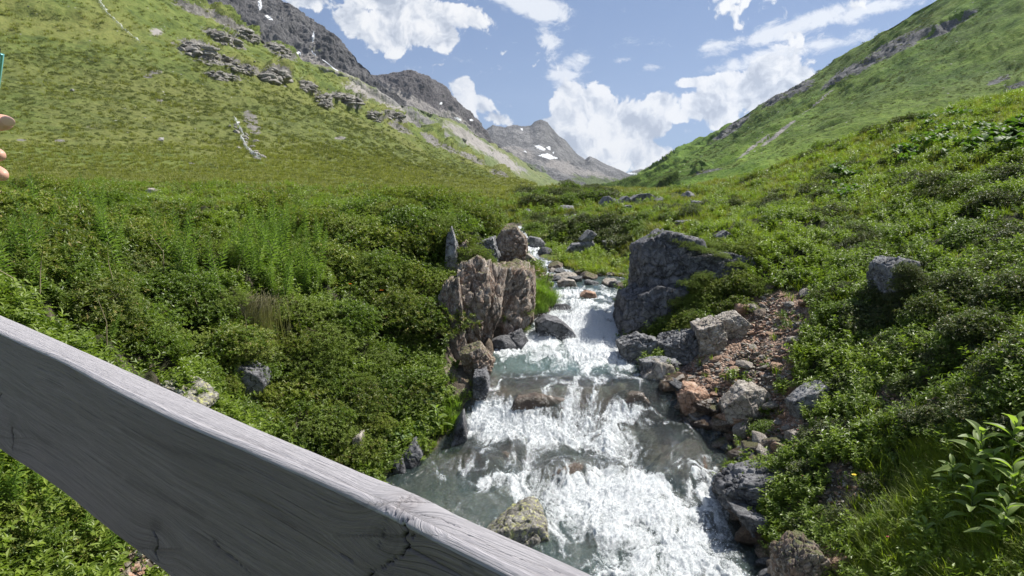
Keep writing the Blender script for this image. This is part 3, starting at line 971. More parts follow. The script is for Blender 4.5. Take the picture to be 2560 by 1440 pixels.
def mt_noise(sc, amp):
    def f(p, v, d):
        # ribs and gullies running down the face
        q = np.stack([p[:, 0] / sc, p[:, 1] / sc, p[:, 2] / (sc * 2.6)], -1)
        r = ridged(q + fbm(p / (sc * 2), 3)[:, None] * 0.5, 6, gain=0.6)
        return (r * amp + fbm(p / (sc * .22), 4) * amp * 0.22) * np.minimum(1, v * 3 + .1) * (1 - .72 * sstep(.80, 1, v)) + ridged(p / (sc * .17), 4, gain=.65) * amp * .20 * sstep(.3, .9, v)
    return f


def m1_attr(p, qx, qy, v):
    sc = inpoly(qx + fbm(p / 40, 3) * 14, qy, [(775, 95), (788, 95), (800, 150), (860, 180), (960, 235), (1010, 300), (850, 300), (760, 200), (735, 130), (770, 140)]).astype(float)
    sn = blob(qx, qy, [(650, 12, 5, 14, 0), (783, 92, 3, 14, 5), (672, 44, 12, 4, 30)])
    gr = blob(qx, qy, [(800, 125, 50, 14, 25), (600, 60, 80, 20, 25)]) * .5
    return {'scree': sc, 'snow': np.where(sn > .5, 1, 0), 'green': gr}


m1, M1V, M1N = sweep('dark_mountain', M1, 100, 1010, 520, 260, mt_noise(130, 42), [M_m1], m1_attr)
tag(m1, kind='structure')

M2 = [
    [(800, 520, 1900), (1290, 520, 2100)],
    [(800, 330, 2200), (1000, 300, 2200), (1290, 420, 2500)],
    [(800, 210, 2500), (900, 200, 2500), (930, 188, 2500), (950, 190, 2500), (985, 182, 2500), (1010, 178, 2500), (1028, 174, 2500), (1045, 184, 2500), (1060, 184, 2500), (1080, 199, 2500), (1110, 215, 2520), (1130, 238, 2540), (1150, 262, 2560), (1175, 280, 2580), (1195, 302, 2600), (1210, 322, 2620), (1225, 350, 2650), (1290, 400, 2700)]]


def m2_attr(p, qx, qy, v):
    sc = blob(qx, qy, [(1020, 250, 90, 16, 25), (1150, 310, 60, 14, 35)])
    sn = blob(qx, qy, [(1145, 297, 10, 3, 20), (1103, 258, 4, 3, 0), (1178, 300, 5, 3, 0)])
    return {'scree': np.where(sc > .3, sc, 0), 'snow': np.where(sn > .5, 1, 0), 'green': np.zeros(len(qx))}


m2, _, _ = sweep('brown_mountain', M2, 800, 1290, 340, 160, mt_noise(190, 50), [M_m2], m2_attr)
tag(m2, kind='structure')

PK = [
    [(1050, 520, 3000), (1700, 520, 3200)],
    [(1050, 450, 3500), (1250, 440, 3500), (1400, 460, 3600), (1700, 480, 4200)],
    [(1050, 400, 4000), (1215, 370, 4000), (1350, 390, 4000), (1500, 440, 4300), (1700, 480, 4800)],
    [(1050, 350, 4700), (1150, 335, 4700), (1213, 328, 4700), (1232, 313, 4700), (1262, 319, 4700), (1285, 312, 4700), (1305, 315, 4700), (1325, 314, 4700), (1338, 304, 4700), (1352, 299, 4700), (1368, 307, 4700), (1385, 325, 4750), (1398, 341, 4800), (1412, 350, 4800), (1425, 365, 4850), (1440, 384, 4900), (1462, 400, 4900), (1475, 391, 4900), (1488, 397, 4950), (1510, 408, 5000), (1545, 424, 5000), (1575, 436, 5050), (1610, 452, 5100), (1660, 476, 5200), (1700, 500, 5200)]]


def pk_attr(p, qx, qy, v):
    sc = blob(qx, qy, [(1420, 420, 90, 20, 20), (1300, 385, 60, 14, 15), (1500, 440, 70, 10, 20)])
    sn = np.zeros(len(qx))
    for q in [[(1343, 388), (1368, 383), (1398, 396), (1375, 398)], [(1336, 364), (1350, 362), (1366, 375), (1350, 376)], [(1365, 368), (1375, 365), (1376, 378)], [(1308, 378), (1314, 376), (1318, 382)], [(1300, 322), (1306, 320), (1306, 327)], [(1380, 378), (1386, 380), (1384, 386)]]:
        sn = np.maximum(sn, inpoly(qx, qy, q))
    gr = blob(qx, qy, [(1310, 430, 70, 22, 25), (1240, 400, 60, 20, 15), (1400, 465, 80, 12, 10), (1520, 460, 80, 14, 10), (1590, 462, 60, 10, 10)])
    return {'scree': np.where(sc > .3, sc, 0) * .8, 'snow': sn, 'green': gr}


pk, _, _ = sweep('far_peak', PK, 1050, 1700, 420, 200, mt_noise(240, 40), [M_pk], pk_attr)
tag(pk, kind='structure')

RD = [
    [(1480, 500, 6500), (1720, 500, 6500)],
    [(1480, 445, 7200), (1545, 426, 7200), (1565, 433, 7200), (1585, 427, 7200), (1602, 422, 7200), (1618, 424, 7200), (1640, 432, 7200), (1720, 445, 7200)]]


def rd_attr(p, qx, qy, v):
    sn = blob(qx, qy, [(1582, 434, 14, 2.5, 5), (1605, 438, 8, 2, 0), (1556, 430, 6, 2, 10)])
    return {'scree': np.zeros(len(qx)), 'snow': np.where(sn > .5, 1, 0), 'green': np.zeros(len(qx)) + .2}


rd, _, _ = sweep('distant_ridge', RD, 1480, 1720, 160, 60, mt_noise(260, 40), [M_pk], rd_attr)
tag(rd, kind='structure')

# valley floor sheet that reaches the horizon under everything
vfx = np.concatenate([np.linspace(-9000, 9000, 60)])
vfy = np.concatenate([[-60, 0, 40, 100], np.geomspace(130, 12000, 40)])
VX, VY = np.meshgrid(vfx, vfy)
vz = np.where(VY < 120, -9.0, -9 + 7.5 * sstep(120, 170, VY)) + np.clip(VY - 170, 0, 3000) * 0.004
vf = link('valley_floor', mesh('valley_floor', np.stack([VX.ravel(), VY.ravel(), vz.ravel()], -1), gridfaces(len(vfx), len(vfy)), [M_rhill], attrs={'rock': np.zeros(VX.size), 'heath': np.zeros(VX.size) + .3, 'scree': np.zeros(VX.size)}))
tag(vf, kind='structure')

# ------------------------------------------------------------------ water
DOMES = [(1380, 985, 0.85, 0.35, 0.20), (1590, 985, 0.55, 0.3, 0.16), (1690, 1110, 0.42, 0.50, 0.30), (1415, 1165, 0.36, 0.26, 0.26), (1200, 1140, 0.42, 0.26, 0.20), (1270, 1120, 0.3, 0.22, 0.15), (1300, 1000, .4, .3, .12),
         (1540, 1160, .25, .22, .10), (1460, 790, .5, .35, .12), (1530, 1340, .3, .25, .08), (1380, 1370, .28, .24, .05), (1290, 1330, .4, .3, .02), (1780, 1060, .3, .3, .12), (1480, 1060, .35, .25, .10)]
DOM = []
for (px, py, rx, ry, hh) in DOMES:
    a, b = ray(px, py)
    ys_ = np.linspace(5, 30, 2000)
    k = int(np.argmax(b * ys_ < np.interp(ys_, yS, zW) + hh * 0.5))
    DOM.append((float(a) * ys_[k], ys_[k], rx, ry, hh, float(np.interp(ys_[k], yS, zW))))


def domes(x, y):
    B = np.zeros(len(x))
    for (cx, cy, rx, ry, hh, _) in DOM:
        r2 = ((x - cx) / rx) ** 2 + ((y - cy) / ry) ** 2
        B = np.maximum(B, hh * np.exp(-r2 * 1.1))
    return B


FOAM_POS = [(1500, 1290, 260, 120, 0, .35), (1640, 1420, 240, 110, 0, .25), (1350, 1085, 180, 32, 5, .40), (1600, 1050, 130, 30, 15, .3), (1560, 1140, 60, 110, 0, .15), (1790, 1170, 70, 60, 20, .3), (1120, 1180, 60, 30, 0, .3), (1450, 1215, 200, 40, 0, .3),
            (1500, 850, 60, 45, 0, .5), (1450, 880, 90, 22, 10, .25), (1330, 850, 60, 18, 0, .3), (1440, 800, 120, 40, 0, .35), (1450, 735, 100, 10, 0, .2), (1360, 640, 60, 60, 0, .2), (1290, 590, 40, 40, 0, .45), (1340, 700, 30, 12, 0, .3), (1230, 1040, 60, 40, 0, .3)]
FOAM_NEG = [(1150, 1240, 110, 40, 10, .45), (1250, 915, 70, 26, 0, .20), (1480, 940, 100, 14, 0, .12), (1300, 1330, 150, 70, 20, .42), (1400, 1390, 110, 60, 0, .30), (1880, 1300, 60, 170, -20, .55), (1820, 1170, 30, 40, 0, .3), (1040, 1200, 60, 50, 0, .65),
            (1370, 985, 150, 28, 0, .40), (1590, 985, 90, 32, 0, .30), (1690, 1110, 75, 95, 0, .62), (1600, 1080, 40, 60, 0, .2), (1415, 1170, 60, 42, 0, .42), (1190, 1145, 70, 35, 0, .34), (1450, 715, 90, 12, 0, .15), (1500, 700, 110, 12, 0, .35), (1380, 700, 50, 14, 0, .2), (1540, 1180, 40, 40, 0, .25), (1470, 775, 60, 12, 0, .25),
            (1560, 1385, 90, 30, 0, .2), (1400, 630, 50, 10, 0, .2)]


def ell(qx, qy, lst):
    r = np.zeros(len(qx))
    for (cx, cy, rx, ry, an, st) in lst:
        c, s = math.cos(R(an)), math.sin(R(an))
        u = ((qx - cx) * c + (qy - cy) * s) / rx
        v = (-(qx - cx) * s + (qy - cy) * c) / ry
        r += st * np.exp(-(u * u + v * v) * 0.8)
    return r


pyr = np.concatenate([np.linspace(3400, 1760, 60), np.linspace(1755, 566, 900)])
_yy = np.linspace(1.0, 45, 60000)
_zz = np.interp(_yy, yS, zW)
_pyy = proj(0 * _yy, _yy, _zz)[1]
wy = np.interp(-pyr, -_pyy, _yy)
wy = np.maximum.accumulate(wy) + np.arange(len(wy)) * 1e-4
NW = 400
uu = np.linspace(-0.07, 1.07, NW)
U, WY = np.meshgrid(uu, wy)
l_, r_, z_ = stream_at(WY.ravel())
wx = l_ + (r_ - l_) * U.ravel()
wyy = WY.ravel()
# flow coordinates, drawn out down-stream
fl = np.stack([wx * 2.6, wyy * 1.3 + z_ * 1.0, z_ * 0], -1)
wrp = np.stack([fbm(fl * 0.8 + 3, 3), fbm(fl * 0.8 + 71, 3), 0 * wx], -1) * 1.9
qx, qy = proj(wx, wyy, z_)
ft = 0.50 + ell(qx, qy, FOAM_POS) - ell(qx, qy, FOAM_NEG)
ft = np.where(qy > 1450, 0.6, ft)
nA = fbm(fl * 1.1 + wrp, 5, gain=.6)
nB = ridged(fl * 2.0 + wrp * 1.5, 4)
nC = fbm(np.stack([wx * 1.1, wyy * .9 + z_, 0 * wx], -1) + wrp * .4, 3)
foam = np.clip(ft + nA * 0.85 + nB * 0.40 + nC * .45, 0, 1.1)
foam = foam * (0.55 + 0.45 * sstep(-0.03, 0.05, U.ravel()) * sstep(1.03, 0.95, U.ravel()))
B = domes(wx, wyy)
turb = ridged(np.stack([wx * 5, wyy * 4 + z_ * 5, z_ * 3], -1) + wrp, 4) * 0.055 + fbm(np.stack([wx * 17, wyy * 13, z_ * 13], -1), 3, gain=.7) * 0.036
lowf = fbm(np.stack([wx * 1.9, wyy * 2.4, z_], -1), 2) * 0.10
amp = 0.36 + 0.72 * np.clip(foam, 0, 1) * np.clip(0.4 + ft, .3, 1.2)
wz = z_ + B + turb * amp + lowf * np.clip(0.2 + ft, .2, 1)
wz += sstep(.6, 1.1, foam) * 0.03
deep = np.interp(wyy, [5, 7, 8, 9.3, 10.3, 10.9, 11.3, 12.6, 13.2, 16, 18, 22], [.45, .45, .35, .2, .04, .08, 1.0, .9, .4, .35, .5, .2]) * (1 - np.clip(B * 6, 0, .9)) * np.clip(1.3 - np.abs(U.ravel() - .45) * 1.6, .25, 1)


def mat_water():
    m, n = newmat('stream_water')
    v = n.pos()
    fm = n.attr('foam')
    dp = n.attr('deep')
    f1_ = n.noise(n.map(v, scale=(1.3, .8, 1)), 17, 8, 0.78, 0.5)
    f2_ = n.noise(v, 95, 3, 0.7)
    fr = n.m('ADD', fm, n.m('ADD', n.m('MULTIPLY', n.m('SUBTRACT', f1_, 0.5), 0.9), n.m('MULTIPLY', n.m('SUBTRACT', f2_, 0.5), 0.55)))
    mask = n.ss(fr, 0.40, 0.92)
    nrm = n.bump(n.m('ADD', n.noise(v, 22, 5, 0.65), n.m('MULTIPLY', f2_, 0.35)), 0.6, 0.05)
    gl = n.node('ShaderNodeBsdfGlossy', {'Color': (1, 1, 1, 1), 'Roughness': 0.07, 'Normal': nrm}).outputs[0]
    tint = n.mix(dp, (0.80, 0.85, 0.80), (0.42, 0.58, 0.53))
    tr = n.node('ShaderNodeBsdfTransparent', {0: tint}).outputs[0]
    df = n.node('ShaderNodeBsdfDiffuse', {0: n.mix(f1_, (0.095, 0.170, 0.152), (0.23, 0.32, 0.30)), 'Normal': nrm}).outputs[0]
    body = n.ms(n.m('MULTIPLY_ADD', dp, 0.50, 0.06), tr, df)
    fz = n.node('ShaderNodeFresnel', {'IOR': 1.33, 'Normal': nrm}).outputs[0]
    wat = n.ms(n.m('MULTIPLY_ADD', fz, 1.1, 0.02, clamp=True), body, gl)
    fc = n.mix(n.ss(f1_, 0.3, 0.62), (0.60, 0.66, 0.67), (0.84, 0.86, 0.87))
    fo = n.node('ShaderNodeBsdfPrincipled', {'Base Color': fc, 'Roughness': 0.32, 'Specular IOR Level': 0.5, 'Normal': n.bump(n.m('ADD', f1_, n.m('MULTIPLY', f2_, .5)), 0.8, 0.05)}).outputs[0]
    n.out(n.ms(n.m('MULTIPLY', mask, 0.94), wat, fo))
    return m


M_water = mat_water()
water = link('stream_water', mesh('stream_water', np.stack([wx, wyy, wz], -1), gridfaces(NW, len(wy)), [M_water], attrs={'foam': foam, 'deep': deep}))
tag(water, kind='structure')

# spray thrown up over the cascades
k_ = rng.choice(len(wx), 26000, p=(lambda q: q / q.sum())(np.clip(foam * ft - .25, 0, 1) ** 1.5 * (wyy > 5) * (wyy < 15)))
sp = np.stack([wx[k_], wyy[k_], wz[k_]], -1) + rng.normal(size=(len(k_), 3)) * (.02, .02, 0) + np.stack([0 * k_, 0 * k_, np.abs(rng.normal(size=len(k_))) * 0.045 + .005], -1)
oct_v = np.array([(1, 0, 0), (-1, 0, 0), (0, 1, 0), (0, -1, 0), (0, 0, 1.3), (0, 0, -1.3)], float)
oct_f = np.array([(0, 2, 4), (2, 1, 4), (1, 3, 4), (3, 0, 4), (2, 0, 5), (1, 2, 5), (3, 1, 5), (0, 3, 5)])
V, F = stamp(oct_v, oct_f, sp, frames(rng.normal(size=sp.shape), rng.random(len(sp)) * 6), rng.uniform(.0025, .0072, (len(sp), 1)))
M_drop = plainmat('spray_drops', (0.85, 0.87, 0.88), 0.2, 0.6)
tag(link('spray', mesh('spray', V, F, [M_drop])), kind='stuff')

# ------------------------------------------------------------------ rocks
import bmesh
_ico = {}


def ico(level):
    if level not in _ico:
        b = bmesh.new()
        bmesh.ops.create_icosphere(b, subdivisions=level, radius=1)
        V = np.array([v.co[:] for v in b.verts])
        F = np.array([[v.index for v in f.verts] for f in b.faces])
        b.free()
        _ico[level] = (V / np.linalg.norm(V, axis=1)[:, None], F)
    return _ico[level]


def rough_up(V, dirs, size, seed, cells=2.2, step=.05, crack=.05, fine=.02, strata=(1, 1, 1)):
    s = seed * 13.7
    q = V / size * strata
    f1_, f2_, idc = worley(q * cells + s + fbm(q * 3, 2)[:, None] * .3)
    c = sstep(0.0, 0.16, f2_ - f1_)
    g1, g2, gid = worley(q * cells * 2.6 + s + 7)
    c2 = sstep(0.0, 0.14, g2 - g1)
    disp = (idc - .5) * step - (1 - c) * crack + (gid - .5) * step * .35 - (1 - c2) * crack * .3 + fbm(q * 4 + s, 4, gain=.6) * fine * 2 + ridged(q * 7 + s, 3) * fine * .7
    return V + dirs * (disp * size)[:, None]


def block(poly, d, thick, seed, level=6, cells=2.2, step=.06, crack=.04, fine=.02, back=None, front_tilt=(0, 0), strata=(1, 1, 1)):
    """rock whose outline seen from the bridge is POLY, at depth D, THICK deep"""
    r = np.random.default_rng(seed)
    pl = np.array(poly, float)
    if d is None:                                       # stand it where its foot meets the ground
        kk = int(np.argmax(pl[:, 1]))
        d = hit(pl[:, 0].mean(), pl[:, 1].max() - .12 * np.ptp(pl[:, 1]))[1] + .12 * thick
    W3 = P(pl[:, 0], pl[:, 1], d)
    c = W3.mean(0)
    Q = W3[:, [0, 2]] - c[[0, 2]]
    area = 0.5 * np.sum(Q[:, 0] * np.roll(Q[:, 1], -1) - np.roll(Q[:, 0], -1) * Q[:, 1])
    if area < 0:
        Q = Q[::-1]
    planes = []
    for k in range(len(Q)):
        e = Q[(k + 1) % len(Q)] - Q[k]
        nn = np.array([e[1], 0, -e[0]])
        L = np.linalg.norm(nn)
        if L < 1e-6:
            continue
        nn /= L
        mid = np.array([Q[k, 0] + e[0] / 2, -thick * .15, Q[k, 1] + e[1] / 2])
        nn[1] = r.uniform(-.10, .06)
        nn /= np.linalg.norm(nn)
        planes.append((nn, nn @ mid))
    for sgn in (-1, 1):
        for k in range(4):
            nn = np.array([r.uniform(-.5, .5) + (front_tilt[0] if sgn < 0 else 0), sgn, r.uniform(-.35, .4) + (front_tilt[1] if sgn < 0 else 0)])
            nn /= np.linalg.norm(nn)
            planes.append((nn, thick * r.uniform(.40, .5)))
    V, F = ico(level)
    ext = np.array([np.ptp(Q[:, 0]) / 2, thick / 2, np.ptp(Q[:, 1]) / 2])
    D = V * ext
    t = np.full(len(V), 1e9)
    for nn, dd in planes:
        k = D @ nn
        t = np.where(k > 1e-6, np.minimum(t, dd / np.maximum(k, 1e-6)), t)
    t = np.minimum(t, 1.9)
    S = D * t[:, None]
    dirs = S / np.linalg.norm(S, axis=1)[:, None]
    size = float((ext[0] * ext[2]) ** .5 * 1.2)
    S = rough_up(S, dirs, size, seed, cells, step, crack, fine, strata)
    return S + c, F


def rock_thing(name, blocks, mat, label, group=None, cat='rock', mats2=None):
    V, F = join(blocks)
    o = np.array([V[:, 0].mean(), V[:, 1].mean(), V[:, 2].min()])
    ob = link(name, mesh(name, V - o, F, [mat]), loc=o)
    return tag(ob, label, cat, group)


def boulder(seed, level=4, planes=11, squash=(1, 1, .7), cells=1.6, step=.06, crack=.04, fine=.03):
    r = np.random.default_rng(seed)
    V, F = ico(level)
    t = np.full(len(V), 1.25)
    for k in range(planes):
        nn = r.normal(size=3)
        nn /= np.linalg.norm(nn)
        dd = r.uniform(.62, .95)
        q = V @ nn
        t = np.where(q > .05, np.minimum(t, dd / np.maximum(q, .05)), t)
    S = V * t[:, None]
    S = rough_up(S, V, 1.0, seed, cells, step, crack, fine)
    return S * np.array(squash), F


# -- left cliff
CL = 'rock slabs of the left cliff'
rock_thing('cliff_rock', [block([(1118, 590), (1130, 565), (1142, 600), (1148, 660), (1135, 695), (1112, 690)], 13.4, .7, 1, 5, strata=(1, 1, .6))], M_rock_grey, 'pale narrow slab standing in green shrubs high on the left cliff', CL)
rock_thing('cliff_rock', [block([(1135, 740), (1145, 670), (1190, 640), (1226, 655), (1230, 760), (1200, 860), (1165, 925), (1110, 900), (1120, 830)], 12.5, 1.1, 2, 6, 3.6, .10, .08, .03, strata=(1.2, 1, .8)),
                          block([(1095, 800), (1150, 720), (1170, 850), (1150, 930), (1100, 930)], 12.2, .9, 22, 5)], M_rock_warm, 'tallest brown pillar of the left cliff, its foot in the stream', CL)
rock_thing('cliff_rock', [block([(1200, 668), (1235, 655), (1266, 668), (1252, 780), (1225, 860), (1190, 930), (1180, 900), (1200, 800)], 12.7, 1.0, 3, 6, 3.2, .09, .07, .03, strata=(1.3, 1, .7))], M_rock_warm, 'reddish rock rib between the tall brown pillar and the dark hollow', CL)
rock_thing('cliff_rock', [block([(1240, 600), (1258, 570), (1290, 565), (1312, 590), (1318, 630), (1300, 655), (1262, 652), (1232, 630)], 14.6, 1.1, 4, 6, 3.4, .09, .07, .03)], M_rock_warm, 'big rounded boulder crowning the left cliff above the stream', CL)
rock_thing('cliff_rock', [block([(1255, 665), (1290, 652), (1322, 668), (1330, 705), (1325, 740), (1270, 745), (1250, 720)], 13.9, 1.1, 5, 6, 3.2, .10, .08, .03),
                          block([(1255, 735), (1325, 735), (1330, 770), (1300, 795), (1262, 790)], 13.8, 1.0, 15, 5)], M_rock_warm, 'blocky brown cliff rock under the rounded boulder', CL)
rock_thing('cliff_rock', [block([(1235, 790), (1300, 785), (1310, 830), (1270, 870), (1235, 900), (1215, 890)], 13.5, .9, 6, 5)], M_rock_dark, 'dark undercut rock at the waterline of the left cliff', CL)
rock_thing('cliff_rock', [block([(1065, 870), (1080, 850), (1088, 890), (1090, 945), (1050, 950), (1050, 910)], 11.9, .6, 7, 5)], M_rock_grey, 'small grey slab below the left cliff pillar', CL)
rock_thing('cliff_rock', [block([(1110, 920), (1150, 930), (1195, 960), (1205, 1010), (1180, 1040), (1130, 1030), (1090, 970)], 11.0, .8, 8, 6, 3, .1, .07, strata=(1.5, 1, .5))], M_rock_warm, 'jagged brown rock steps where the stream tips over the lip', CL)
rock_thing('cliff_rock', [block([(1165, 985), (1205, 975), (1203, 1030), (1185, 1045), (1165, 1040)], 10.7, .5, 9, 5, strata=(1.5, 1, .5))], M_rock_rust, 'small orange stained slab at the left edge of the cascade', CL)
rock_thing('bank_rock', [block([(1005, 1130), (1040, 1100), (1060, 1130), (1050, 1165), (1010, 1170)], None, .5, 10, 5), block([(985, 1150), (1010, 1135), (1020, 1175), (990, 1185)], None, .4, 30, 4)], M_rock_dark, 'dark rocks at the foot of the left bank beside the clear pool')
rock_thing('bank_rock', [block([(1140, 1060), (1160, 1030), (1170, 1090), (1150, 1120), (1125, 1120)], None, .5, 11, 5)], M_rock_dark, 'wet dark rock at the left rim of the lower cascade')
rock_thing('bank_rock', [block([(580, 925), (610, 905), (665, 925), (672, 960), (640, 1010), (590, 990)], None, .5, 12, 5)], M_rock_dark, 'shaded grey rock below the hanging dry grass')
rock_thing('bank_rock', [block([(400, 962), (425, 945), (470, 965), (540, 985), (535, 1010), (480, 1015), (410, 1000)], None, .55, 13, 6, 3)], M_rock_lich, 'flat pale lichen covered rock just behind the wooden board')
rock_thing('bank_rock', [block([(885, 1090), (905, 1080), (915, 1170), (890, 1185)], None, .3, 14, 4)], M_rock_pale, 'thin upright pale stone at the bottom of the left bank shrubs')
rock_thing('bank_rock', [block([(1045, 1000), (1070, 985), (1078, 1020), (1050, 1030)], None, .35, 16, 4)], M_rock_pale, 'pale stone in the greenery left of the cascade')
rock_thing('bank_rock', [block([(975, 975), (1000, 965), (1005, 990), (985, 1000)], None, .3, 17, 4)], M_rock_rust, 'small orange stone in the leaves of the left bank')
rock_thing('bank_rock', [block([(365, 482), (375, 470), (400, 475), (405, 490), (370, 493)], None, .6, 18, 4)], M_rock_pale, 'pale boulder at the meadow edge left of the shrubs')
rock_thing('bank_rock', [block([(750, 478), (790, 473), (800, 484), (755, 486)], None, 1.0, 19, 4)], M_rock_pale, 'flat pale stone at the meadow edge near the middle shrubs')
rock_thing('cliff_rock', [block([(1130, 690), (1200, 665), (1300, 660), (1328, 690), (1330, 790), (1260, 880), (1200, 950), (1120, 950), (1110, 800)], 13.5, 1.5, 21, 6, 4, .10, .08, strata=(1.2, 1, .8))], M_rock_warm, 'shadowed cliff wall behind the pillars on the left of the gorge', CL)

for poly_, d_, th_, sd_, mt_, lb_ in [([(1090, 760), (1115, 700), (1150, 690), (1165, 780), (1160, 900), (1120, 960), (1085, 930)], 12.3, 1.0, 24, M_rock_warm, 'brown slab left of the tallest pillar, dipping into the greenery'),
                                      ([(1300, 690), (1332, 672), (1338, 730), (1332, 800), (1305, 850), (1280, 840), (1285, 750)], 14.0, 1.0, 25, M_rock_warm, 'right end wall of the left cliff beside the bright grass'),
                                      ([(1190, 610), (1235, 590), (1250, 640), (1235, 680), (1200, 670)], 14.0, .9, 26, M_rock_grey, 'grey knob between shrubs left of the rounded boulder'),
                                      ([(1140, 620), (1165, 600), (1180, 640), (1172, 700), (1145, 700)], 13.6, .7, 27, M_rock_warm, 'small rib behind the pale narrow slab'),
                                      ([(1230, 850), (1300, 820), (1320, 850), (1290, 880), (1240, 905)], 13.0, .8, 28, M_rock_dark, 'low wet shelf between the undercut rock and the teal pool')]:
    rock_thing('cliff_rock', [block(poly_, d_, th_, sd_, 6, 3.4, .10, .08, .03, strata=(1.2, 1, .8))], mt_, lb_, CL)

for poly_, sd_, mt_, lb_ in [([(1150, 880), (1200, 860), (1235, 900), (1222, 945), (1170, 950)], 31, M_rock_warm, 'brown foot block under the tallest pillar at the pool edge'), ([(1185, 930), (1215, 925), (1225, 960), (1215, 990), (1185, 985)], 32, M_rock_dark, 'dark wet block at the left end of the lip')]:
    rock_thing('cliff_rock', [block(poly_, None, .7, sd_, 6, 3.4, .10, .08, .03)], mt_, lb_, CL)

# -- right bank
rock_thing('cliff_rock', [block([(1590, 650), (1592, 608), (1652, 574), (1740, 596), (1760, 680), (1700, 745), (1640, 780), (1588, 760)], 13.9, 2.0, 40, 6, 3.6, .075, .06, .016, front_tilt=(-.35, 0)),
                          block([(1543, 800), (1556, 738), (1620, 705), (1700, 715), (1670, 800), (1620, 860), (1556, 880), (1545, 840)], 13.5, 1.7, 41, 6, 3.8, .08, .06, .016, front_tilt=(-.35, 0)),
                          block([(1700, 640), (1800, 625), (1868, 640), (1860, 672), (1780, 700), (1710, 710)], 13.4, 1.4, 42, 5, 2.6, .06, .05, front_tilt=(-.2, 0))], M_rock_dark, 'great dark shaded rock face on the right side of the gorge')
for poly_, th_, sd_, mt_, lb_ in [([(1552, 860), (1600, 835), (1650, 850), (1660, 890), (1600, 915), (1560, 900)], .7, 43, M_rock_grey, 'grey rock at the waterline below the great dark face'),
                                 ([(1650, 855), (1690, 830), (1735, 820), (1745, 880), (1720, 905), (1660, 900)], .9, 44, M_rock_grey, 'lowest grey block of the broken ledge above the right pool'),
                                 ([(1735, 815), (1790, 795), (1805, 840), (1790, 875), (1745, 885)], .8, 62, M_rock_pale, 'middle pale block of the broken ledge above the right pool'),
                                 ([(1795, 795), (1840, 780), (1862, 800), (1850, 835), (1805, 845)], .7, 63, M_rock_pale, 'top pale block of the broken ledge above the right pool'),
                                 ([(1600, 900), (1650, 895), (1700, 905), (1690, 935), (1640, 940), (1605, 930)], .6, 64, M_rock_grey, 'low dark rock between the ledge and the water')]:
    rock_thing('cliff_rock', [block(poly_, None, th_, sd_, 6, 3.4, .10, .07, .02)], mt_, lb_, 'bank rocks beside the right pool')
rock_thing('bank_rock', [block([(2195, 660), (2225, 640), (2265, 650), (2275, 730), (2235, 790), (2192, 770)], None, 1.0, 45, 6, 2.6, .09, .07)], M_rock_grey, 'upright grey boulder half hidden in dark shrubs on the right slope')
rock_thing('bank_rock', [block([(1785, 590), (1810, 575), (1832, 590), (1825, 605), (1790, 603)], None, .5, 46, 5)], M_rock_grey, 'rounded grey boulder on the grass above the dark rock face')
rock_thing('bank_rock', [block([(1690, 553), (1725, 548), (1730, 562), (1695, 565)], None, .6, 47, 4)], M_rock_grey, 'small flat grey stone further up the right bank')
for poly_, sd_, lb_ in [([(1400, 640), (1430, 610), (1480, 600), (1490, 620), (1440, 650), (1405, 680)], 48, 'largest grey outcrop in the shrubby mound beyond the bend'), ([(1510, 605), (1535, 600), (1538, 622), (1515, 625)], 58, 'small grey rock right of the outcrop in the mound'), ([(1450, 600), (1475, 575), (1490, 585), (1465, 612)], 59, 'slim grey rock above the outcrop in the mound')]:
    rock_thing('bank_rock', [block(poly_, 24.0, 1.0, sd_, 5)], M_rock_grey, lb_)
rock_thing('bank_rock', [block([(1310, 605), (1325, 590), (1350, 595), (1372, 615), (1362, 628), (1320, 622)], None, 1.4, 49, 5)], M_rock_grey, 'dark grey wedge boulder beside the small upper fall')
rock_thing('bank_rock', [block([(1305, 640), (1320, 632), (1340, 650), (1325, 665), (1302, 655)], None, 1.0, 50, 5)], M_rock_pale, 'pale tilted slab left of the narrow upper stream')
rock_thing('bank_rock', [block([(1970, 1000), (2010, 975), (2060, 960), (2075, 975), (2040, 1030), (1985, 1045)], None, .5, 51, 5)], M_rock_grey, 'smooth bluish slab lying between rusty scree and shrubs')
rock_thing('bank_rock', [block([(1690, 985), (1710, 965), (1765, 975), (1770, 1010), (1745, 1045), (1700, 1030)], None, .6, 52, 6, 2.6, .07, .05)], M_rock_rust, 'reddish brown block at the foot of the rusty scree')
rock_thing('bank_rock', [block([(1800, 1010), (1850, 965), (1900, 965), (1925, 985), (1920, 1020), (1870, 1055), (1810, 1050)], None, .6, 53, 6, 1.8, .05, .03)], M_rock_pale, 'large angular pale block in the lower scree')
rock_thing('bank_rock', [block([(1605, 940), (1640, 900), (1680, 910), (1690, 940), (1660, 968), (1620, 965)], None, .5, 54, 5, 2.2, .06)], M_rock_pale, 'cluster block of pale stone at the top of the cascade', 'bank rocks beside the right pool')
rock_thing('bank_rock', [block([(1800, 1215), (1850, 1180), (1960, 1170), (2000, 1190), (1960, 1230), (1900, 1290), (1830, 1270), (1795, 1245)], None, .9, 55, 6, 3.0, .10, .07, strata=(.6, 1, 2.4))], M_rock_dark, 'layered dark slabs stepping into the water at the right edge')
rock_thing('bank_rock', [block([(1830, 1270), (1900, 1280), (1950, 1310), (1940, 1350), (1880, 1340)], None, .6, 61, 5, 3.0, .10, .07, strata=(.6, 1, 2.4))], M_rock_dark, 'low broken dark rock under the layered slabs')
rock_thing('bank_rock', [block([(1945, 1385), (1985, 1345), (2030, 1352), (2058, 1400), (2050, 1520), (1950, 1510)], None, .6, 56, 6, 3.4, .11, .08)], M_rock_warm, 'pale cracked rock at the bottom edge of the right bank')
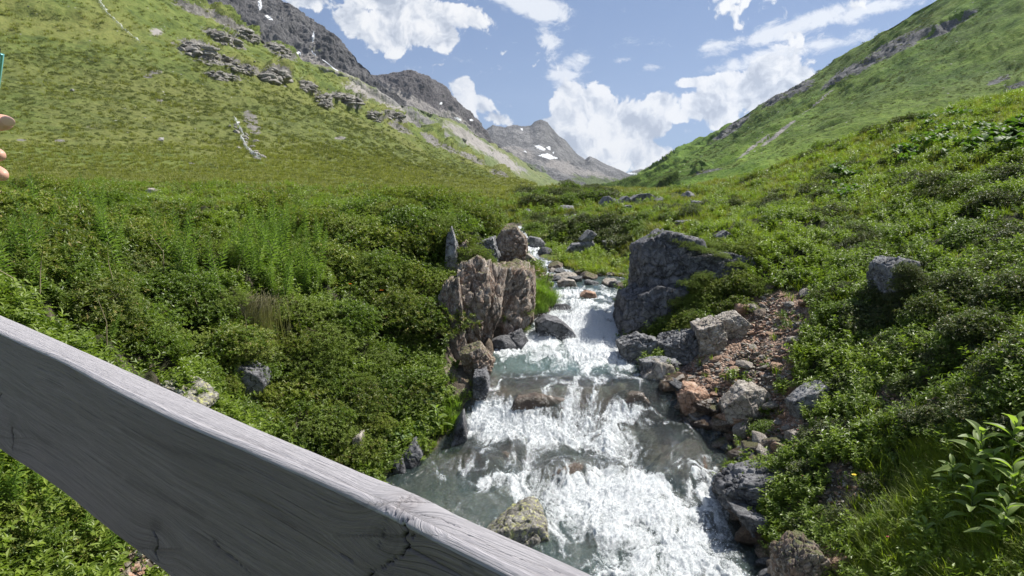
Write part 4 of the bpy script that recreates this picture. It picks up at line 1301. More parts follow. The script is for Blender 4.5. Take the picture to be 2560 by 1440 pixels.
rock_thing('bank_rock', [block([(2060, 1390), (2100, 1375), (2120, 1400), (2090, 1430), (2060, 1420)], None, .35, 57, 5)], M_rock_rust, 'small pinkish stone in the grass above the pale cracked rock')
rock_thing('bank_rock', [block([(1935, 1310), (1960, 1300), (1985, 1325), (1965, 1345), (1940, 1340)], None, .35, 60, 4, fine=.05)], plainmat('yellow_green_moss', (0.13, 0.12, 0.015), 0.95, 0.1), 'round cushion of yellow green moss on the right waterline', cat='moss cushion')

# -- rocks standing in the stream
rock_thing('stream_boulder', [block([(1340, 805), (1362, 790), (1400, 800), (1432, 825), (1448, 850), (1440, 870), (1360, 862), (1343, 835)], 13.3, .75, 70, 6, 1.2, .03, .02, .012)], M_rock_dark, 'big dark angular boulder standing in the white water of the gorge', cat='boulder')
rock_thing('stream_boulder', [block([(1395, 705), (1410, 697), (1435, 700), (1442, 716), (1420, 722), (1398, 719)], 18.0, .5, 71, 5)], M_rock_pale, 'smooth rounded brown boulder in the calm water above the gorge', cat='boulder')
rock_thing('stream_boulder', [block([(1450, 738), (1465, 727), (1488, 732), (1492, 744), (1455, 748)], 16.4, .4, 72, 5)], M_rock_rust, 'brown stone parting the riffle above the gorge', cat='boulder')
rock_thing('stream_boulder', [block([(1215, 1330), (1260, 1300), (1330, 1285), (1365, 1300), (1380, 1350), (1375, 1400), (1300, 1430), (1220, 1380)], 7.7, .8, 73, 6, 2.2, .07, .05)], M_rock_lich, 'lichen spotted boulder in the green water just past the wooden board', cat='boulder')
i_ = 0
for (px, py, s_, lb) in [(1420, 690, .30, 'grey stone behind the smooth rounded boulder'), (1440, 697, .22, 'small stone touching the smooth rounded boulder'), (1470, 690, .26, 'pale squarish stone at the edge of the calm water'), (1392, 697, .18, 'dark stone left of the smooth rounded boulder'),
                         (1480, 708, .18, 'low flat stone right of the smooth rounded boulder'), (1392, 664, .24, 'brown stone at the tip of the grassy mound'), (1380, 676, .17, 'pale stone on the gravel spit'), (1362, 678, .14, 'rounded stone on the left of the gravel spit'),
                         (1345, 684, .12, 'light pebble nearest the upper stream on the spit'), (1340, 610, .3, 'dark stone in the upper rapids'), (1360, 632, .3, 'dark stone dividing the upper rapids'), (1400, 772, .20, 'dark wet stone by the grassy bank'), (1412, 770, .16, 'black wet stone in the riffle next to the grassy bank'),
                         (1545, 712, .22, 'flat pale stone at the far shore of the calm water'), (1565, 716, .20, 'reddish pale stone at the far shore'), (1520, 708, .24, 'long flat stone just above the calm water'), (1290, 850, .30, 'dark wet stone below the undercut rock'), (1265, 862, .26, 'low wet stone beside the teal pool'),
                         (1380, 690, .16, 'tiny grey stone between spit and boulder'), (1400, 680, .2, 'small shore stone above the rounded boulder'), (1455, 680, .2, 'small shore stone under the bright grass')]:
    a, b = ray(px, py)
    ys_ = np.linspace(8, 30, 1500)
    k = int(np.argmax(b * ys_ < np.interp(ys_, yS, zW) + s_ * .2))
    V, F = boulder(200 + i_, 4, squash=(1.1, .9, .62))
    mt = [M_rock_pale, M_rock_grey, M_rock_warm][i_ % 3] if 'dark' not in lb and 'black' not in lb and 'wet' not in lb else M_rock_dark
    tag(link('stream_stone', mesh('stream_stone', V, F, [mt]), loc=(a * ys_[k], ys_[k], float(np.interp(ys_[k], yS, zW)) + s_ * .12), rot=(0, 0, rng.random() * 6), scl=s_), lb, 'stone', 'stones in and beside the stream')
    i_ += 1
# submerged rocks the cascade runs over
SUBL = ['broad brown rock sill under the lip of the cascade', 'brown sill rock at the right of the lip', 'largest dark rock under spray in the right of the cascade', 'round brown rock in the middle of the lower cascade', 'brown rock at the left of the lower cascade',
        'small brown rock left of the middle one', 'brown rock under the left of the lip', 'low rock between the middle and largest cascade rocks', 'rock under the rapid in the gorge', 'dark rock under foam near the bottom', 'green brown rock under the clear water', 'brown rock under the clear water past the board', 'dark rock under the right rim of the cascade', 'low rock in the centre of the upper cascade']
for k, (cx, cy, rx, ry, hh, zw) in enumerate(DOM):
    V, F = boulder(300 + k, 5, squash=(rx * 1.0, ry * 1.1, max(hh * 1.0, .12) + .25), step=.05, fine=.05)
    tag(link('cascade_rock', mesh('cascade_rock', V, F, [M_wet]), loc=(cx, cy, zw - .36 + (-.02 if hh > .1 else -.05))), SUBL[k], 'rock', 'rocks the cascade runs over')

ORD = ['first', 'second', 'third', 'fourth', 'fifth', 'sixth', 'seventh', 'eighth', 'ninth', 'tenth', 'eleventh', 'twelfth', 'thirteenth', 'fourteenth', 'fifteenth', 'sixteenth', 'seventeenth', 'eighteenth', 'nineteenth', 'twentieth'] + ['%dth' % q for q in range(21, 60)]


def row_labels(pts, what, where):
    """single out look-alikes by their row and their place along it"""
    n = len(pts)
    rows = max(1, int(round(math.sqrt(n / 2.2))))
    order = sorted(range(n), key=lambda i: pts[i][1])
    out = [None] * n
    per = int(math.ceil(n / rows))
    for r_i in range(rows):
        row = sorted(order[r_i * per:(r_i + 1) * per], key=lambda i: pts[i][0])
        for c_i, i in enumerate(row):
            out[i] = '%s %s, %s from left in %s row down' % (what, where, ORD[c_i], ORD[r_i]) if rows > 1 else '%s %s, %s from the left' % (what, where, ORD[c_i])
    return out


# -- scree of rusty stones: individually placed, then gravel
stone_me = []
for k in range(8):
    V, F = boulder(400 + k, 2, planes=9, squash=(1.2, .9, .42), fine=.02)
    for mt in (M_rock_rust, M_rock_pale):
        stone_me.append(mesh('scree_stone', V, F, [mt], smooth=False))
SCREE_P = [(1680, 960), (1750, 885), (1870, 800), (1910, 740), (2010, 740), (2000, 850), (1985, 950), (2015, 1020), (2005, 1130), (1900, 1140), (1790, 1085), (1690, 1020)]


def scatter_px(poly, n, seed):
    r = np.random.default_rng(seed)
    pl = np.array(poly)
    out = []
    while len(out) < n:
        q = r.uniform(pl.min(0), pl.max(0), (n * 3, 2))
        ok = inpoly(q[:, 0], q[:, 1], poly)
        out += list(q[ok])
    return out[:n]


SPTS = scatter_px(SCREE_P, 270, 5)
SLAB = row_labels(SPTS, 'loose flat stone', 'of the rusty scree')
for k, (px, py) in enumerate(SPTS):
    x, y, z = hit(px, py)
    s = rng.uniform(.030, .075) * (1.9 if rng.random() < .08 else 1)
    o = link('scree_stone', stone_me[rng.integers(16)], loc=(x, y, z + s * .25), rot=(rng.uniform(-.4, .4), rng.uniform(-.2, .5), rng.random() * 6), scl=s)
    tag(o, SLAB[k], 'stone', 'loose stones of the rusty scree')
EDGE = [((1640, 945), .2), ((1660, 958), .17), ((1690, 945), .14), ((1720, 880), .16), ((1700, 905), .14), ((1850, 785), .22), ((1870, 775), .2), ((1900, 790), .15), ((1830, 800), .15), ((1740, 1060), .22), ((1780, 1050), .14), ((1830, 1075), .25), ((1860, 1100), .2), ((1890, 1090), .16), ((1850, 1130), .2),
        ((1900, 1115), .18), ((1930, 1120), .2), ((1960, 1130), .16), ((1990, 1100), .2), ((1880, 1130), .22), ((2010, 1130), .14), ((1870, 735), .13), ((1920, 730), .13), ((2020, 760), .16), ((1975, 770), .12)]
ELAB = row_labels([e_[0] for e_ in EDGE], 'bucket sized angular stone', 'round the scree edge')
for k, ((px, py), s) in enumerate(EDGE):
    x, y, z = hit(px, py)
    V, F = boulder(500 + k, 4, planes=9, squash=(1.2, .9, .6))
    tag(link('bank_stone', mesh('bank_stone', V, F, [[M_rock_pale, M_rock_warm, M_rock_rust][k % 3]]), loc=(x, y, z + s * .2), rot=(rng.uniform(-.3, .3), rng.uniform(-.3, .3), rng.random() * 6), scl=s * .8),
        ELAB[k], 'stone', 'larger stones round the scree edge')
# dark wet blocks all along the right waterline
WB = []
wr_ = np.random.default_rng(77)
wl_ = [(1650, 975), (1690, 1010), (1720, 1050), (1770, 1070), (1800, 1105), (1835, 1135), (1850, 1165), (1820, 1200), (1815, 1250), (1850, 1300), (1890, 1350), (1920, 1400), (1935, 1470)]
for k in range(64):
    t = (k + .5) / 64 * (len(wl_) - 1)
    i0 = int(t)
    px = wl_[i0][0] * (1 - t + i0) + wl_[min(i0 + 1, 12)][0] * (t - i0) + wr_.uniform(-6, 52)
    py = wl_[i0][1] * (1 - t + i0) + wl_[min(i0 + 1, 12)][1] * (t - i0) + wr_.uniform(-14, 14)
    WB.append((px, py))
WLAB = row_labels(WB, 'dark wet block', 'along right waterline')
WBM = [mesh('waterline_block', *boulder(640 + k, 4, planes=8, squash=(1.3, .9, .55), step=.12, crack=.08), [[M_rock_dark, M_rock_warm, M_wet][k % 3]]) for k in range(9)]
for k, (px, py) in enumerate(WB):
    x, y, z = hit(px, py)
    s = wr_.uniform(.07, .20)
    tag(link('waterline_block', WBM[k % 9], loc=(x, y, z + s * .1), rot=(wr_.uniform(-.3, .3), wr_.uniform(-.3, .3), wr_.random() * 6), scl=s), WLAB[k], 'rock', 'dark blocks along the right waterline')
# dense rubble along the right waterline and gravel on the bare patches
gp, gs = [], []
for poly, n_, s0, s1, sd_ in [(SCREE_P, 3600, .014, .040, 1), (POLY_DIRT[0], 350, .012, .03, 2), (POLY_DIRT[1], 160, .012, .04, 3), (POLY_DIRT[3], 260, .012, .035, 4), (POLY_DIRT[2], 90, .015, .04, 5), (POLY_DIRT[4], 120, .015, .05, 6),
                              ([(1640, 960), (1700, 1040), (1830, 1120), (1850, 1180), (1810, 1190), (1700, 1060)], 260, .03, .09, 7), ([(1340, 672), (1400, 676), (1480, 690), (1470, 700), (1380, 694), (1340, 690)], 60, .03, .08, 8), ([(1500, 700), (1585, 700), (1580, 722), (1520, 716)], 90, .04, .1, 9)]:
    for (px, py) in scatter_px(poly, n_, 50 + sd_):
        x, y, z = hit(px, py)
        s = rng.uniform(s0, s1)
        gp.append((x, y, z + s * .2))
        gs.append(s)
gp = np.array(gp)
tv, tf = boulder(440, 1, planes=8, squash=(1.2, .9, .5), fine=0)
V, F = stamp(tv, tf, gp, frames(rng.normal(size=gp.shape) * (.3, .3, 0) + (0, 0, 1), rng.random(len(gp)) * 6), np.array(gs)[:, None])
mi = np.repeat(rng.integers(0, 3, len(gp)), len(tf))
tag(link('gravel', mesh('gravel', V, F, [M_rock_rust, M_rock_pale, M_rock_warm], smooth=False, mi=mi)), kind='stuff')

# -- boulders of the far bend (about 75 m away) and on the middle ground
for k, (poly, d) in enumerate([([(1570, 500), (1590, 486), (1615, 484), (1632, 497), (1620, 512), (1580, 512)], 72), ([(1545, 500), (1560, 490), (1572, 500), (1566, 514), (1548, 512)], 74), ([(1500, 512), (1515, 490), (1530, 500), (1520, 520), (1503, 522)], 70),
                              ([(1530, 510), (1542, 500), (1550, 515), (1538, 522)], 69), ([(1632, 500), (1650, 492), (1660, 502), (1640, 508)], 76), ([(1552, 515), (1568, 512), (1572, 522), (1556, 525)], 68)]):
    rock_thing('bend_boulder', [block(poly, None, 2.2, 600 + k, 5)], M_rock_grey, ['largest grey boulder at the far bend of the stream', 'left neighbour of the largest boulder at the far bend', 'reddish upright rock left of the far bend boulders', 'small boulder between the upright rock and the far bend', 'low boulder at the right end of the far bend', 'lowest boulder of the far bend heap'][k], 'boulders of the far bend', 'boulder')
for k, (px, py, s, lb) in enumerate([(1408, 528, .5, 'dark rock on the grassy hump left of the far bend'), (1437, 552, .4, 'grey rock on the mound above the bend'), (1320, 540, .4, 'pale rock on the far left bank'), (1742, 515, .3, 'rust brown stone on the meadow right of the far bend'),
                                     (1925, 510, .25, 'grey stone among dark shrubs halfway up the right bank'), (1800, 510, .2, 'small stone by the path line of the right meadow'), (1725, 495, .4, 'pale stone on the far right meadow'), (1415, 545, .3, 'small dark stone under the grassy hump')]):
    x, y, z = hit(px, py)
    V, F = boulder(700 + k, 4)
    tag(link('meadow_stone', mesh('meadow_stone', V, F, [M_rock_grey]), loc=(x, y, z), rot=(0, 0, k), scl=s), lb, 'stone')

# ------------------------------------------------------------------ the wooden bridge: handrail board in front, posts and deck below
RH_ = 0.385


def on_plane(pts, z):
    pts = np.array(pts, float)
    a, b = ray(pts[:, 0], pts[:, 1])
    y = z / b
    return np.stack([a * y, y], -1)


FAR = on_plane([(0, 787), (200, 873), (400, 962), (640, 1070), (860, 1160), (950, 1200), (1025, 1230), (1150, 1290), (1280, 1345), (1480, 1436)], -RH_)
NEAR = on_plane([(0, 834), (150, 901), (300, 983), (450, 1056), (600, 1118), (750, 1183), (900, 1252), (960, 1282), (1010, 1310), (1060, 1330), (1150, 1380), (1250, 1430)], -RH_ - .006)
c0 = NEAR.mean(0)
u_, s_, vt = np.linalg.svd(NEAR - c0)
T = vt[0] * (1 if vt[0][0] > 0 else -1)                # along the board, towards the right (and the camera)
Nn = np.array([T[1], -T[0]])                           # horizontal normal
if Nn[1] > 0:
    Nn = -Nn                                           # faces the camera
sF, oF = (FAR - c0) @ T, (FAR - c0) @ Nn
sN, oN = (NEAR - c0) @ T, (NEAR - c0) @ Nn
BOT = [(0, 1128), (100, 1193), (200, 1272), (300, 1343), (385, 1393), (440, 1440)]
sB, zB = [], []
for (px, py) in BOT:
    a, b = ray(px, py)
    # ray (a, 1) * y meets the vertical plane through the near edge
    y = (c0 @ Nn) / (np.array([float(a), 1.0]) @ Nn)
    sB.append((np.array([float(a), 1.0]) * y - c0) @ T)
    zB.append(float(b) * y)
s0, s1 = sN.min() - 1.9, sN.max() + 1.0
NS = 1500
S = np.linspace(s0, s1, NS)


def smooth(v, k=41):
    return np.convolve(np.pad(v, k // 2, mode='edge'), np.ones(k) / k, 'valid')


of = smooth(np.interp(S, sF, oF), 61)
on = smooth(np.interp(S, sN, oN), 61)
zb = smooth(np.interp(S, sB, zB), 121)
top = -RH_ + 0 * S
# perimeter: top (far to near), bevel, front (down), bottom, back
prof = []
nt, nf = 34, 120
for k in range(nt):
    f = k / (nt - 1)
    prof.append((of * (1 - f) + (on - .016) * f, top - .002 * (2 * f - 1) ** 4, 0))
for k in range(1, 6):
    a = k / 5 * math.pi / 2
    prof.append((on - .016 + .016 * math.sin(a * .75) / math.sin(math.pi * .375), top - .009 + .009 * math.cos(a), 1))
for k in range(1, nf):
    f = k / (nf - 1)
    prof.append((on, (top - .009) * (1 - f) + (zb + .006) * f, 2))
for k in range(1, 4):
    a = k / 3 * math.pi / 2
    prof.append((on - .006 + .006 * math.cos(a), zb + .006 - .006 * math.sin(a), 3))
for k in range(1, 8):
    f = k / 7
    prof.append(((on - .006) * (1 - f) + of * f, zb, 3))
for k in range(1, 12):
    f = k / 12
    prof.append((of, zb * (1 - f) + top * f, 4))
NPf = len(prof)
Og = np.array([p[0] for p in prof]).T                 # NS, NP
Zg = np.array([np.broadcast_to(p[1], NS) for p in prof]).T
side = np.tile([p[2] for p in prof], (NS, 1)).ravel()
Sg = np.repeat(S[:, None], NPf, 1)
XYZ = np.stack([c0[0] + T[0] * Sg + Nn[0] * Og, c0[1] + T[1] * Sg + Nn[1] * Og, Zg], -1).reshape(-1, 3)
bqx, bqy = proj(XYZ[:, 0], XYZ[:, 1], XYZ[:, 2])
perim = np.where(side == 0, (Og.ravel() - on.mean()) * 1.0, -(top[0] - Zg.ravel()))


def segdist(qx, qy, pl):
    d = np.full(len(qx), 1e9)
    t_ = np.zeros(len(qx))
    for k in range(len(pl) - 1):
        x1, y1 = pl[k]
        x2, y2 = pl[k + 1]
        L2 = (x2 - x1) ** 2 + (y2 - y1) ** 2
        t = np.clip(((qx - x1) * (x2 - x1) + (qy - y1) * (y2 - y1)) / L2, 0, 1)
        dd = np.hypot(qx - x1 - t * (x2 - x1), qy - y1 - t * (y2 - y1))
        t_ = np.where(dd < d, (k + t) / (len(pl) - 1), t_)
        d = np.minimum(d, dd)
    return d, t_


vis = (side <= 3) & (XYZ[:, 1] > 0.15)
wob = fbm(np.stack([bqx / 14, bqy / 14, 0 * bqx], -1), 3) * 6
CRK = [([(1008, 1306), (1018, 1330), (1008, 1345), (1021, 1366), (1006, 1385), (985, 1401), (965, 1415), (940, 1425), (915, 1446)], 5.0, 1), ([(1036, 1335), (1022, 1364)], 2.6, .8), ([(1022, 1370), (1080, 1402), (1150, 1440), (1230, 1475)], 1.8, .6), ([(850, 1386), (885, 1404), (935, 1430)], 2.2, .6),
       ([(1012, 1303), (1035, 1298), (1055, 1293), (1100, 1299), (1150, 1319)], 2.6, .8), ([(968, 1270), (963, 1300), (960, 1330), (945, 1370)], 1.3, .4), ([(990, 1290), (1003, 1245), (1012, 1262), (1030, 1240)], 1.2, .5),
       ([(383, 1330), (396, 1352), (388, 1380), (398, 1405)], 4, .8), ([(28, 1068), (34, 1100), (30, 1126)], 4, .7), ([(535, 1352), (545, 1368), (580, 1392), (625, 1434)], 2.6, .7), ([(1165, 1335), (1260, 1383), (1400, 1432)], 1.2, .4), ([(1130, 1400), (1200, 1430), (1300, 1480)], 1.2, .4), ([(3, 986), (-2, 990), (1, 994)], 3, .8)]
crack = np.zeros(len(bqx))
for pl, wd, dp_ in CRK:
    d_, t_ = segdist(bqx + wob, bqy + wob * .6, pl)
    wdt = wd * (1.05 - .8 * t_) if wd < 4.5 else wd * (1.1 - .5 * t_)
    wdt = np.maximum(wdt * .62, 1.0)
    crack = np.maximum(crack, dp_ * (1 - sstep(wdt * .35, wdt * 1.15, d_)))
crack *= vis
STN = [([(310, 1078), (370, 1100), (430, 1128), (520, 1140), (600, 1172)], 11, .55), ([(320, 1200), (380, 1232), (440, 1262), (505, 1290)], 10, .85), ([(275, 1170), (295, 1185)], 8, .6), ([(640, 1278), (690, 1300), (740, 1320)], 8, .55), ([(130, 1068), (180, 1090), (215, 1108)], 8, .35), ([(30, 1070), (75, 1080), (122, 1110)], 8, .7), ([(32, 1060), (32, 1125)], 14, .6),
       ([(390, 1310), (392, 1400)], 18, .75), ([(535, 1350), (550, 1372)], 13, .7), ([(560, 1385), (650, 1440)], 7, .5), ([(480, 1330), (520, 1350)], 7, .5), ([(455, 1290), (600, 1370), (700, 1410)], 7, .3), ([(750, 1180), (830, 1215), (900, 1270)], 16, .25), ([(600, 1090), (700, 1140)], 8, .2), ([(1110, 1345), (1190, 1385)], 5, .3)]
stain = np.zeros(len(bqx))
for pl, wd, k in STN:
    d_, t_ = segdist(bqx + wob * 1.5, bqy + wob * 1.5, pl)
    stain = np.maximum(stain, k * np.exp(-(d_ / wd) ** 2 * 1.2))
kn = np.exp(-(((bqx - 965) / 46) ** 2 + ((bqy - 1345) / 58) ** 2) * 1.0)
stain = np.maximum(stain, .65 * sstep(.25, .75, kn) * (side == 2)) * vis
# grain height field: runs along the board, swirls round the knots
KN = [(1012, 1262, 62, 30, 0), (960, 1340, 60, 75, 2), (392, 1372, 30, 50, 2), (32, 1095, 26, 45, 2)]
gc = perim.copy() + fbm(np.stack([Sg.ravel() * 1.1, perim * 3, side * 3.1], -1), 2) * .02
ringw = np.zeros(len(gc))
ringr = np.zeros(len(gc))
for (kx, ky, rx, ry, sd_) in KN:
    r2 = ((bqx - kx) / rx) ** 2 + ((bqy - ky) / ry) ** 2
    e = np.exp(-r2 * .55) * vis
    gc += e * .03 * np.sign(bqy - ky + .01) * (1 if sd_ == 2 else -1)
    ww = (1 if sd_ == 0 else .35) * sstep(1.1, .55, np.sqrt(r2)) * ((side <= 1) if sd_ == 0 else (side == 2)) * vis
    ringr = np.where(ww > ringw, np.sqrt(r2), ringr)
    ringw = np.maximum(ringw, ww)
bump_ = fbm(np.stack([Sg.ravel() * 5, gc * 160, side * 2.2], -1), 3, gain=.7) * .0011 + fbm(np.stack([Sg.ravel() * 2.0, perim * 8, side], -1), 3) * .0016
NRM = np.zeros_like(XYZ)
nx2, ny2 = Nn
fr_ = (side >= 1) & (side <= 2)
NRM[side == 0] = (0, 0, 1)
NRM[side == 1] = (nx2 * .7, ny2 * .7, .7)
NRM[side == 2] = (nx2, ny2, 0)
NRM[side == 3] = (0, 0, -1)
NRM[side == 4] = (-nx2, -ny2, 0)
bulge = np.exp(-(((bqx - 1010) / 90) ** 2 + ((bqy - 1270) / 60) ** 2)) * .004 * (side <= 1)
XYZ = XYZ + NRM * (bump_ + bulge - crack * .008)[:, None]
F = gridfaces(NPf, NS, True)
cap0 = np.arange(NPf)[None, ::-1]
cap1 = (np.arange(NPf) + (NS - 1) * NPf)[None]


def mat_board():
    m, n = newmat('weathered_board')
    gc_ = n.attr('grain')
    al = n.attr('along')
    sd_ = n.attr('side')
    v = n.node('ShaderNodeCombineXYZ', {0: n.m('MULTIPLY', al, 2.2), 1: n.m('MULTIPLY', gc_, 150), 2: n.m('MULTIPLY', sd_, 3.3)}).outputs[0]
    g1_ = n.noise(v, 1.0, 6, 0.7)
    v2 = n.node('ShaderNodeCombineXYZ', {0: n.m('MULTIPLY', al, 9), 1: n.m('MULTIPLY', gc_, 700), 2: sd_}).outputs[0]
    g2_ = n.noise(v2, 1.0, 3, 0.7)
    cloudy = n.noise(n.node('ShaderNodeCombineXYZ', {0: n.m('MULTIPLY', al, 2.5), 1: n.m('MULTIPLY', gc_, 14), 2: sd_}).outputs[0], 1.0, 5, 0.6)
    col = n.ramp(n.m('ADD', n.m('MULTIPLY', g1_, .55), n.m('MULTIPLY', g2_, .45)), [(0.34, (0.094, 0.079, 0.081)), (0.5, (0.180, 0.155, 0.158)), (0.66, (0.275, 0.245, 0.250))])
    col = n.mix(n.m('MULTIPLY', n.ss(cloudy, .35, .65), .45), col, (0.145, 0.125, 0.126))
    ck_ = n.noise(n.node('ShaderNodeCombineXYZ', {0: n.m('MULTIPLY', al, 3.5), 1: n.m('MULTIPLY', gc_, 330), 2: n.m('ADD', sd_, 7)}).outputs[0], 1.0, 2, 0.6)
    chk = n.ss(ck_, .63, .70)
    col = n.mix(n.m('MULTIPLY', chk, .65), col, (0.035, 0.03, 0.03))
    kw = n.noise(n.pos(), 34, 4, .65)
    col = n.mix(n.ss(sd_, 1.4, 1.6, .62, 0.0), col, (0.50, 0.49, 0.505))  # top and bevel painted lighter than the front, sunlight put into the colour
    rg = n.m('SINE', n.m('ADD', n.m('MULTIPLY', n.attr('ringr'), 26), n.m('MULTIPLY', kw, 16)))
    rc = n.mix(n.ss(rg, -.8, .9), (0.17, 0.15, 0.15), (0.33, 0.30, 0.30))
    col = n.mix(n.m('MULTIPLY', n.attr('ringw'), n.m('MULTIPLY', n.ss(kw, .3, .6), .6)), col, rc)
    st = n.m('MULTIPLY', n.attr('stain'), n.m('MULTIPLY_ADD', n.ss(g1_, .62, .35), .8, .35), clamp=True)
    col = n.mix(n.m('MULTIPLY', st, .8), col, (0.060, 0.050, 0.052))
    col = n.mix(n.ss(n.attr('crack'), .15, .7), col, (0.012, 0.010, 0.010))
    n.out(n.prin(col, 0.62, 0.35, n.bump(n.m('SUBTRACT', n.m('ADD', g1_, n.m('MULTIPLY', g2_, .8)), n.m('MULTIPLY', chk, .5)), 1.0, 0.004)))
    return m


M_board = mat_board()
bo = np.array([XYZ[:, 0].mean(), XYZ[:, 1].mean(), -1.5])
bridge = bpy.data.objects.new('footbridge', None)
COL.objects.link(bridge)
bridge.location = bo
tag(bridge, 'weathered grey wooden footbridge with a thick handrail board across the foreground', 'footbridge')
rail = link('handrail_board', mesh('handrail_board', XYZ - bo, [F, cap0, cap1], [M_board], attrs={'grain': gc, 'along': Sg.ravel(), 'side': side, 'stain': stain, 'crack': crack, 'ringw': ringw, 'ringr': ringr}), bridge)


def obox(c, ax, ex, name, parent, mat):
    """oriented box, edges bevelled"""
    b = bmesh.new()
    bmesh.ops.create_cube(b, size=1)
    M = Matrix((ax[0], ax[1], ax[2])).transposed()
    for v in b.verts:
        v.co = M @ Vector((v.co.x * ex[0], v.co.y * ex[1], v.co.z * ex[2])) + Vector(c)
    bmesh.ops.bevel(b, geom=b.edges[:], offset=.006, segments=2, affect='EDGES')
    me = bpy.data.meshes.new(name)
    b.to_mesh(me)
    b.free()
    me.materials.append(mat)
    return link(name, me, parent)


mb, nb_ = newmat('bridge_timber')
vv_ = nb_.map(nb_.coord('Object'), scale=(3, 3, 3))
gg = nb_.noise(vv_, 9, 6, .7)
nb_.out(nb_.prin(nb_.ramp(gg, [(.3, (.16, .14, .135)), (.6, (.33, .30, .30))]), .75, .3, nb_.bump(gg, .4, .01)))
T3, N3, Z3 = Vector((T[0], T[1], 0)), Vector((Nn[0], Nn[1], 0)), Vector((0, 0, 1))
c3 = Vector((c0[0], c0[1], 0)) - Vector(bo)
on_m, of_m = float(on.mean()), float(of.mean())
for sp_ in (s0 + .2, s1 - .25):
    q = c3 + T3 * sp_ + N3 * (of_m - .055)
    obox(q + Z3 * (-1.08), (T3, N3, Z3), (.11, .10, 1.3), 'post', bridge, mb)
for k in range(17):
    q = c3 + T3 * (s0 + .1 + k * .17) + N3 * (on_m + .62)
    obox(q + Z3 * (-1.53 + .001 * (k % 3)), (T3, N3, Z3), (.155, 1.25, .05), 'plank', bridge, mb)
obox(c3 + T3 * ((s0 + s1) / 2) + N3 * (on_m + .02) + Z3 * (-1.68), (T3, N3, Z3), (s1 - s0, .14, .22), 'beam', bridge, mb)


# ------------------------------------------------------------------ the person at the left edge, holding a phone
def skinned(name, chain, parent, mat, sub=2, off=Vector((0, 0, 0))):
    """chain: list of (list of (point, radius)); first point of the first chain is the root"""
    me = bpy.data.meshes.new(name)
    vs_, es, rs = [], [], []
    for ch in chain:
        start = None
        for k, (p, r_) in enumerate(ch):
            key = None
            for j, q in enumerate(vs_):
                if (Vector(q) - Vector(p)).length < 1e-5:
                    key = j
            if key is None:
                vs_.append(tuple(p))
                rs.append(r_)
                key = len(vs_) - 1
            if start is not None:
                es.append((start, key))
            start = key
    me.from_pydata(vs_, es, [])
    o = bpy.data.objects.new(name, me)
    COL.objects.link(o)
    o.modifiers.new('skin', 'SKIN').use_smooth_shade = True
    for k, sv in enumerate(me.skin_vertices[0].data):
        r_ = rs[k]
        sv.radius = (r_, r_) if np.isscalar(r_) else r_
    me.skin_vertices[0].data[0].use_root = True
    m2_ = o.modifiers.new('sub', 'SUBSURF')
    m2_.levels = m2_.render_levels = sub
    dg = bpy.context.evaluated_depsgraph_get()
    me2 = bpy.data.meshes.new_from_object(o.evaluated_get(dg))
    bpy.data.objects.remove(o)
    me2.transform(Matrix.Translation(-off))
    me2.polygons.foreach_set('use_smooth', np.ones(len(me2.polygons), bool))
    me2.materials.clear()
    me2.materials.append(mat)
    return link(name, me2, parent)


ms_, ns_ = newmat('skin')
sn_ = ns_.noise(ns_.pos(), 120, 4, .6)
ns_.out(ns_.prin(ns_.mix(sn_, (0.50, 0.27, 0.19), (0.62, 0.37, 0.28)), .5, .4, ns_.bump(sn_, .25, .002), **{'Subsurface Weight': .15, 'Subsurface Radius': (.01, .004, .002), 'Subsurface Scale': 1.0}))
M_nail = plainmat('fingernail', (0.68, 0.42, 0.36), .25, .6)
M_jacket = plainmat('dark_jacket', (0.02, 0.02, 0.026), .85)
M_trouser = plainmat('grey_trousers', (0.10, 0.10, 0.11), .85)
M_hair = plainmat('brown_hair', (0.05, 0.03, 0.02), .6)
HD = .75


def hp(px, py, d=HD):
    return tuple(float(c) for c in P(px, py, d))


pb = Vector((-1.32, 0.12, -1.5))
person = bpy.data.objects.new('person', None)
COL.objects.link(person)
person.location = pb
tag(person, 'person at the left edge reaching out a hand that holds up a phone', 'person')
wrist = hp(-330, 470, .70)
palm = hp(-230, 420, .73)
skinned('hand', [[(wrist, .026), (palm, (.036, .018))],
                 [(palm, (.036, .018)), (hp(-150, 340, .73), .015), (hp(-70, 318, .74), .0118), (hp(-20, 306, .745), .0108), (hp(20, 306, .75), .0088), (hp(31, 308, .75), .005)],
                 [(palm, (.036, .018)), (hp(-170, 380, .76), .012), (hp(-95, 372, .78), .0098), (hp(-45, 376, .775), .0092), (hp(-4, 388, .76), .0080), (hp(6, 390, .755), .005)],
                 [(palm, (.036, .018)), (hp(-175, 425, .76), .012), (hp(-90, 418, .785), .0100), (hp(-35, 420, .78), .0094), (hp(3, 436, .765), .0082), (hp(13, 442, .76), .005)],
                 [(palm, (.036, .018)), (hp(-185, 465, .755), .011), (hp(-110, 468, .78), .0094), (hp(-60, 474, .775), .0088), (hp(-24, 488, .76), .0076), (hp(-16, 492, .755), .0045)],
                 [(palm, (.036, .018)), (hp(-200, 500, .75), .010), (hp(-140, 515, .77), .0084), (hp(-100, 525, .765), .0078), (hp(-70, 536, .755), .0066), (hp(-63, 540, .75), .004)]],
        person, ms_, 3, pb)
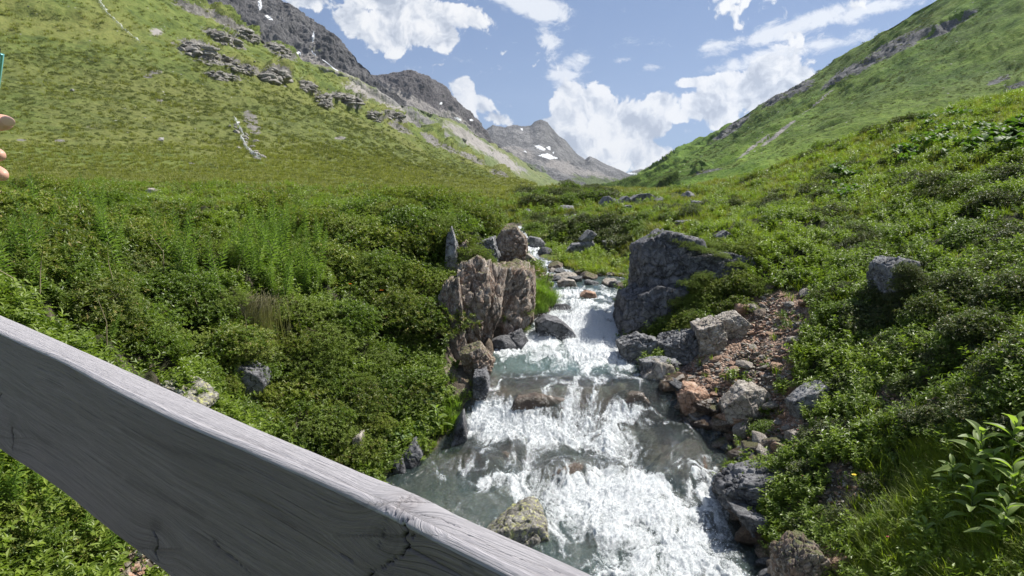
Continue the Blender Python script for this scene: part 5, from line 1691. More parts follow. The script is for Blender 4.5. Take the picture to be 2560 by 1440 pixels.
# thumbnail
b = bmesh.new()
bmesh.ops.create_uvsphere(b, u_segments=16, v_segments=10, radius=1)
for v in b.verts:
    v.co = Vector((v.co.x * .0075, v.co.y * .0016, v.co.z * .0056))
me = bpy.data.meshes.new('thumbnail')
b.to_mesh(me)
b.free()
me.materials.append(M_nail)
q = Vector(hp(19, 303, .7425)) - pb
link('thumbnail', me, person, loc=q, rot=(.35, .1, .15))
neck = (-1.30, .10, -.02)
sh_r, sh_l = (-1.12, .16, -.12), (-1.48, .04, -.12)
chest, pelv = (-1.30, .10, -.28), (-1.30, .10, -.66)
elbow = (-1.02, .42, -.30)
skinned('jacket', [[(pelv, (.17, .13)), ((-1.30, .10, -.47), (.16, .12)), (chest, (.18, .13)), (neck, .065)],
                   [(chest, (.18, .13)), (sh_r, .085), (elbow, .055), (tuple(Vector(wrist) * .86 + Vector(elbow) * .14), .042)],
                   [(chest, (.18, .13)), (sh_l, .085), ((-1.56, .10, -.42), .055), ((-1.50, .24, -.62), .042)]], person, M_jacket, 2, pb)
skinned('trousers', [[((-1.30, .10, -.62), (.15, .12)), ((-1.21, .12, -.76), .095), ((-1.20, .16, -1.10), .07), ((-1.20, .12, -1.44), .055)],
                     [((-1.30, .10, -.62), (.15, .12)), ((-1.39, .08, -.76), .095), ((-1.40, .12, -1.10), .07), ((-1.40, .08, -1.44), .055)]], person, M_trouser, 2, pb)
for x_ in (-1.20, -1.40):
    skinned('shoe', [[((x_, .06, -1.45), .05), ((x_, .16, -1.455), .048), ((x_, .27, -1.465), .036)]], person, M_jacket, 2, pb)
head = skinned('head', [[((-1.30, .10, -.03), .055), ((-1.29, .12, .05), .065), ((-1.28, .14, .13), (.085, .098)), ((-1.28, .135, .20), (.075, .088))],
                        [((-1.28, .14, .13), (.085, .098)), ((-1.255, .235, .115), .014)],
                        [((-1.28, .14, .13), (.085, .098)), ((-1.19, .13, .12), .016)], [((-1.28, .14, .13), (.085, .098)), ((-1.37, .13, .12), .016)]], person, ms_, 2, pb)
skinned('hair', [[((-1.28, .10, .10), (.09, .07)), ((-1.28, .11, .19), (.088, .088)), ((-1.28, .13, .235), (.065, .07))]], person, M_hair, 2, pb)
link('hand', skinned('hand', [[((-1.50, .24, -.62), .026), ((-1.495, .28, -.68), (.034, .018)), ((-1.49, .31, -.74), .011), ((-1.485, .32, -.79), .008)],
                              [((-1.495, .28, -.68), (.034, .018)), ((-1.47, .31, -.735), .010), ((-1.465, .32, -.78), .008)],
                              [((-1.495, .28, -.68), (.034, .018)), ((-1.515, .31, -.735), .010), ((-1.51, .32, -.775), .008)],
                              [((-1.495, .28, -.68), (.034, .018)), ((-1.53, .30, -.725), .009), ((-1.53, .31, -.765), .007)],
                              [((-1.495, .28, -.68), (.034, .018)), ((-1.45, .32, -.69), .011), ((-1.44, .34, -.72), .009)]], person, ms_, 2, pb).data, person)
for o in [c for c in person.children if c.name.startswith('hand')][1:2]:
    bpy.data.objects.remove(o)

# phone: tilted slab, its far corner shows at the frame edge
cn = [hp(14, 128, .76), hp(2, 218, .775)]
e1 = (Vector(cn[1]) - Vector(cn[0])).normalized()      # down the long side
wdir = Vector((-0.93, -0.33, 0.05)).normalized()
wdir = (wdir - e1 * wdir.dot(e1)).normalized()
tdir = e1.cross(wdir).normalized()
b = bmesh.new()
bmesh.ops.create_cube(b, size=1)
for v in b.verts:
    v.co = Vector((v.co.x * .155, v.co.y * .074, v.co.z * .0085))
bmesh.ops.bevel(b, geom=[e for e in b.edges if abs(e.verts[0].co.z - e.verts[1].co.z) > .004], offset=.010, segments=6, affect='EDGES')
bmesh.ops.bevel(b, geom=[e for e in b.edges if abs(e.verts[0].co.z - e.verts[1].co.z) < 1e-5 and len(e.link_faces) == 2 and abs(e.link_faces[0].normal.z - e.link_faces[1].normal.z) > .5], offset=.0025, segments=3, affect='EDGES')
me = bpy.data.meshes.new('body')
b.to_mesh(me)
b.free()
M_phone = plainmat('teal_phone_case', (0.16, 0.42, 0.38), .22, .7, Metallic=.35)
M_lens = plainmat('phone_lens', (0.03, 0.02, 0.06), .08, .8)
me.materials.append(M_phone)
me.polygons.foreach_set('use_smooth', np.ones(len(me.polygons), bool))
ctr = Vector(cn[0]) + e1 * .072 + wdir * .038
phone = bpy.data.objects.new('phone', None)
COL.objects.link(phone)
phone.matrix_world = Matrix.Translation(ctr) @ Matrix((e1, wdir, tdir)).transposed().to_4x4()
tag(phone, 'teal edged smartphone held up at the left edge of the view', 'phone')
link('body', me, phone)
b = bmesh.new()
bmesh.ops.create_cube(b, size=1)
for v in b.verts:
    v.co = Vector((v.co.x * .150, v.co.y * .069, v.co.z * .0006 - .0046))
me = bpy.data.meshes.new('screen')
b.to_mesh(me)
b.free()
me.materials.append(M_lens)
link('screen', me, phone)
for k in range(2):
    b = bmesh.new()
    bmesh.ops.create_cone(b, cap_ends=True, segments=20, radius1=.007, radius2=.0062, depth=.0016)
    me = bpy.data.meshes.new('camera_lens')
    b.to_mesh(me)
    b.free()
    me.materials.append(M_lens)
    link('camera_lens', me, phone, loc=(-.063 + .018 * k, -.022, .0050))

# ------------------------------------------------------------------ plants: templates
LEAF_V = np.array([(0, 0, 0), (.5, .19, .07), (1, 0, -.06), (.5, -.19, .07)], float)
LEAF_F = np.array([(0, 3, 2), (0, 2, 1)])


def rot_to(D, twist=None):
    """frames whose X column is D"""
    D = D / np.linalg.norm(D, axis=1)[:, None]
    tw = np.zeros(len(D)) if twist is None else twist
    f = frames(D, tw)
    return np.stack([f[:, :, 2], f[:, :, 0], f[:, :, 1]], -1)


def leaves_at(pos, D, size, width=1.0, twist=None, lv=LEAF_V, lf=LEAF_F):
    tv = lv * (1, width, 1)
    # keep the leaf's broad face up: Y column horizontal
    D = D / np.linalg.norm(D, axis=1)[:, None]
    up = np.array([0, 0, 1.0])
    Y = np.cross(np.broadcast_to(up, D.shape) + rng.normal(size=D.shape) * .25, D)
    Y /= np.maximum(np.linalg.norm(Y, axis=1), 1e-6)[:, None]
    Z = np.cross(D, Y)
    return stamp(tv, lf, pos, np.stack([D, Y, Z], -1), np.asarray(size).reshape(-1, 1))


def whorl_plant(pos, axis, n, size, spread=.9, width=1.0):
    """n leaves around each tip"""
    m_ = len(pos)
    A = frames(axis, rng.random(m_) * 6.28)
    ang = (np.arange(n) * 2.4)[None] + rng.random((m_, n)) * .5
    el = rng.uniform(.15, spread, (m_, n))
    loc = np.stack([np.cos(ang) * np.cos(el), np.sin(ang) * np.cos(el), np.sin(el)], -1)
    D = np.einsum('mij,mnj->mni', A, loc).reshape(-1, 3)
    pp = np.repeat(pos, n, 0) + np.repeat(axis, n, 0) * (rng.random(m_ * n) * np.repeat(size, n) * .5)[:, None]
    return leaves_at(pp, D, np.repeat(size, n) * rng.uniform(.7, 1.15, m_ * n), width)


def dome_points(n, seed, flat=.75, lump=.35):
    r = np.random.default_rng(seed)
    v = r.normal(size=(n, 3))
    v[:, 2] = np.abs(v[:, 2]) * 1.1 - .15
    v /= np.linalg.norm(v, axis=1)[:, None]
    rad = 1 + lump * 1.6 * fbm(v * 2.1 + seed * 5.1, 3) + lump * .5 * fbm(v * 6 + seed, 2)
    ins = r.random(n) ** .28
    return v * (rad * ins)[:, None] * (1, 1, flat), v, ins


def make_shrub_mesh(seed, n, mat, leaf=.085, per=8, flat=.75, lump=.35, width=1.0):
    p, v, ins = dome_points(n, seed, flat, lump)
    ax = v + (0, 0, .9) + rng.normal(size=v.shape) * .35
    ax /= np.linalg.norm(ax, axis=1)[:, None]
    V, F = whorl_plant(p, ax, per, rng.uniform(.7, 1.2, n) * leaf, .9, width)
    return mesh('foliage', V, F, [mat], smooth=False)


def make_twigs(seed, n=26, flat=.75):
    r = np.random.default_rng(seed + 90)
    ps = []
    for k in range(n):
        a = r.random() * 6.28
        e = r.uniform(.15, 1.3)
        tip = np.array([math.cos(a) * math.cos(e), math.sin(a) * math.cos(e), math.sin(e) * flat]) * r.uniform(.7, .98)
        mid = tip * .5 + r.normal(size=3) * .08
        ps.append(tube([(0, 0, -.1), mid * .6, mid, tip], [.022, .016, .011, .004], 4))
    V, F = join(ps)
    return mesh('stem', V, F, [M_twig])


RHO = [(make_shrub_mesh(k, 760, M_rhodo, .105, 8, [.7, .6, .8, .55, .75, .65][k], .45), make_twigs(k)) for k in range(6)]
RHD = [(make_shrub_mesh(10 + k, 760, M_rhodark, .10, 8, [.75, .6, .7][k], .45), make_twigs(10 + k, 40)) for k in range(3)]
JUN = [(make_shrub_mesh(20 + k, 900, M_gmat, .075, 8, .6, .4, .8), make_twigs(20 + k)) for k in range(3)]
BIL = [(make_shrub_mesh(30 + k, 800, M_cover, .085, 7, .6, .4, 1.3), make_twigs(30 + k)) for k in range(3)]


def shrub(kind, x, y, z, s, label, group=None, sq=1.0):
    kk = {'rho': RHO, 'rhd': RHD, 'jun': JUN, 'bil': BIL}[kind]
    fo, st_ = kk[int(rng.integers(len(kk)))]
    nm = {'rho': 'alpenrose_shrub', 'rhd': 'alpenrose_shrub', 'jun': 'juniper_shrub', 'bil': 'bilberry_shrub'}[kind]
    e = bpy.data.objects.new(nm, None)
    COL.objects.link(e)
    e.empty_display_size = .1
    e.location = (x, y, z - s * .12)
    e.rotation_euler = (rng.uniform(-.15, .15), rng.uniform(-.15, .15), rng.random() * 6.28)
    e.scale = (s * rng.uniform(.9, 1.2), s * rng.uniform(.9, 1.2), s * sq)
    tag(e, label, 'shrub', group)
    link('foliage', fo, e)
    link('stem', st_, e)
    return e


# grass
def blades(n, h, w_, lean, seed, seg=3, spread=.05):
    r = np.random.default_rng(seed)
    Vs, Fs = [], []
    for k in range(n):
        a = r.random() * 6.28
        L = h * r.uniform(.55, 1.1)
        le = lean * r.uniform(.3, 1.2)
        b0 = np.array([math.cos(a), math.sin(a), 0]) * r.random() * spread
        d_ = np.array([math.cos(a + r.normal() * .6), math.sin(a + r.normal() * .6), 0])
        sd_ = np.array([-d_[1], d_[0], 0]) * w_ * r.uniform(.7, 1.2)
        pts = []
        for j in range(seg + 1):
            t = j / seg
            c = b0 + d_ * (le * L * t * t) + np.array([0, 0, L * (t - .35 * le * t * t)])
            wd = (1 - t) ** .7
            if j < seg:
                pts += [c - sd_ * wd, c + sd_ * wd]
            else:
                pts += [c]
        o = len(Vs)
        Vs += pts
        for j in range(seg - 1):
            Fs += [(o + 2 * j, o + 2 * j + 1, o + 2 * j + 3), (o + 2 * j, o + 2 * j + 3, o + 2 * j + 2)]
        j = seg - 1
        Fs += [(o + 2 * j, o + 2 * j + 1, o + 2 * j + 2)]
    return np.array(Vs), np.array(Fs)


HID = bpy.data.collections.new('templates')            # never linked to the scene: only a source of shapes


def template(name, me):
    o = bpy.data.objects.new(name, me)
    HID.objects.link(o)
    return o


def tcol(name, objs):
    c = bpy.data.collections.new(name)
    for o in objs:
        c.objects.link(o)
    return c


def sprig(seed, n_st, h, leaf, per, width, mat):
    r = np.random.default_rng(seed)
    Ps, As = [], []
    for k in range(n_st):
        a = r.random() * 6.28
        base_ = np.array([math.cos(a), math.sin(a), 0]) * r.random() * .08
        tip = base_ * 2.2 + (0, 0, h * r.uniform(.6, 1.1))
        for t in np.linspace(.3, 1, 4):
            Ps.append(base_ * (1 - t) + tip * t)
            As.append((tip - base_) + (0, 0, .02))
    Ps, As = np.array(Ps), np.array(As)
    As /= np.linalg.norm(As, axis=1)[:, None]
    V, F = whorl_plant(Ps, As, per, np.full(len(Ps), leaf), .6, width)
    return mesh('sprig', V, F, [mat], smooth=False)


C_grass = tcol('tufts', [template('a_tuft_%d' % k, mesh('tuft', *blades(26, [.20, .26, .17][k], .0045, .7, 900 + k, 3, .07), [M_grass], smooth=False)) for k in range(3)])
C_short = tcol('short_tufts', [template('a_short_%d' % k, mesh('tuft', *blades(30, .11, .008, .9, 910 + k, 2, .12), [M_turf], smooth=False)) for k in range(3)])
C_leaf = tcol('sprigs', [template('a_sprig_0', sprig(1, 7, .16, .042, 6, 1.3, M_cover)), template('a_sprig_1', sprig(2, 6, .20, .055, 5, 1.0, M_cover)), template('a_sprig_2', sprig(3, 9, .12, .034, 7, 1.6, M_cover))])


def heath_me(seed):
    p, v, ins = dome_points(70, seed, .55, .4)
    V, F = leaves_at(p, v + rng.normal(size=v.shape) * .5 + (0, 0, .2), rng.uniform(.25, .5, len(p)), 1.4)
    return mesh('heath_clump', V, F, [M_heath], smooth=False)


M_heath = leafmat('heath_leaf', (0.075, 0.092, 0.026), (0.140, 0.160, 0.040), None, trans=0.15, rough=0.6, spec=0.2)
C_heath = tcol('heath', [template('a_heath_%d' % k, heath_me(60 + k)) for k in range(4)])


def gn_scatter(name, pts, rot, scl, tint, coll, npick):
    me = bpy.data.meshes.new(name)
    me.vertices.add(len(pts))
    me.vertices.foreach_set('co', np.asarray(pts, np.float32).ravel())
    a = me.attributes.new('rot', 'FLOAT_VECTOR', 'POINT')
    a.data.foreach_set('vector', np.asarray(rot, np.float32).ravel())
    for k, v in (('scl', scl), ('tint', tint)):
        a = me.attributes.new(k, 'FLOAT', 'POINT')
        a.data.foreach_set('value', np.asarray(v, np.float32))
    a = me.attributes.new('pick', 'INT', 'POINT')
    a.data.foreach_set('value', rng.integers(0, npick, len(pts)).astype(np.int32))
    o = link(name, me)
    g = bpy.data.node_groups.new(name, 'GeometryNodeTree')
    g.interface.new_socket('Geometry', in_out='INPUT', socket_type='NodeSocketGeometry')
    g.interface.new_socket('Geometry', in_out='OUTPUT', socket_type='NodeSocketGeometry')
    N = g.nodes
    gi, go = N.new('NodeGroupInput'), N.new('NodeGroupOutput')
    ci = N.new('GeometryNodeCollectionInfo')
    ci.inputs['Collection'].default_value = coll
    ci.inputs['Separate Children'].default_value = True
    ci.inputs['Reset Children'].default_value = True
    ip = N.new('GeometryNodeInstanceOnPoints')
    ip.inputs['Pick Instance'].default_value = True

    def na(nm, typ):
        n_ = N.new('GeometryNodeInputNamedAttribute')
        n_.data_type = typ
        n_.inputs['Name'].default_value = nm
        return [s for s in n_.outputs if s.enabled and s.name == 'Attribute'][0]
    L = g.links
    L.new(gi.outputs[0], ip.inputs['Points'])
    L.new(ci.outputs[0], ip.inputs['Instance'])
    L.new(na('pick', 'INT'), ip.inputs['Instance Index'])
    er = N.new('FunctionNodeEulerToRotation')
    L.new(na('rot', 'FLOAT_VECTOR'), er.inputs[0])
    L.new(er.outputs[0], ip.inputs['Rotation'])
    L.new(na('scl', 'FLOAT'), ip.inputs['Scale'])
    L.new(ip.outputs[0], go.inputs[0])
    md = o.modifiers.new('scatter', 'NODES')
    md.node_group = g
    tag(o, kind='stuff')
    return o


# ------------------------------------------------------------------ ground cover
def ground_points(n, seed, y0=2.6, y1=125, amax=1.15):
    r = np.random.default_rng(seed)
    a = r.uniform(-amax, amax, n)
    y = np.exp(r.uniform(math.log(y0), math.log(y1), n))
    x = a * y
    z, d = land(x, y)
    qx, qy = proj(x, y, z)
    return x, y, z, d, qx, qy, r


def side_of(x, y):
    l, r_, _ = stream_at(y)
    return np.where(x < (l + r_) / 2, -1, 1)


def bare(x, y, z, d, qx, qy, r):
    jn = fbm(np.stack([x, y, 0 * x], -1) * 1.3 + 9, 4)
    sc, so_, _ = masks(x, y, z, d, qx + jn * 70, qy)
    b = np.maximum(sc, so_)
    return b


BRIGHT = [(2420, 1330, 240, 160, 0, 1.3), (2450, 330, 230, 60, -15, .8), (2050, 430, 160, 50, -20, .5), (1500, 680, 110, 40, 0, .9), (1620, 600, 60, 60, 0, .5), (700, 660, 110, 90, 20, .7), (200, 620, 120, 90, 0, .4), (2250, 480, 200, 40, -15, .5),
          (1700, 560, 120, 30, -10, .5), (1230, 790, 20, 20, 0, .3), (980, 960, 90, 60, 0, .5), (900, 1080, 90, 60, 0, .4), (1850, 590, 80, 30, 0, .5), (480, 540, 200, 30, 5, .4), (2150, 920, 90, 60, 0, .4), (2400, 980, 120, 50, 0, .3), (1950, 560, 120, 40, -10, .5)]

# leafy undergrowth
x, y, z, d, qx, qy, r = ground_points(105000, 21, y1=45)
br = ell(qx, qy, BRIGHT)
b_ = bare(x, y, z, d, qx, qy, r)
pn = np.stack([x, y, 0 * x], -1)
patch = fbm(pn * .55 + 70, 3)
thin = 1 - .85 * ((qx > 1255) & (qx < 1400) & (qy > 560) & (qy < 725) & (y > 13))
und = fbm(pn * 1.1 + 5, 3)
pr = np.where(side_of(x, y) < 0, .52 + und * 1.5, .50 + und * .7 + patch * 1.1) * thin
pr = np.where(y > 20, .22 + patch, pr) * (1 - .93 * b_) * (d > .10)
pr *= np.where(inpoly(qx, qy, [(2180, 1260), (2300, 1120), (2420, 1080), (2900, 1000), (2900, 1800), (1950, 1800), (2080, 1420)]), .10, 1)
ok = r.random(len(x)) < pr
s = r.uniform(.7, 1.35, len(x)) * (1 + np.maximum(y - 14, 0) / 30)
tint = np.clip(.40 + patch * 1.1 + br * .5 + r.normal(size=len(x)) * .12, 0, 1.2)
k = np.nonzero(ok)[0]
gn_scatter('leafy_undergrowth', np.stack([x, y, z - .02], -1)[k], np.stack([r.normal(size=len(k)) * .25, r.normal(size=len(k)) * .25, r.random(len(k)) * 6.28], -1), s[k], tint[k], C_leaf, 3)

# grass
x, y, z, d, qx, qy, r = ground_points(95000, 22, y1=60)
br = ell(qx, qy, BRIGHT)
b_ = bare(x, y, z, d, qx, qy, r)
pn = np.stack([x, y, 0 * x], -1)
patch = fbm(pn * .5 + 170, 3)
pr = np.where(side_of(x, y) < 0, .22, .62) + patch * .8 + br * .8
thin = 1 - .85 * ((qx > 1255) & (qx < 1400) & (qy > 560) & (qy < 725) & (y > 13))
pr = pr * thin * (1 - .9 * b_) * (d > .06) * (1 - .75 * sstep(22, 34, y) * (side_of(x, y) < 0))
ok = r.random(len(x)) < pr
s = r.uniform(.5, 1.05, len(x)) * (1 + np.maximum(y - 14, 0) / 34) * (1 + .15 * np.clip(br, 0, 1))
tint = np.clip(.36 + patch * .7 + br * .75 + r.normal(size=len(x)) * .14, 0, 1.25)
k = np.nonzero(ok)[0]
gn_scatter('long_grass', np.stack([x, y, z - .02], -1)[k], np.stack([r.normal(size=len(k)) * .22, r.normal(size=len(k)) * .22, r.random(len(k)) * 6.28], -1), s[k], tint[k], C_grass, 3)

# the bright long grass at the lower right
x, y, z, d, qx, qy, r = ground_points(60000, 27, y0=2.8, y1=8.5)
ok = inpoly(qx + fbm(np.stack([x, y, 0 * x], -1) * 2, 2) * 90, qy, [(2180, 1260), (2300, 1120), (2420, 1080), (2900, 1000), (2900, 1800), (1950, 1800), (2080, 1420)]) & (r.random(len(x)) < .75)
k = np.nonzero(ok)[0]
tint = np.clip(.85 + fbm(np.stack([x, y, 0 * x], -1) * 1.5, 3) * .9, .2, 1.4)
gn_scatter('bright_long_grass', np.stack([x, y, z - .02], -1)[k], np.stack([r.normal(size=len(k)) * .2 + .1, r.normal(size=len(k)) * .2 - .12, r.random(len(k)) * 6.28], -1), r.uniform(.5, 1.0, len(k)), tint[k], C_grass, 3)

# short meadow turf further off
x, y, z, d, qx, qy, r = ground_points(90000, 23, y0=16, y1=138)
b_ = bare(x, y, z, d, qx, qy, r)
pn = np.stack([x, y, 0 * x], -1)
patch = fbm(pn * .16 + 60, 4)
ok = r.random(len(x)) < (1 - .9 * b_) * (d > .1) * (1 - .9 * ((qx > 1255) & (qx < 1400) & (qy > 560) & (qy < 725)))
s = r.uniform(.7, 1.4, len(x)) * (1 + np.maximum(y - 16, 0) / 24)
tint = np.clip(.62 + patch * 1.1 + r.normal(size=len(x)) * .13, 0, 1.3)
k = np.nonzero(ok)[0]
gn_scatter('meadow_turf', np.stack([x, y, z - .01], -1)[k], np.stack([r.normal(size=len(k)) * .15, r.normal(size=len(k)) * .15, r.random(len(k)) * 6.28], -1), s[k], tint[k], C_short, 3)

# ------------------------------------------------------------------ shrubs one by one
def fill_shrubs(poly, n, kinds, s0, s1, label, group, seed, sq=1.0):
    r = np.random.default_rng(seed)
    pts = scatter_px(poly, n, seed)
    labs = row_labels(pts, label, '')
    for (px, py), lab in zip(pts, labs):
        x, y, z = hit(px, py)
        lab = lab.replace(' ,', ',')
        if land([x], [y])[1][0] < .12:
            continue
        shrub(kinds[r.integers(len(kinds))], x, y, z, r.uniform(s0, s1) * (1 + max(y - 15, 0) / 40), lab, group, sq)


# left bank
fill_shrubs([(0, 520), (300, 510), (560, 530), (560, 620), (0, 640)], 26, ['rho', 'rho', 'bil'], .36, .7, 'dense shrub on top of left bank', 'shrubs at the top of the left bank', 1)
fill_shrubs([(0, 640), (560, 620), (640, 860), (400, 940), (0, 760)], 42, ['rho', 'jun', 'bil', 'bil'], .28, .52, 'leafy shrub just beyond the board', 'shrubs of the left bank behind the board', 2)
fill_shrubs([(700, 520), (1120, 500), (1230, 550), (1130, 600), (1105, 820), (900, 760), (760, 640)], 66, ['rho', 'rho', 'jun', 'bil'], .40, .78, 'dark shrub massed by left cliff', 'shrubs massed beside the left cliff', 3)
fill_shrubs([(780, 760), (1110, 830), (1060, 1000), (900, 1160), (700, 1050), (640, 880)], 52, ['bil', 'jun', 'jun', 'rho'], .28, .52, 'yellow green shrub above cascade pool', 'shrubs of the steep left bank', 4)
fill_shrubs([(420, 880), (640, 900), (700, 1080), (560, 1040)], 12, ['bil', 'bil', 'rho'], .2, .34, 'low shrub round lichen covered rock', 'shrubs round the lichen covered rock', 5)
fill_shrubs([(0, 1150), (220, 1290), (330, 1400), (60, 1500), (-200, 1350)], 14, ['bil', 'rho'], .16, .28, 'leafy shrub seen under the board', 'shrubs below the board', 6)
for (px, py, s, lb) in [(670, 500, .62, 'round dark shrub standing alone at the meadow edge'), (720, 505, .5, 'dark shrub leaning on the lone round shrub at the meadow edge'), (900, 482, .6, 'dark shrub on the skyline of the left bank near the middle'), (970, 486, .6, 'wide dark shrub right of the skyline shrub'),
                        (1060, 495, .7, 'tall dark shrub crowning the left bank'), (1120, 505, .65, 'dark shrub sloping down from the left bank crown'), (1180, 530, .6, 'dark shrub over the pale narrow slab'), (1215, 555, .5, 'lowest shrub before the rounded cliff boulder'), (230, 480, .6, 'broad shrub on the far left bank top'),
                        (60, 470, .55, 'shrub beneath the outstretched hand'), (150, 475, .55, 'shrub between hand and broad shrub')]:
    x, y, z = hit(px, py + 25)
    shrub('rho', x, y, z, s * (1 + max(y - 15, 0) / 40), lb)
CLB = ['%s cushion of green in a cleft of the left cliff, counted downwards' % q for q in ORD[:9]]
for (px, py, s) in [(1150, 700, .3), (1165, 640, .3), (1190, 620, .3), (1215, 640, .25), (1140, 730, .28), (1230, 700, .16), (1250, 660, .2), (1305, 770, .25), (1300, 810, .2)]:
    a, b = ray(px, py)
    dd = 13.3
    shrub('jun', float(a) * dd, dd, float(b) * dd - .1, s, CLB.pop(0), 'shrubs in the clefts of the left cliff')

# turf and low shrubs capping the dark rock face, and round the upright boulder
CAPS = [(1640, 585, 13.7, .16), (1665, 578, 13.8, .20), (1695, 582, 13.7, .22), (1722, 590, 13.6, .24), (1750, 600, 13.6, .26), (1780, 608, 13.5, .26), (1810, 616, 13.4, .28), (1840, 624, 13.3, .28), (1866, 640, 13.2, .28), (1880, 660, 13.0, .26), (1715, 604, 13.2, .18), (1745, 615, 13.0, .2),
        (1775, 622, 12.9, .2), (1805, 632, 12.8, .18), (1690, 596, 13.3, .16), (1840, 655, 12.8, .2), (1730, 700, 12.6, .26), (1700, 745, 12.6, .24), (1760, 680, 12.6, .22), (1670, 790, 12.6, .2)]
CAPL = row_labels([c_[:2] for c_ in CAPS], 'mossy cushion shrub', 'capping dark rock face')
for (px, py, dd, s), lab in zip(CAPS, CAPL):
    q = P(px, py, dd)
    shrub('jun', q[0], q[1], q[2] - s * .3, s, lab, 'cushions capping the dark rock face', .8)
for (px, py, s, lb) in [(2262, 742, .30, 'dark shrub hugging the foot of the upright grey boulder'), (2290, 700, .34, 'dark shrub over the right side of the upright grey boulder'), (2215, 760, .24, 'small shrub before the upright grey boulder'), (2255, 655, .2, 'shrub behind the top corner of the upright boulder')]:
    x, y, z = hit(px, py)
    shrub('rhd', x, y - .15, z, s, lb)
q0 = hit(2235, 770)[1]
SB = [(2262, 700, .22), (2275, 730, .26), (2255, 755, .26), (2225, 775, .24), (2200, 785, .22), (2285, 680, .24), (2270, 660, .2), (2240, 730, .15)]
for (px, py, s), lab in zip(SB, row_labels([c_[:2] for c_ in SB], 'dark shrub', 'clinging to the upright grey boulder')):
    q = P(px, py, q0 - .42)
    shrub('rhd', q[0], q[1], q[2] - s * .5, s, lab, 'shrubs clinging to the upright boulder')
# right bank: dark alpenrose patches on brighter grass
PATCH_R = [([(2290, 460), (2400, 420), (2560, 440), (2600, 520), (2420, 560), (2300, 520)], 20, .32, .5, 'glossy shrub of large right edge patch'), ([(1870, 510), (1960, 470), (2080, 480), (2090, 540), (1960, 560), (1880, 550)], 16, .32, .5, 'dark shrub above dark rock face'),
           ([(2420, 580), (2600, 560), (2620, 660), (2480, 640)], 12, .26, .4, 'dark shrub beside right edge hollow'), ([(2290, 610), (2560, 600), (2600, 850), (2300, 800), (2290, 700)], 34, .24, .4, 'dark shrub above upright grey boulder'),
           ([(2050, 700), (2200, 740), (2600, 850), (2600, 1000), (2400, 900), (2150, 860), (2050, 800)], 40, .22, .38, 'dark shrub right of the scree'), ([(1640, 790), (1700, 740), (1880, 700), (1960, 700), (1880, 760), (1760, 800), (1660, 850), (1600, 860)], 30, .22, .34, 'yellow green shrub over pale ledge'),
           ([(1740, 610), (1900, 610), (1900, 650), (1750, 640)], 10, .25, .38, 'mossy shrub capping dark rock face'), ([(2080, 580), (2200, 570), (2220, 640), (2100, 650)], 9, .22, .36, 'low shrub left of upright boulder'), ([(1480, 560), (1640, 545), (1600, 610), (1440, 620), (1390, 640)], 34, .34, .55, 'dark shrub on mound past rock face'),
           ([(1650, 520), (1860, 480), (1860, 520), (1660, 560)], 16, .26, .38, 'shrub on middle slope by bend'), ([(1300, 540), (1480, 545), (1420, 600), (1330, 580)], 18, .3, .45, 'shrub above the small upper fall'), ([(1290, 490), (1400, 466), (1520, 474), (1540, 500), (1330, 520)], 34, .34, .55, 'small dark shrub on far hump'),
           ([(1880, 1060), (2150, 1070), (2150, 1180), (1950, 1180)], 16, .14, .26, 'low dry shrub below the scree'), ([(2030, 880), (2200, 900), (2180, 1000), (2060, 960)], 14, .16, .28, 'leafy shrub at right scree rim'), ([(1990, 1300), (2250, 1180), (2300, 1300), (2100, 1440)], 18, .12, .22, 'low shrub above pale cracked rock'),
           ([(2250, 960), (2560, 980), (2600, 1100), (2300, 1120)], 22, .16, .3, 'shrub above lower right long grass'), ([(1960, 400), (2060, 350), (2130, 370), (2000, 410)], 8, .3, .45, 'dark shrub on right bank skyline'), ([(2180, 320), (2300, 270), (2320, 300), (2200, 350)], 9, .32, .48, 'dark shrub highest on right skyline'),
           ([(2000, 440), (2250, 400), (2260, 430), (2050, 470)], 10, .25, .38, 'dark shrub below the right skyline'), ([(2250, 850), (2420, 830), (2500, 900), (2300, 930)], 12, .2, .32, 'twiggy shrub beside earthy hollow')]
for k, (poly, n_, a0, a1, lb) in enumerate(PATCH_R):
    fill_shrubs(poly, n_, ['jun', 'rho'] if ('yellow' in lb or 'moss' in lb) else ['rhd', 'rhd', 'bil'], a0, a1, lb, 'shrubs: ' + lb.split('shrub ', 1)[-1], 40 + k)


# ------------------------------------------------------------------ single plants
def fireweed(seed):
    r = np.random.default_rng(seed)
    H = 1.0
    bend = r.normal(size=2) * .10
    pts = [(bend[0] * t * t, bend[1] * t * t, H * t) for t in np.linspace(0, 1, 7)]
    st_ = mesh('stem', *tube(pts, np.linspace(.006, .002, 7), 5), [M_stalk])
    n_ = 90
    t = np.linspace(.12, .98, n_)
    c = np.stack([np.interp(t, np.linspace(0, 1, 7), [p[i] for p in pts]) for i in range(3)], -1)
    a = np.arange(n_) * 2.4
    el = np.interp(t, [0, .6, 1], [.0, .4, 1.15])
    D = np.stack([np.cos(a) * np.cos(el), np.sin(a) * np.cos(el), np.sin(el)], -1)
    V, F = leaves_at(c, D, np.interp(t, [0, .3, .7, 1], [.11, .15, .12, .035]), .42)
    return st_, mesh('leaf', V, F, [M_fire], smooth=False)


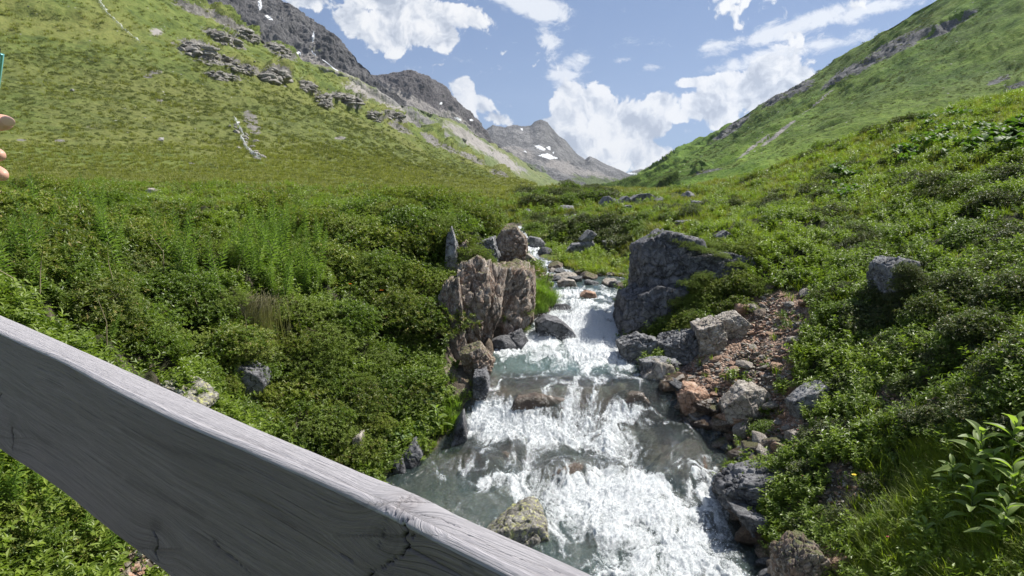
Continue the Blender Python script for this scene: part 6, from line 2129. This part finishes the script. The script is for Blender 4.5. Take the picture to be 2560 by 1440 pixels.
FW = [fireweed(k) for k in range(5)]
for k, (poly, n_, lb, g) in enumerate([([(600, 640), (700, 560), (820, 640), (800, 760), (700, 800), (620, 740)], 74, 'tall willowherb in middle left clump', 'willowherb clump in the middle of the left bank'),
                                       ([(380, 640), (500, 620), (560, 760), (420, 780)], 18, 'willowherb among shrubs beside dense clump', 'willowherb left of the dense clump'),
                                       ([(40, 560), (330, 560), (330, 700), (60, 720)], 26, 'willowherb rising from far left thicket', 'willowherb at the far left'), ([(0, 700), (120, 720), (100, 780), (0, 770)], 12, 'willowherb at upper end of board', 'willowherb by the upper end of the board'),
                                       ([(540, 900), (620, 930), (640, 1020), (590, 1010)], 7, 'bright willowherb by lichen covered rock', 'willowherb by the lichen covered rock'), ([(0, 1250), (60, 1280), (40, 1440), (-40, 1440)], 8, 'pale willowherb under board', 'willowherb under the board'),
                                       ([(250, 820), (340, 800), (340, 880), (270, 880)], 6, 'willowherb shoot above the board', 'willowherb above the board'), ([(100, 1300), (300, 1380), (260, 1440), (60, 1440)], 12, 'yellow green willowherb below board', 'willowherb below the board')]):
    pts = scatter_px(poly, n_, 300 + k)
    for (px, py), lab in zip(pts, row_labels(pts, lb, '')):
        x, y, z = hit(px, py)
        st_, lf_ = FW[rng.integers(5)]
        e = bpy.data.objects.new('willowherb', None)
        COL.objects.link(e)
        e.location = (x, y, z)
        e.rotation_euler = (rng.uniform(-.32, .32), rng.uniform(-.32, .32), rng.random() * 6.28)
        s = rng.uniform(.4, .95) if k < 4 else rng.uniform(.3, .5)
        e.scale = (s, s, s)
        tag(e, lab.replace(' ,', ','), 'plant', g)
        link('stem', st_, e)
        link('leaves', lf_, e)


def big_leaf(L, W, seed, seg=7, droop=.5, rib=.012):
    """curved ribbed leaf along +X"""
    r = np.random.default_rng(seed)
    t = np.linspace(0, 1, seg)
    u = np.linspace(-1, 1, 7)
    Tt, Uu = np.meshgrid(t, u, indexing='ij')
    wd = W * np.sin(np.pi * np.clip(Tt * .93 + .04, 0, 1)) ** .8
    X = L * Tt
    Yy = Uu * wd * .5
    Z = .35 * L * Tt - droop * L * Tt ** 2 + np.abs(Uu) * wd * .25 + rib * W * np.cos(Uu * 9)
    V = np.stack([X, Yy, Z], -1).reshape(-1, 3)
    return V, gridfaces(7, seg)


def rosette(seed, n_, H, L, W, mat, stalk=False):
    """plant with large leaves up a stem (hellebore) or on long stalks (butterbur)"""
    r = np.random.default_rng(seed)
    parts, stems = [], []
    if not stalk:
        stems.append(tube([(0, 0, 0), (0, .01, H * .5), (.01, 0, H)], [.012, .009, .004], 6))
    for k in range(n_):
        a = k * 2.4 + r.normal() * .2
        t = (k + .5) / n_
        if stalk:
            rad = r.uniform(.05, .32)
            tip = np.array([math.cos(a) * rad, math.sin(a) * rad, H * r.uniform(.5, 1)])
            stems.append(tube([(0, 0, 0), tip * (.5, .5, .7), tip], [.008, .006, .005], 4))
            V, F = big_leaf(L * r.uniform(.6, 1.1), W * r.uniform(.7, 1.1), seed + k, droop=.45)
            V = V - (L * .4, 0, 0)
            el = r.uniform(-.2, .35)
        else:
            tip = np.array([0, 0, H * t * .9])
            V, F = big_leaf(L * (1 - .45 * t), W * (1 - .4 * t), seed + k, droop=.55)
            el = -.1 - .75 * t
        M = Matrix.Rotation(a, 3, 'Z') @ Matrix.Rotation(el, 3, 'Y')
        parts.append((V @ np.array(M).T + tip, F, ))
    me_l = [mesh('leaf', V, F, [mat]) for V, F in parts]
    return mesh('stem', *join(stems), [M_stalk]), me_l


VER = [rosette(40 + k, 12, .50, .34, .125, M_verat) for k in range(3)]
BUT = [rosette(50 + k, 9, .30, .24, .26, M_broad, True) for k in range(4)]


def plant(kind, nm, px, py, s, label, group, cat='plant'):
    x, y, z = hit(px, py)
    st_, lv = kind[rng.integers(len(kind))]
    e = bpy.data.objects.new(nm, None)
    COL.objects.link(e)
    e.location = (x, y, z + (.05 if kind is VER else 0))
    e.rotation_euler = (rng.uniform(-.15, .15), rng.uniform(-.15, .15), rng.random() * 6.28)
    e.scale = (s, s, s)
    tag(e, label, cat, group)
    link('stem', st_, e)
    for m_ in lv:
        link('leaf', m_, e)


for (px, py, s, lb) in [(2440, 1215, 1.0, 'tallest pale green hellebore plant with pleated leaves at the lower right'), (2520, 1200, 1.0, 'hellebore plant cut by the right edge, upper one'), (2480, 1260, .8, 'hellebore plant in front of the tallest one'), (2540, 1300, .9, 'hellebore plant cut by the right edge, lower one'),
                        (2430, 1330, .75, 'hellebore plant with spread leaves left of the lower pair'), (2500, 1380, .8, 'hellebore plant near the bottom right corner'), (2310, 1390, .5, 'small pale hellebore shoot in the long grass'), (2290, 1345, .35, 'smallest hellebore shoot left in the long grass'), (2380, 1240, .6, 'hellebore plant at the left of the tallest one'),
                        (1095, 1085, .75, 'pale round leaved plant on the left rim of the cascade')]:
    plant(VER, 'hellebore_plant', px, py, s, lb, None)
for k, (poly, n_, lb, g) in enumerate([([(2230, 380), (2380, 330), (2560, 300), (2560, 390), (2400, 400), (2260, 420)], 46, 'broad leaved plant high on right bank', 'broad leaved plants high on the right bank'), ([(2300, 300), (2420, 270), (2450, 290), (2320, 330)], 10, 'broad leaved plant under right skyline', 'broad leaved plants under the skyline'),
                                       ([(2080, 430), (2140, 420), (2150, 450), (2090, 455)], 7, 'broad leaved plant of small middle patch', 'broad leaved plants of the small patch'), ([(1940, 1000), (1000, 1000), (930, 1130), (1120, 1100)][0:0] or [(940, 1000), (1100, 960), (1120, 1080), (960, 1140)], 16, 'small broad leaved plant by cascade', 'broad leaved plants by the cascade'),
                                       ([(2090, 470), (2180, 490), (2150, 530), (2080, 510)], 5, 'broad leaved plant between shrub patches', 'broad leaved plants between shrub patches')]):
    pts = scatter_px(poly, n_, 400 + k)
    for (px, py), lab in zip(pts, row_labels(pts, lb, '')):
        plant(BUT, 'broad_leaved_plant', px, py, rng.uniform(.7, 1.2) * (1.0 if k < 3 or k == 4 else .45), lab.replace(' ,', ','), g)

# grassy bank beside the cliff
TUFT = [mesh('grass_tuft', *blades(150, .42, .006, .8, 950 + k, 4, .16), [M_fire], smooth=False) for k in range(3)]
GL = row_labels(scatter_px([(1335, 715), (1350, 705), (1378, 745), (1382, 780), (1340, 795), (1330, 760)], 34, 77), 'bright grass tuft', 'beside the left cliff') + row_labels(scatter_px([(1100, 1000), (1160, 1010), (1150, 1090), (1070, 1110), (930, 1160), (900, 1100)], 18, 78), 'grass tuft', 'drooping over cascade rim')
for (px, py) in scatter_px([(1335, 715), (1350, 705), (1378, 745), (1382, 780), (1340, 795), (1330, 760)], 34, 77):
    x, y, z = hit(px, py)
    e = link('grass_tuft', TUFT[rng.integers(3)], loc=(x, y, z - .03), rot=(rng.uniform(-.3, .3), rng.uniform(-.1, .4), rng.random() * 6), scl=rng.uniform(.6, 1.0))
    tag(e, GL.pop(0), 'grass tuft', 'grass tufts beside the cliff')
for (px, py) in scatter_px([(1100, 1000), (1160, 1010), (1150, 1090), (1070, 1110), (930, 1160), (900, 1100)], 18, 78):
    x, y, z = hit(px, py)
    e = link('grass_tuft', TUFT[rng.integers(3)], loc=(x, y, z - .03), rot=(rng.uniform(-.3, .3), rng.uniform(-.1, .4), rng.random() * 6), scl=rng.uniform(.35, .7))
    tag(e, GL.pop(0), 'grass tuft', 'grass tufts on the rim of the cascade')
# bleached dead stems in the left bank
DS = [(240, 500), (215, 600), (470, 720), (545, 660), (235, 760), (300, 740), (45, 800), (285, 900), (20, 560), (420, 700), (560, 760), (600, 700), (820, 560), (1010, 570), (700, 700), (330, 860), (120, 770), (510, 860), (760, 850), (620, 880)]
DLAB = row_labels(DS, 'bleached dead stem', 'in the left bank thicket')
for k, (px, py) in enumerate(DS):
    x, y, z = hit(px, py)
    rr_ = np.random.default_rng(k)
    h_ = rr_.uniform(.3, .6)
    pts = [(0, 0, 0), (rr_.normal() * .04, 0, h_ * .5), (rr_.normal() * .1, -.05, h_)]
    tag(link('dead_stem', mesh('dead_stem', *tube(pts, [.007, .006, .003], 5), [M_dry]), loc=(x, y - .1, z + .12)), DLAB[k], 'stem', 'dead stems in the left bank')
# hanging dry grass
r = np.random.default_rng(5)
Vd, Fd = [], []
for k in range(520):
    x0, z0 = r.normal() * .15, r.normal() * .07
    L = r.uniform(.25, .95) * (1.1 - abs(x0) * 1.2)
    a = r.normal() * .35 + x0 * 1.5
    out_ = r.uniform(.04, .26)
    w_ = r.uniform(.0015, .0038)
    kink = r.normal() * .05
    for j in range(7):
        t = j / 6
        cxx = x0 + a * .35 * L * t + kink * math.sin(t * 3)
        cyy = -out_ * math.sin(min(1, t * 1.6) * 1.57) + r.normal() * .004
        czz = z0 + .10 * math.sin(min(t * 4, 3.1)) * r.uniform(.4, 1) - L * t ** 1.4
        ww = w_ * (1 - .7 * t)
        Vd += [(cxx - ww, cyy, czz), (cxx + ww, cyy - ww * .4, czz)]
    o_ = k * 14
    for j in range(6):
        Fd.append((o_ + 2 * j, o_ + 2 * j + 1, o_ + 2 * j + 3, o_ + 2 * j + 2))
x, y, z = hit(680, 800)
tag(link('dry_grass_tuft', mesh('dry_grass_tuft', Vd, np.array(Fd), [M_dry], smooth=False), loc=(x, y - .42, z + .34)), 'hanging tuft of dry straw coloured grass on the left bank', 'grass tuft')


# flowers
def flower(px, py, mat, s, h, label, group):
    x, y, z = hit(px, py + 10)
    e = bpy.data.objects.new('flower', None)
    COL.objects.link(e)
    e.location = (x, y - .05, z)
    tag(e, label, 'flower', group)
    link('stem', mesh('stem', *tube([(0, 0, 0), (.01, 0, h * .5), (0, 0, h)], [.003, .0025, .002], 4), [M_stalk]), e)
    a = np.linspace(0, 2 * np.pi, 9, endpoint=False)
    D = np.stack([np.cos(a), np.sin(a), .35 + 0 * a], -1)
    V, F = leaves_at(np.tile((0, 0, h), (9, 1)) * 1.0, D, np.full(9, s), 1.6)
    link('petals', mesh('petals', V, F, [mat], smooth=False), e)


for pts_, mt_, s_, h_, lb, g in [([(880, 765), (957, 777), (973, 784), (376, 460)], M_orange, .04, .40, 'orange flower on the left bank', 'orange flowers of the left bank'),
                                 ([(1990, 1180), (2010, 1175), (1978, 1205), (2015, 1222), (2002, 1212), (2210, 1370), (1968, 1102), (1990, 1092)], M_pink, .018, .16, 'tiny pink flower on lower right bank', 'pink flowers of the lower right bank'),
                                 ([(2125, 1245), (2255, 505), (2240, 498), (1950, 585), (1925, 630), (2510, 365), (2050, 530), (1680, 470)], M_yellow, .03, .3, 'small yellow flower on right bank', 'yellow flowers of the right bank')]:
    for (px, py), lab in zip(pts_, row_labels(pts_, lb, '')):
        flower(px, py, mt_, s_, h_, lab.replace(' ,', ','), g)
# the stick standing by the grassy bank
x, y, z = hit(1366, 712)
tag(link('stick', mesh('stick', *tube([(0, 0, -.1), (.05, 0, .18), (.11, .02, .42)], [.012, .010, .007], 6), [M_twig]), loc=(x, y, z)), 'thin dark stick leaning up from the grassy bank by the water', 'stick')

# ------------------------------------------------------------------ details on the slopes
def pick(GV, px, py):
    """nearest front surface point of a swept hill for a photo pixel"""
    fl_ = GV.reshape(-1, 3)
    if id(GV) not in _pc:
        _pc[id(GV)] = proj(fl_[:, 0], fl_[:, 1], fl_[:, 2])
    qx, qy = _pc[id(GV)]
    d2 = (qx - px) ** 2 + (qy - py) ** 2
    k = np.nonzero(d2 < max(d2.min() * 2.0, 30))[0]
    return fl_[k[np.argmin(fl_[k, 1])]]


_pc = {}
# heath shrubs drawn over the left slope
def slope_points(GV, n, seed, weight_fn):
    r = np.random.default_rng(seed)
    nv_, nu_ = GV.shape[:2]
    i = r.random(n) * (nv_ - 16)
    j = r.random(n) * (nu_ - 2)
    ii, jj = i.astype(int), j.astype(int)
    f, g = (i - ii)[:, None], (j - jj)[:, None]
    p = (GV[ii, jj] * (1 - f) + GV[ii + 1, jj] * f) * (1 - g) + (GV[ii, jj + 1] * (1 - f) + GV[ii + 1, jj + 1] * f) * g
    qx, qy = proj(p[:, 0], p[:, 1], p[:, 2])
    w_ = weight_fn(p, qx, qy)
    ok = r.random(n) < w_
    return p[ok], qx[ok], qy[ok], r


def wl(p, qx, qy):
    he = blob(qx, qy, HEATH_L)
    n = fbm(p * (.02, .02, .07) + 3, 4)
    return np.clip(.12 + (he - .3) * .55 + n * .7, 0.03, .6) * (qy < 445) * (qx > -500)


p, qx, qy, r = slope_points(LHV, 60000, 31, wl)
gn_scatter('left_slope_heath', p, np.stack([r.normal(size=len(p)) * .1, r.normal(size=len(p)) * .1, r.random(len(p)) * 6.28], -1), r.uniform(.35, 1.1, len(p)) * np.clip(p[:, 1] / 260, .6, 2.2), np.clip(.4 + r.normal(size=len(p)) * .25, 0, 1), C_heath, 4)


def wr(p, qx, qy):
    he = blob(qx, qy, HEATH_R)
    n = fbm(p * (.03, .03, .05) + 3, 4)
    return np.clip(.10 + (he - .4) * .6 + n * .7, 0.02, .55) * (qx < 2900)


p, qx, qy, r = slope_points(RHV, 42000, 32, wr)
gn_scatter('right_slope_heath', p, np.stack([r.normal(size=len(p)) * .1, r.normal(size=len(p)) * .1, r.random(len(p)) * 6.28], -1), r.uniform(.4, 1.0, len(p)) * np.clip(p[:, 1] / 330, .5, 2.0), np.clip(.5 + r.normal(size=len(p)) * .25, 0, 1), C_heath, 4)

# tussocks of the smooth meadow at the foot of the left slope
p, qx, qy, r = slope_points(LHV, 150000, 41, lambda p, qx, qy: (qy < 480) * (qx > -300) * (.05 + .42 * sstep(340, 430, qy + fbm(p * .02, 3) * 60)))
gn_scatter('slope_turf', p, np.stack([r.normal(size=len(p)) * .1, r.normal(size=len(p)) * .1, r.random(len(p)) * 6.28], -1), r.uniform(.8, 1.6, len(p)) * np.clip(p[:, 1] / 30, 3, 12), np.clip(.95 + fbm(p * .03, 4) * 1.1 + r.normal(size=len(p)) * .2, 0, 1.2), C_short, 3)

# stones strewn over both slopes
def strewn(name, GV, n, seed, wf, sc):
    p, qx, qy, r = slope_points(GV, n, seed, wf)
    tv, tf = boulder(800 + seed, 1, planes=8, squash=(1.2, .9, .6), fine=0)
    V, F = stamp(tv, tf, p, frames(r.normal(size=p.shape) * (.3, .3, 0) + (0, 0, 1), r.random(len(p)) * 6), (sc * r.pareto(2.6, len(p)).clip(0, 5) + sc * .35)[:, None] * np.clip(p[:, 1:2] / 300, .4, 2.2))
    tag(link(name, mesh(name, V, F, [M_rock_far], smooth=False)), kind='stuff')


M_rock_far = plainmat('far_stone', (0.27, 0.262, 0.245), 0.9)
strewn('left_slope_stones', LHV, 9000, 33, lambda p, qx, qy: np.clip(.25 + blob(qx, qy, ROCK_L) * .9 - .2 + fbm(p * .02, 3) * .8, 0, 1) * .28, .35)
strewn('right_slope_stones', RHV, 6000, 34, lambda p, qx, qy: np.clip(blob(qx, qy, ROCK_R) * .6 + .1 + fbm(p * .03, 3) * .6, 0, 1) * .22, .25)
strewn('spur_stones', SPV, 5000, 35, lambda p, qx, qy: np.clip(.4 + fbm(p * .02, 3), 0, 1) * .5, .6)

# rock outcrops on the left slope
OL = ['largest brown crag low under the dark mountain, left of its neighbour', 'long crag beside the largest one, rising to the right', 'crag line under the two big crags', 'pale broken crag in the middle of the upper left slope', 'dark bouldery crag between largest and pale broken crag', 'low crag left under the pale broken one',
      'crag edge bordering the scree of the dark mountain', 'small crag above the long crag', 'small tilted crag right of the pale broken crag', 'outcrop above the spur on the slope edge', 'long outcrop band high on the slope edge', 'dark outcrop halfway down the slope edge', 'light outcrop right of the dark outcrop']
for k, (cx, cy, rx, ry, an) in enumerate(ROCK_L[:13]):
    rr = np.random.default_rng(850 + k)
    bl = []
    for j in range(30):
        a = rr.random() * 6.28
        q = math.sqrt(rr.random())
        ox, oy = math.cos(a) * q * rx * .8, math.sin(a) * q * ry * .8
        c, s = math.cos(R(an)), math.sin(R(an))
        w3 = pick(LHV, cx + ox * c - oy * s, cy + ox * s + oy * c)
        V, F = boulder(860 + k * 20 + j, 3, planes=6, squash=(1.7, 1, .6), step=.16, crack=.12, fine=.10)
        sz = ry / FPX * w3[1] * rr.uniform(.18, .55)
        V = V @ np.array(Matrix.Rotation(rr.random() * 6, 3, 'Z')).T
        bl.append((V * sz + w3 - (0, 0, sz * .25), F))
    rock_thing('rock_outcrop', bl, M_outc if k else (M_outc := mat_rock('slope_outcrop', (0.08, 0.072, 0.062), (0.22, 0.205, 0.18), (0.38, 0.365, 0.335), lich=.4, scale=.3)), OL[k], 'rock outcrops of the left slope', 'rock outcrop')

# brooks falling down the left slope
M_fall = bpy.data.materials.new('white_brook')
M_fall.use_nodes = True
nf_ = NT(M_fall.node_tree)
vf_ = nf_.noise(nf_.pos(), 1.3, 7, .8)
pf_ = nf_.prin((.80, .83, .86), .4, .5, nf_.bump(vf_, .8, .6))
tf_ = nf_.node('ShaderNodeBsdfTransparent').outputs[0]
nf_.out(nf_.ms(nf_.ss(vf_, .50, .58), tf_, pf_))


def brook(path, w0, w1, label, seed):
    r = np.random.default_rng(seed)
    path = np.array(path, float)
    n_ = 70
    t = np.linspace(0, len(path) - 1, n_)
    px = np.interp(t, range(len(path)), path[:, 0]) + r.normal(size=n_) * .8 + np.sin(np.arange(n_) * .55) * 1.4
    py = np.interp(t, range(len(path)), path[:, 1])
    C3 = np.array([pick(LHV, a, b) for a, b in zip(px, py)])
    for _ in range(2):
        C3[1:-1] = (C3[:-2] + C3[1:-1] * 2 + C3[2:]) / 4
    wd = np.interp(np.arange(n_), [0, n_ - 1], [w0, w1]) / FPX * C3[:, 1] * r.uniform(.15, 1.5, n_)
    V = []
    for k in range(n_):
        for j, u in enumerate((-1, -.5, 0, .5, 1)):
            V.append(C3[k] + (u * wd[k] * .5 + r.normal() * wd[k] * .22, -.9 * (1 - abs(u) * .5), 1.0 * (1 - u * u) + .6 + r.normal() * .12))
    tag(link('brook', mesh('brook', np.array(V), gridfaces(5, n_), [M_fall])), label, 'brook')


brook([(250, -20), (256, 8), (268, 28), (285, 46), (298, 58), (315, 75), (330, 88), (345, 98), (354, 105)], 8, 5, 'white brook running down the upper left slope', 1)
brook([(590, 296), (597, 310), (603, 322), (610, 334), (606, 348), (612, 358), (620, 372), (630, 384), (642, 392), (656, 402)], 6, 6, 'white brook tumbling over stones in the middle of the left slope', 2)
rr = np.random.default_rng(3)
for k in range(26):
    t = (k + .5) / 26
    px, py = 592 + 55 * t + rr.normal() * 11, 300 + 98 * t
    w3 = pick(LHV, px, py)
    V, F = boulder(1000 + k, 2, planes=8, squash=(1.2, 1, .8))
    BBL = BBL if k else ['dark boulder edging the white brook, %s from the top' % q for q in ORD[:26]]
    tag(link('brook_boulder', mesh('brook_boulder', V, F, [M_outc], smooth=False), loc=w3 - (0, .6, -.1), rot=(0, 0, k), scl=rr.uniform(.5, 1.2)), BBL[k], 'boulder', 'boulders along the brook')

# snow lying on the dark mountain
M_snow = plainmat('old_snow', (0.82, 0.85, 0.88), .7)
for (path, w_, lb) in [([(812, 150), (830, 166), (850, 180), (868, 191), (884, 198)], 4.5, 'long thin snow streak below the cliffs of the dark mountain'), ([(744, 131), (750, 134), (757, 136)], 6, 'small snow patch left of the scree apex'), ([(782, 126), (785, 131), (789, 138)], 5, 'small snow patch in the scree apex'), ([(648, 4), (652, 12), (654, 20)], 6, 'snow patch high in a gully of the dark mountain'), ([(666, 38), (672, 43), (680, 47)], 4, 'thin snow line under the high gully')]:
    path = np.array(path, float)
    n_ = 30
    t = np.linspace(0, len(path) - 1, n_)
    C3 = np.array([pick(M1V, a, b) for a, b in zip(np.interp(t, range(len(path)), path[:, 0]), np.interp(t, range(len(path)), path[:, 1]))])
    for _ in range(3):
        C3[1:-1] = (C3[:-2] + C3[1:-1] * 2 + C3[2:]) / 4
    wd = w_ / FPX * C3[:, 1] * np.sin(np.pi * np.linspace(.06, .94, n_)) ** .6
    V = np.array([C3[k] + (0, -6 + abs(u) * 3, u * wd[k] * .5 + 2) for k in range(n_) for u in (-1, -.4, .4, 1)])
    tag(link('snow_patch', mesh('snow_patch', V, gridfaces(4, n_), [M_snow])), lb, 'snow patch')

# ------------------------------------------------------------------ air
if HAZE_DENSITY > 0:
    b = bmesh.new()
    bmesh.ops.create_cube(b, size=1)
    top_z, bot_z = 1900.0, -60.0
    for v in b.verts:
        v.co = Vector((v.co.x * 26000, v.co.y * 26000, (v.co.z + .5) * (top_z - bot_z) + bot_z))
    me = bpy.data.meshes.new('haze')
    b.to_mesh(me)
    b.free()
    mh = bpy.data.materials.new('thin_air')
    mh.use_nodes = True
    nh = NT(mh.node_tree)
    pv = nh.node('ShaderNodeVolumePrincipled', {'Color': (0.75, 0.85, 1.0), 'Density': HAZE_DENSITY, 'Anisotropy': 0.3})
    oo = nh.node('ShaderNodeOutputMaterial')
    nh.l.new(pv.outputs[0], oo.inputs['Volume'])
    me.materials.append(mh)
    tag(link('haze', me), kind='stuff')
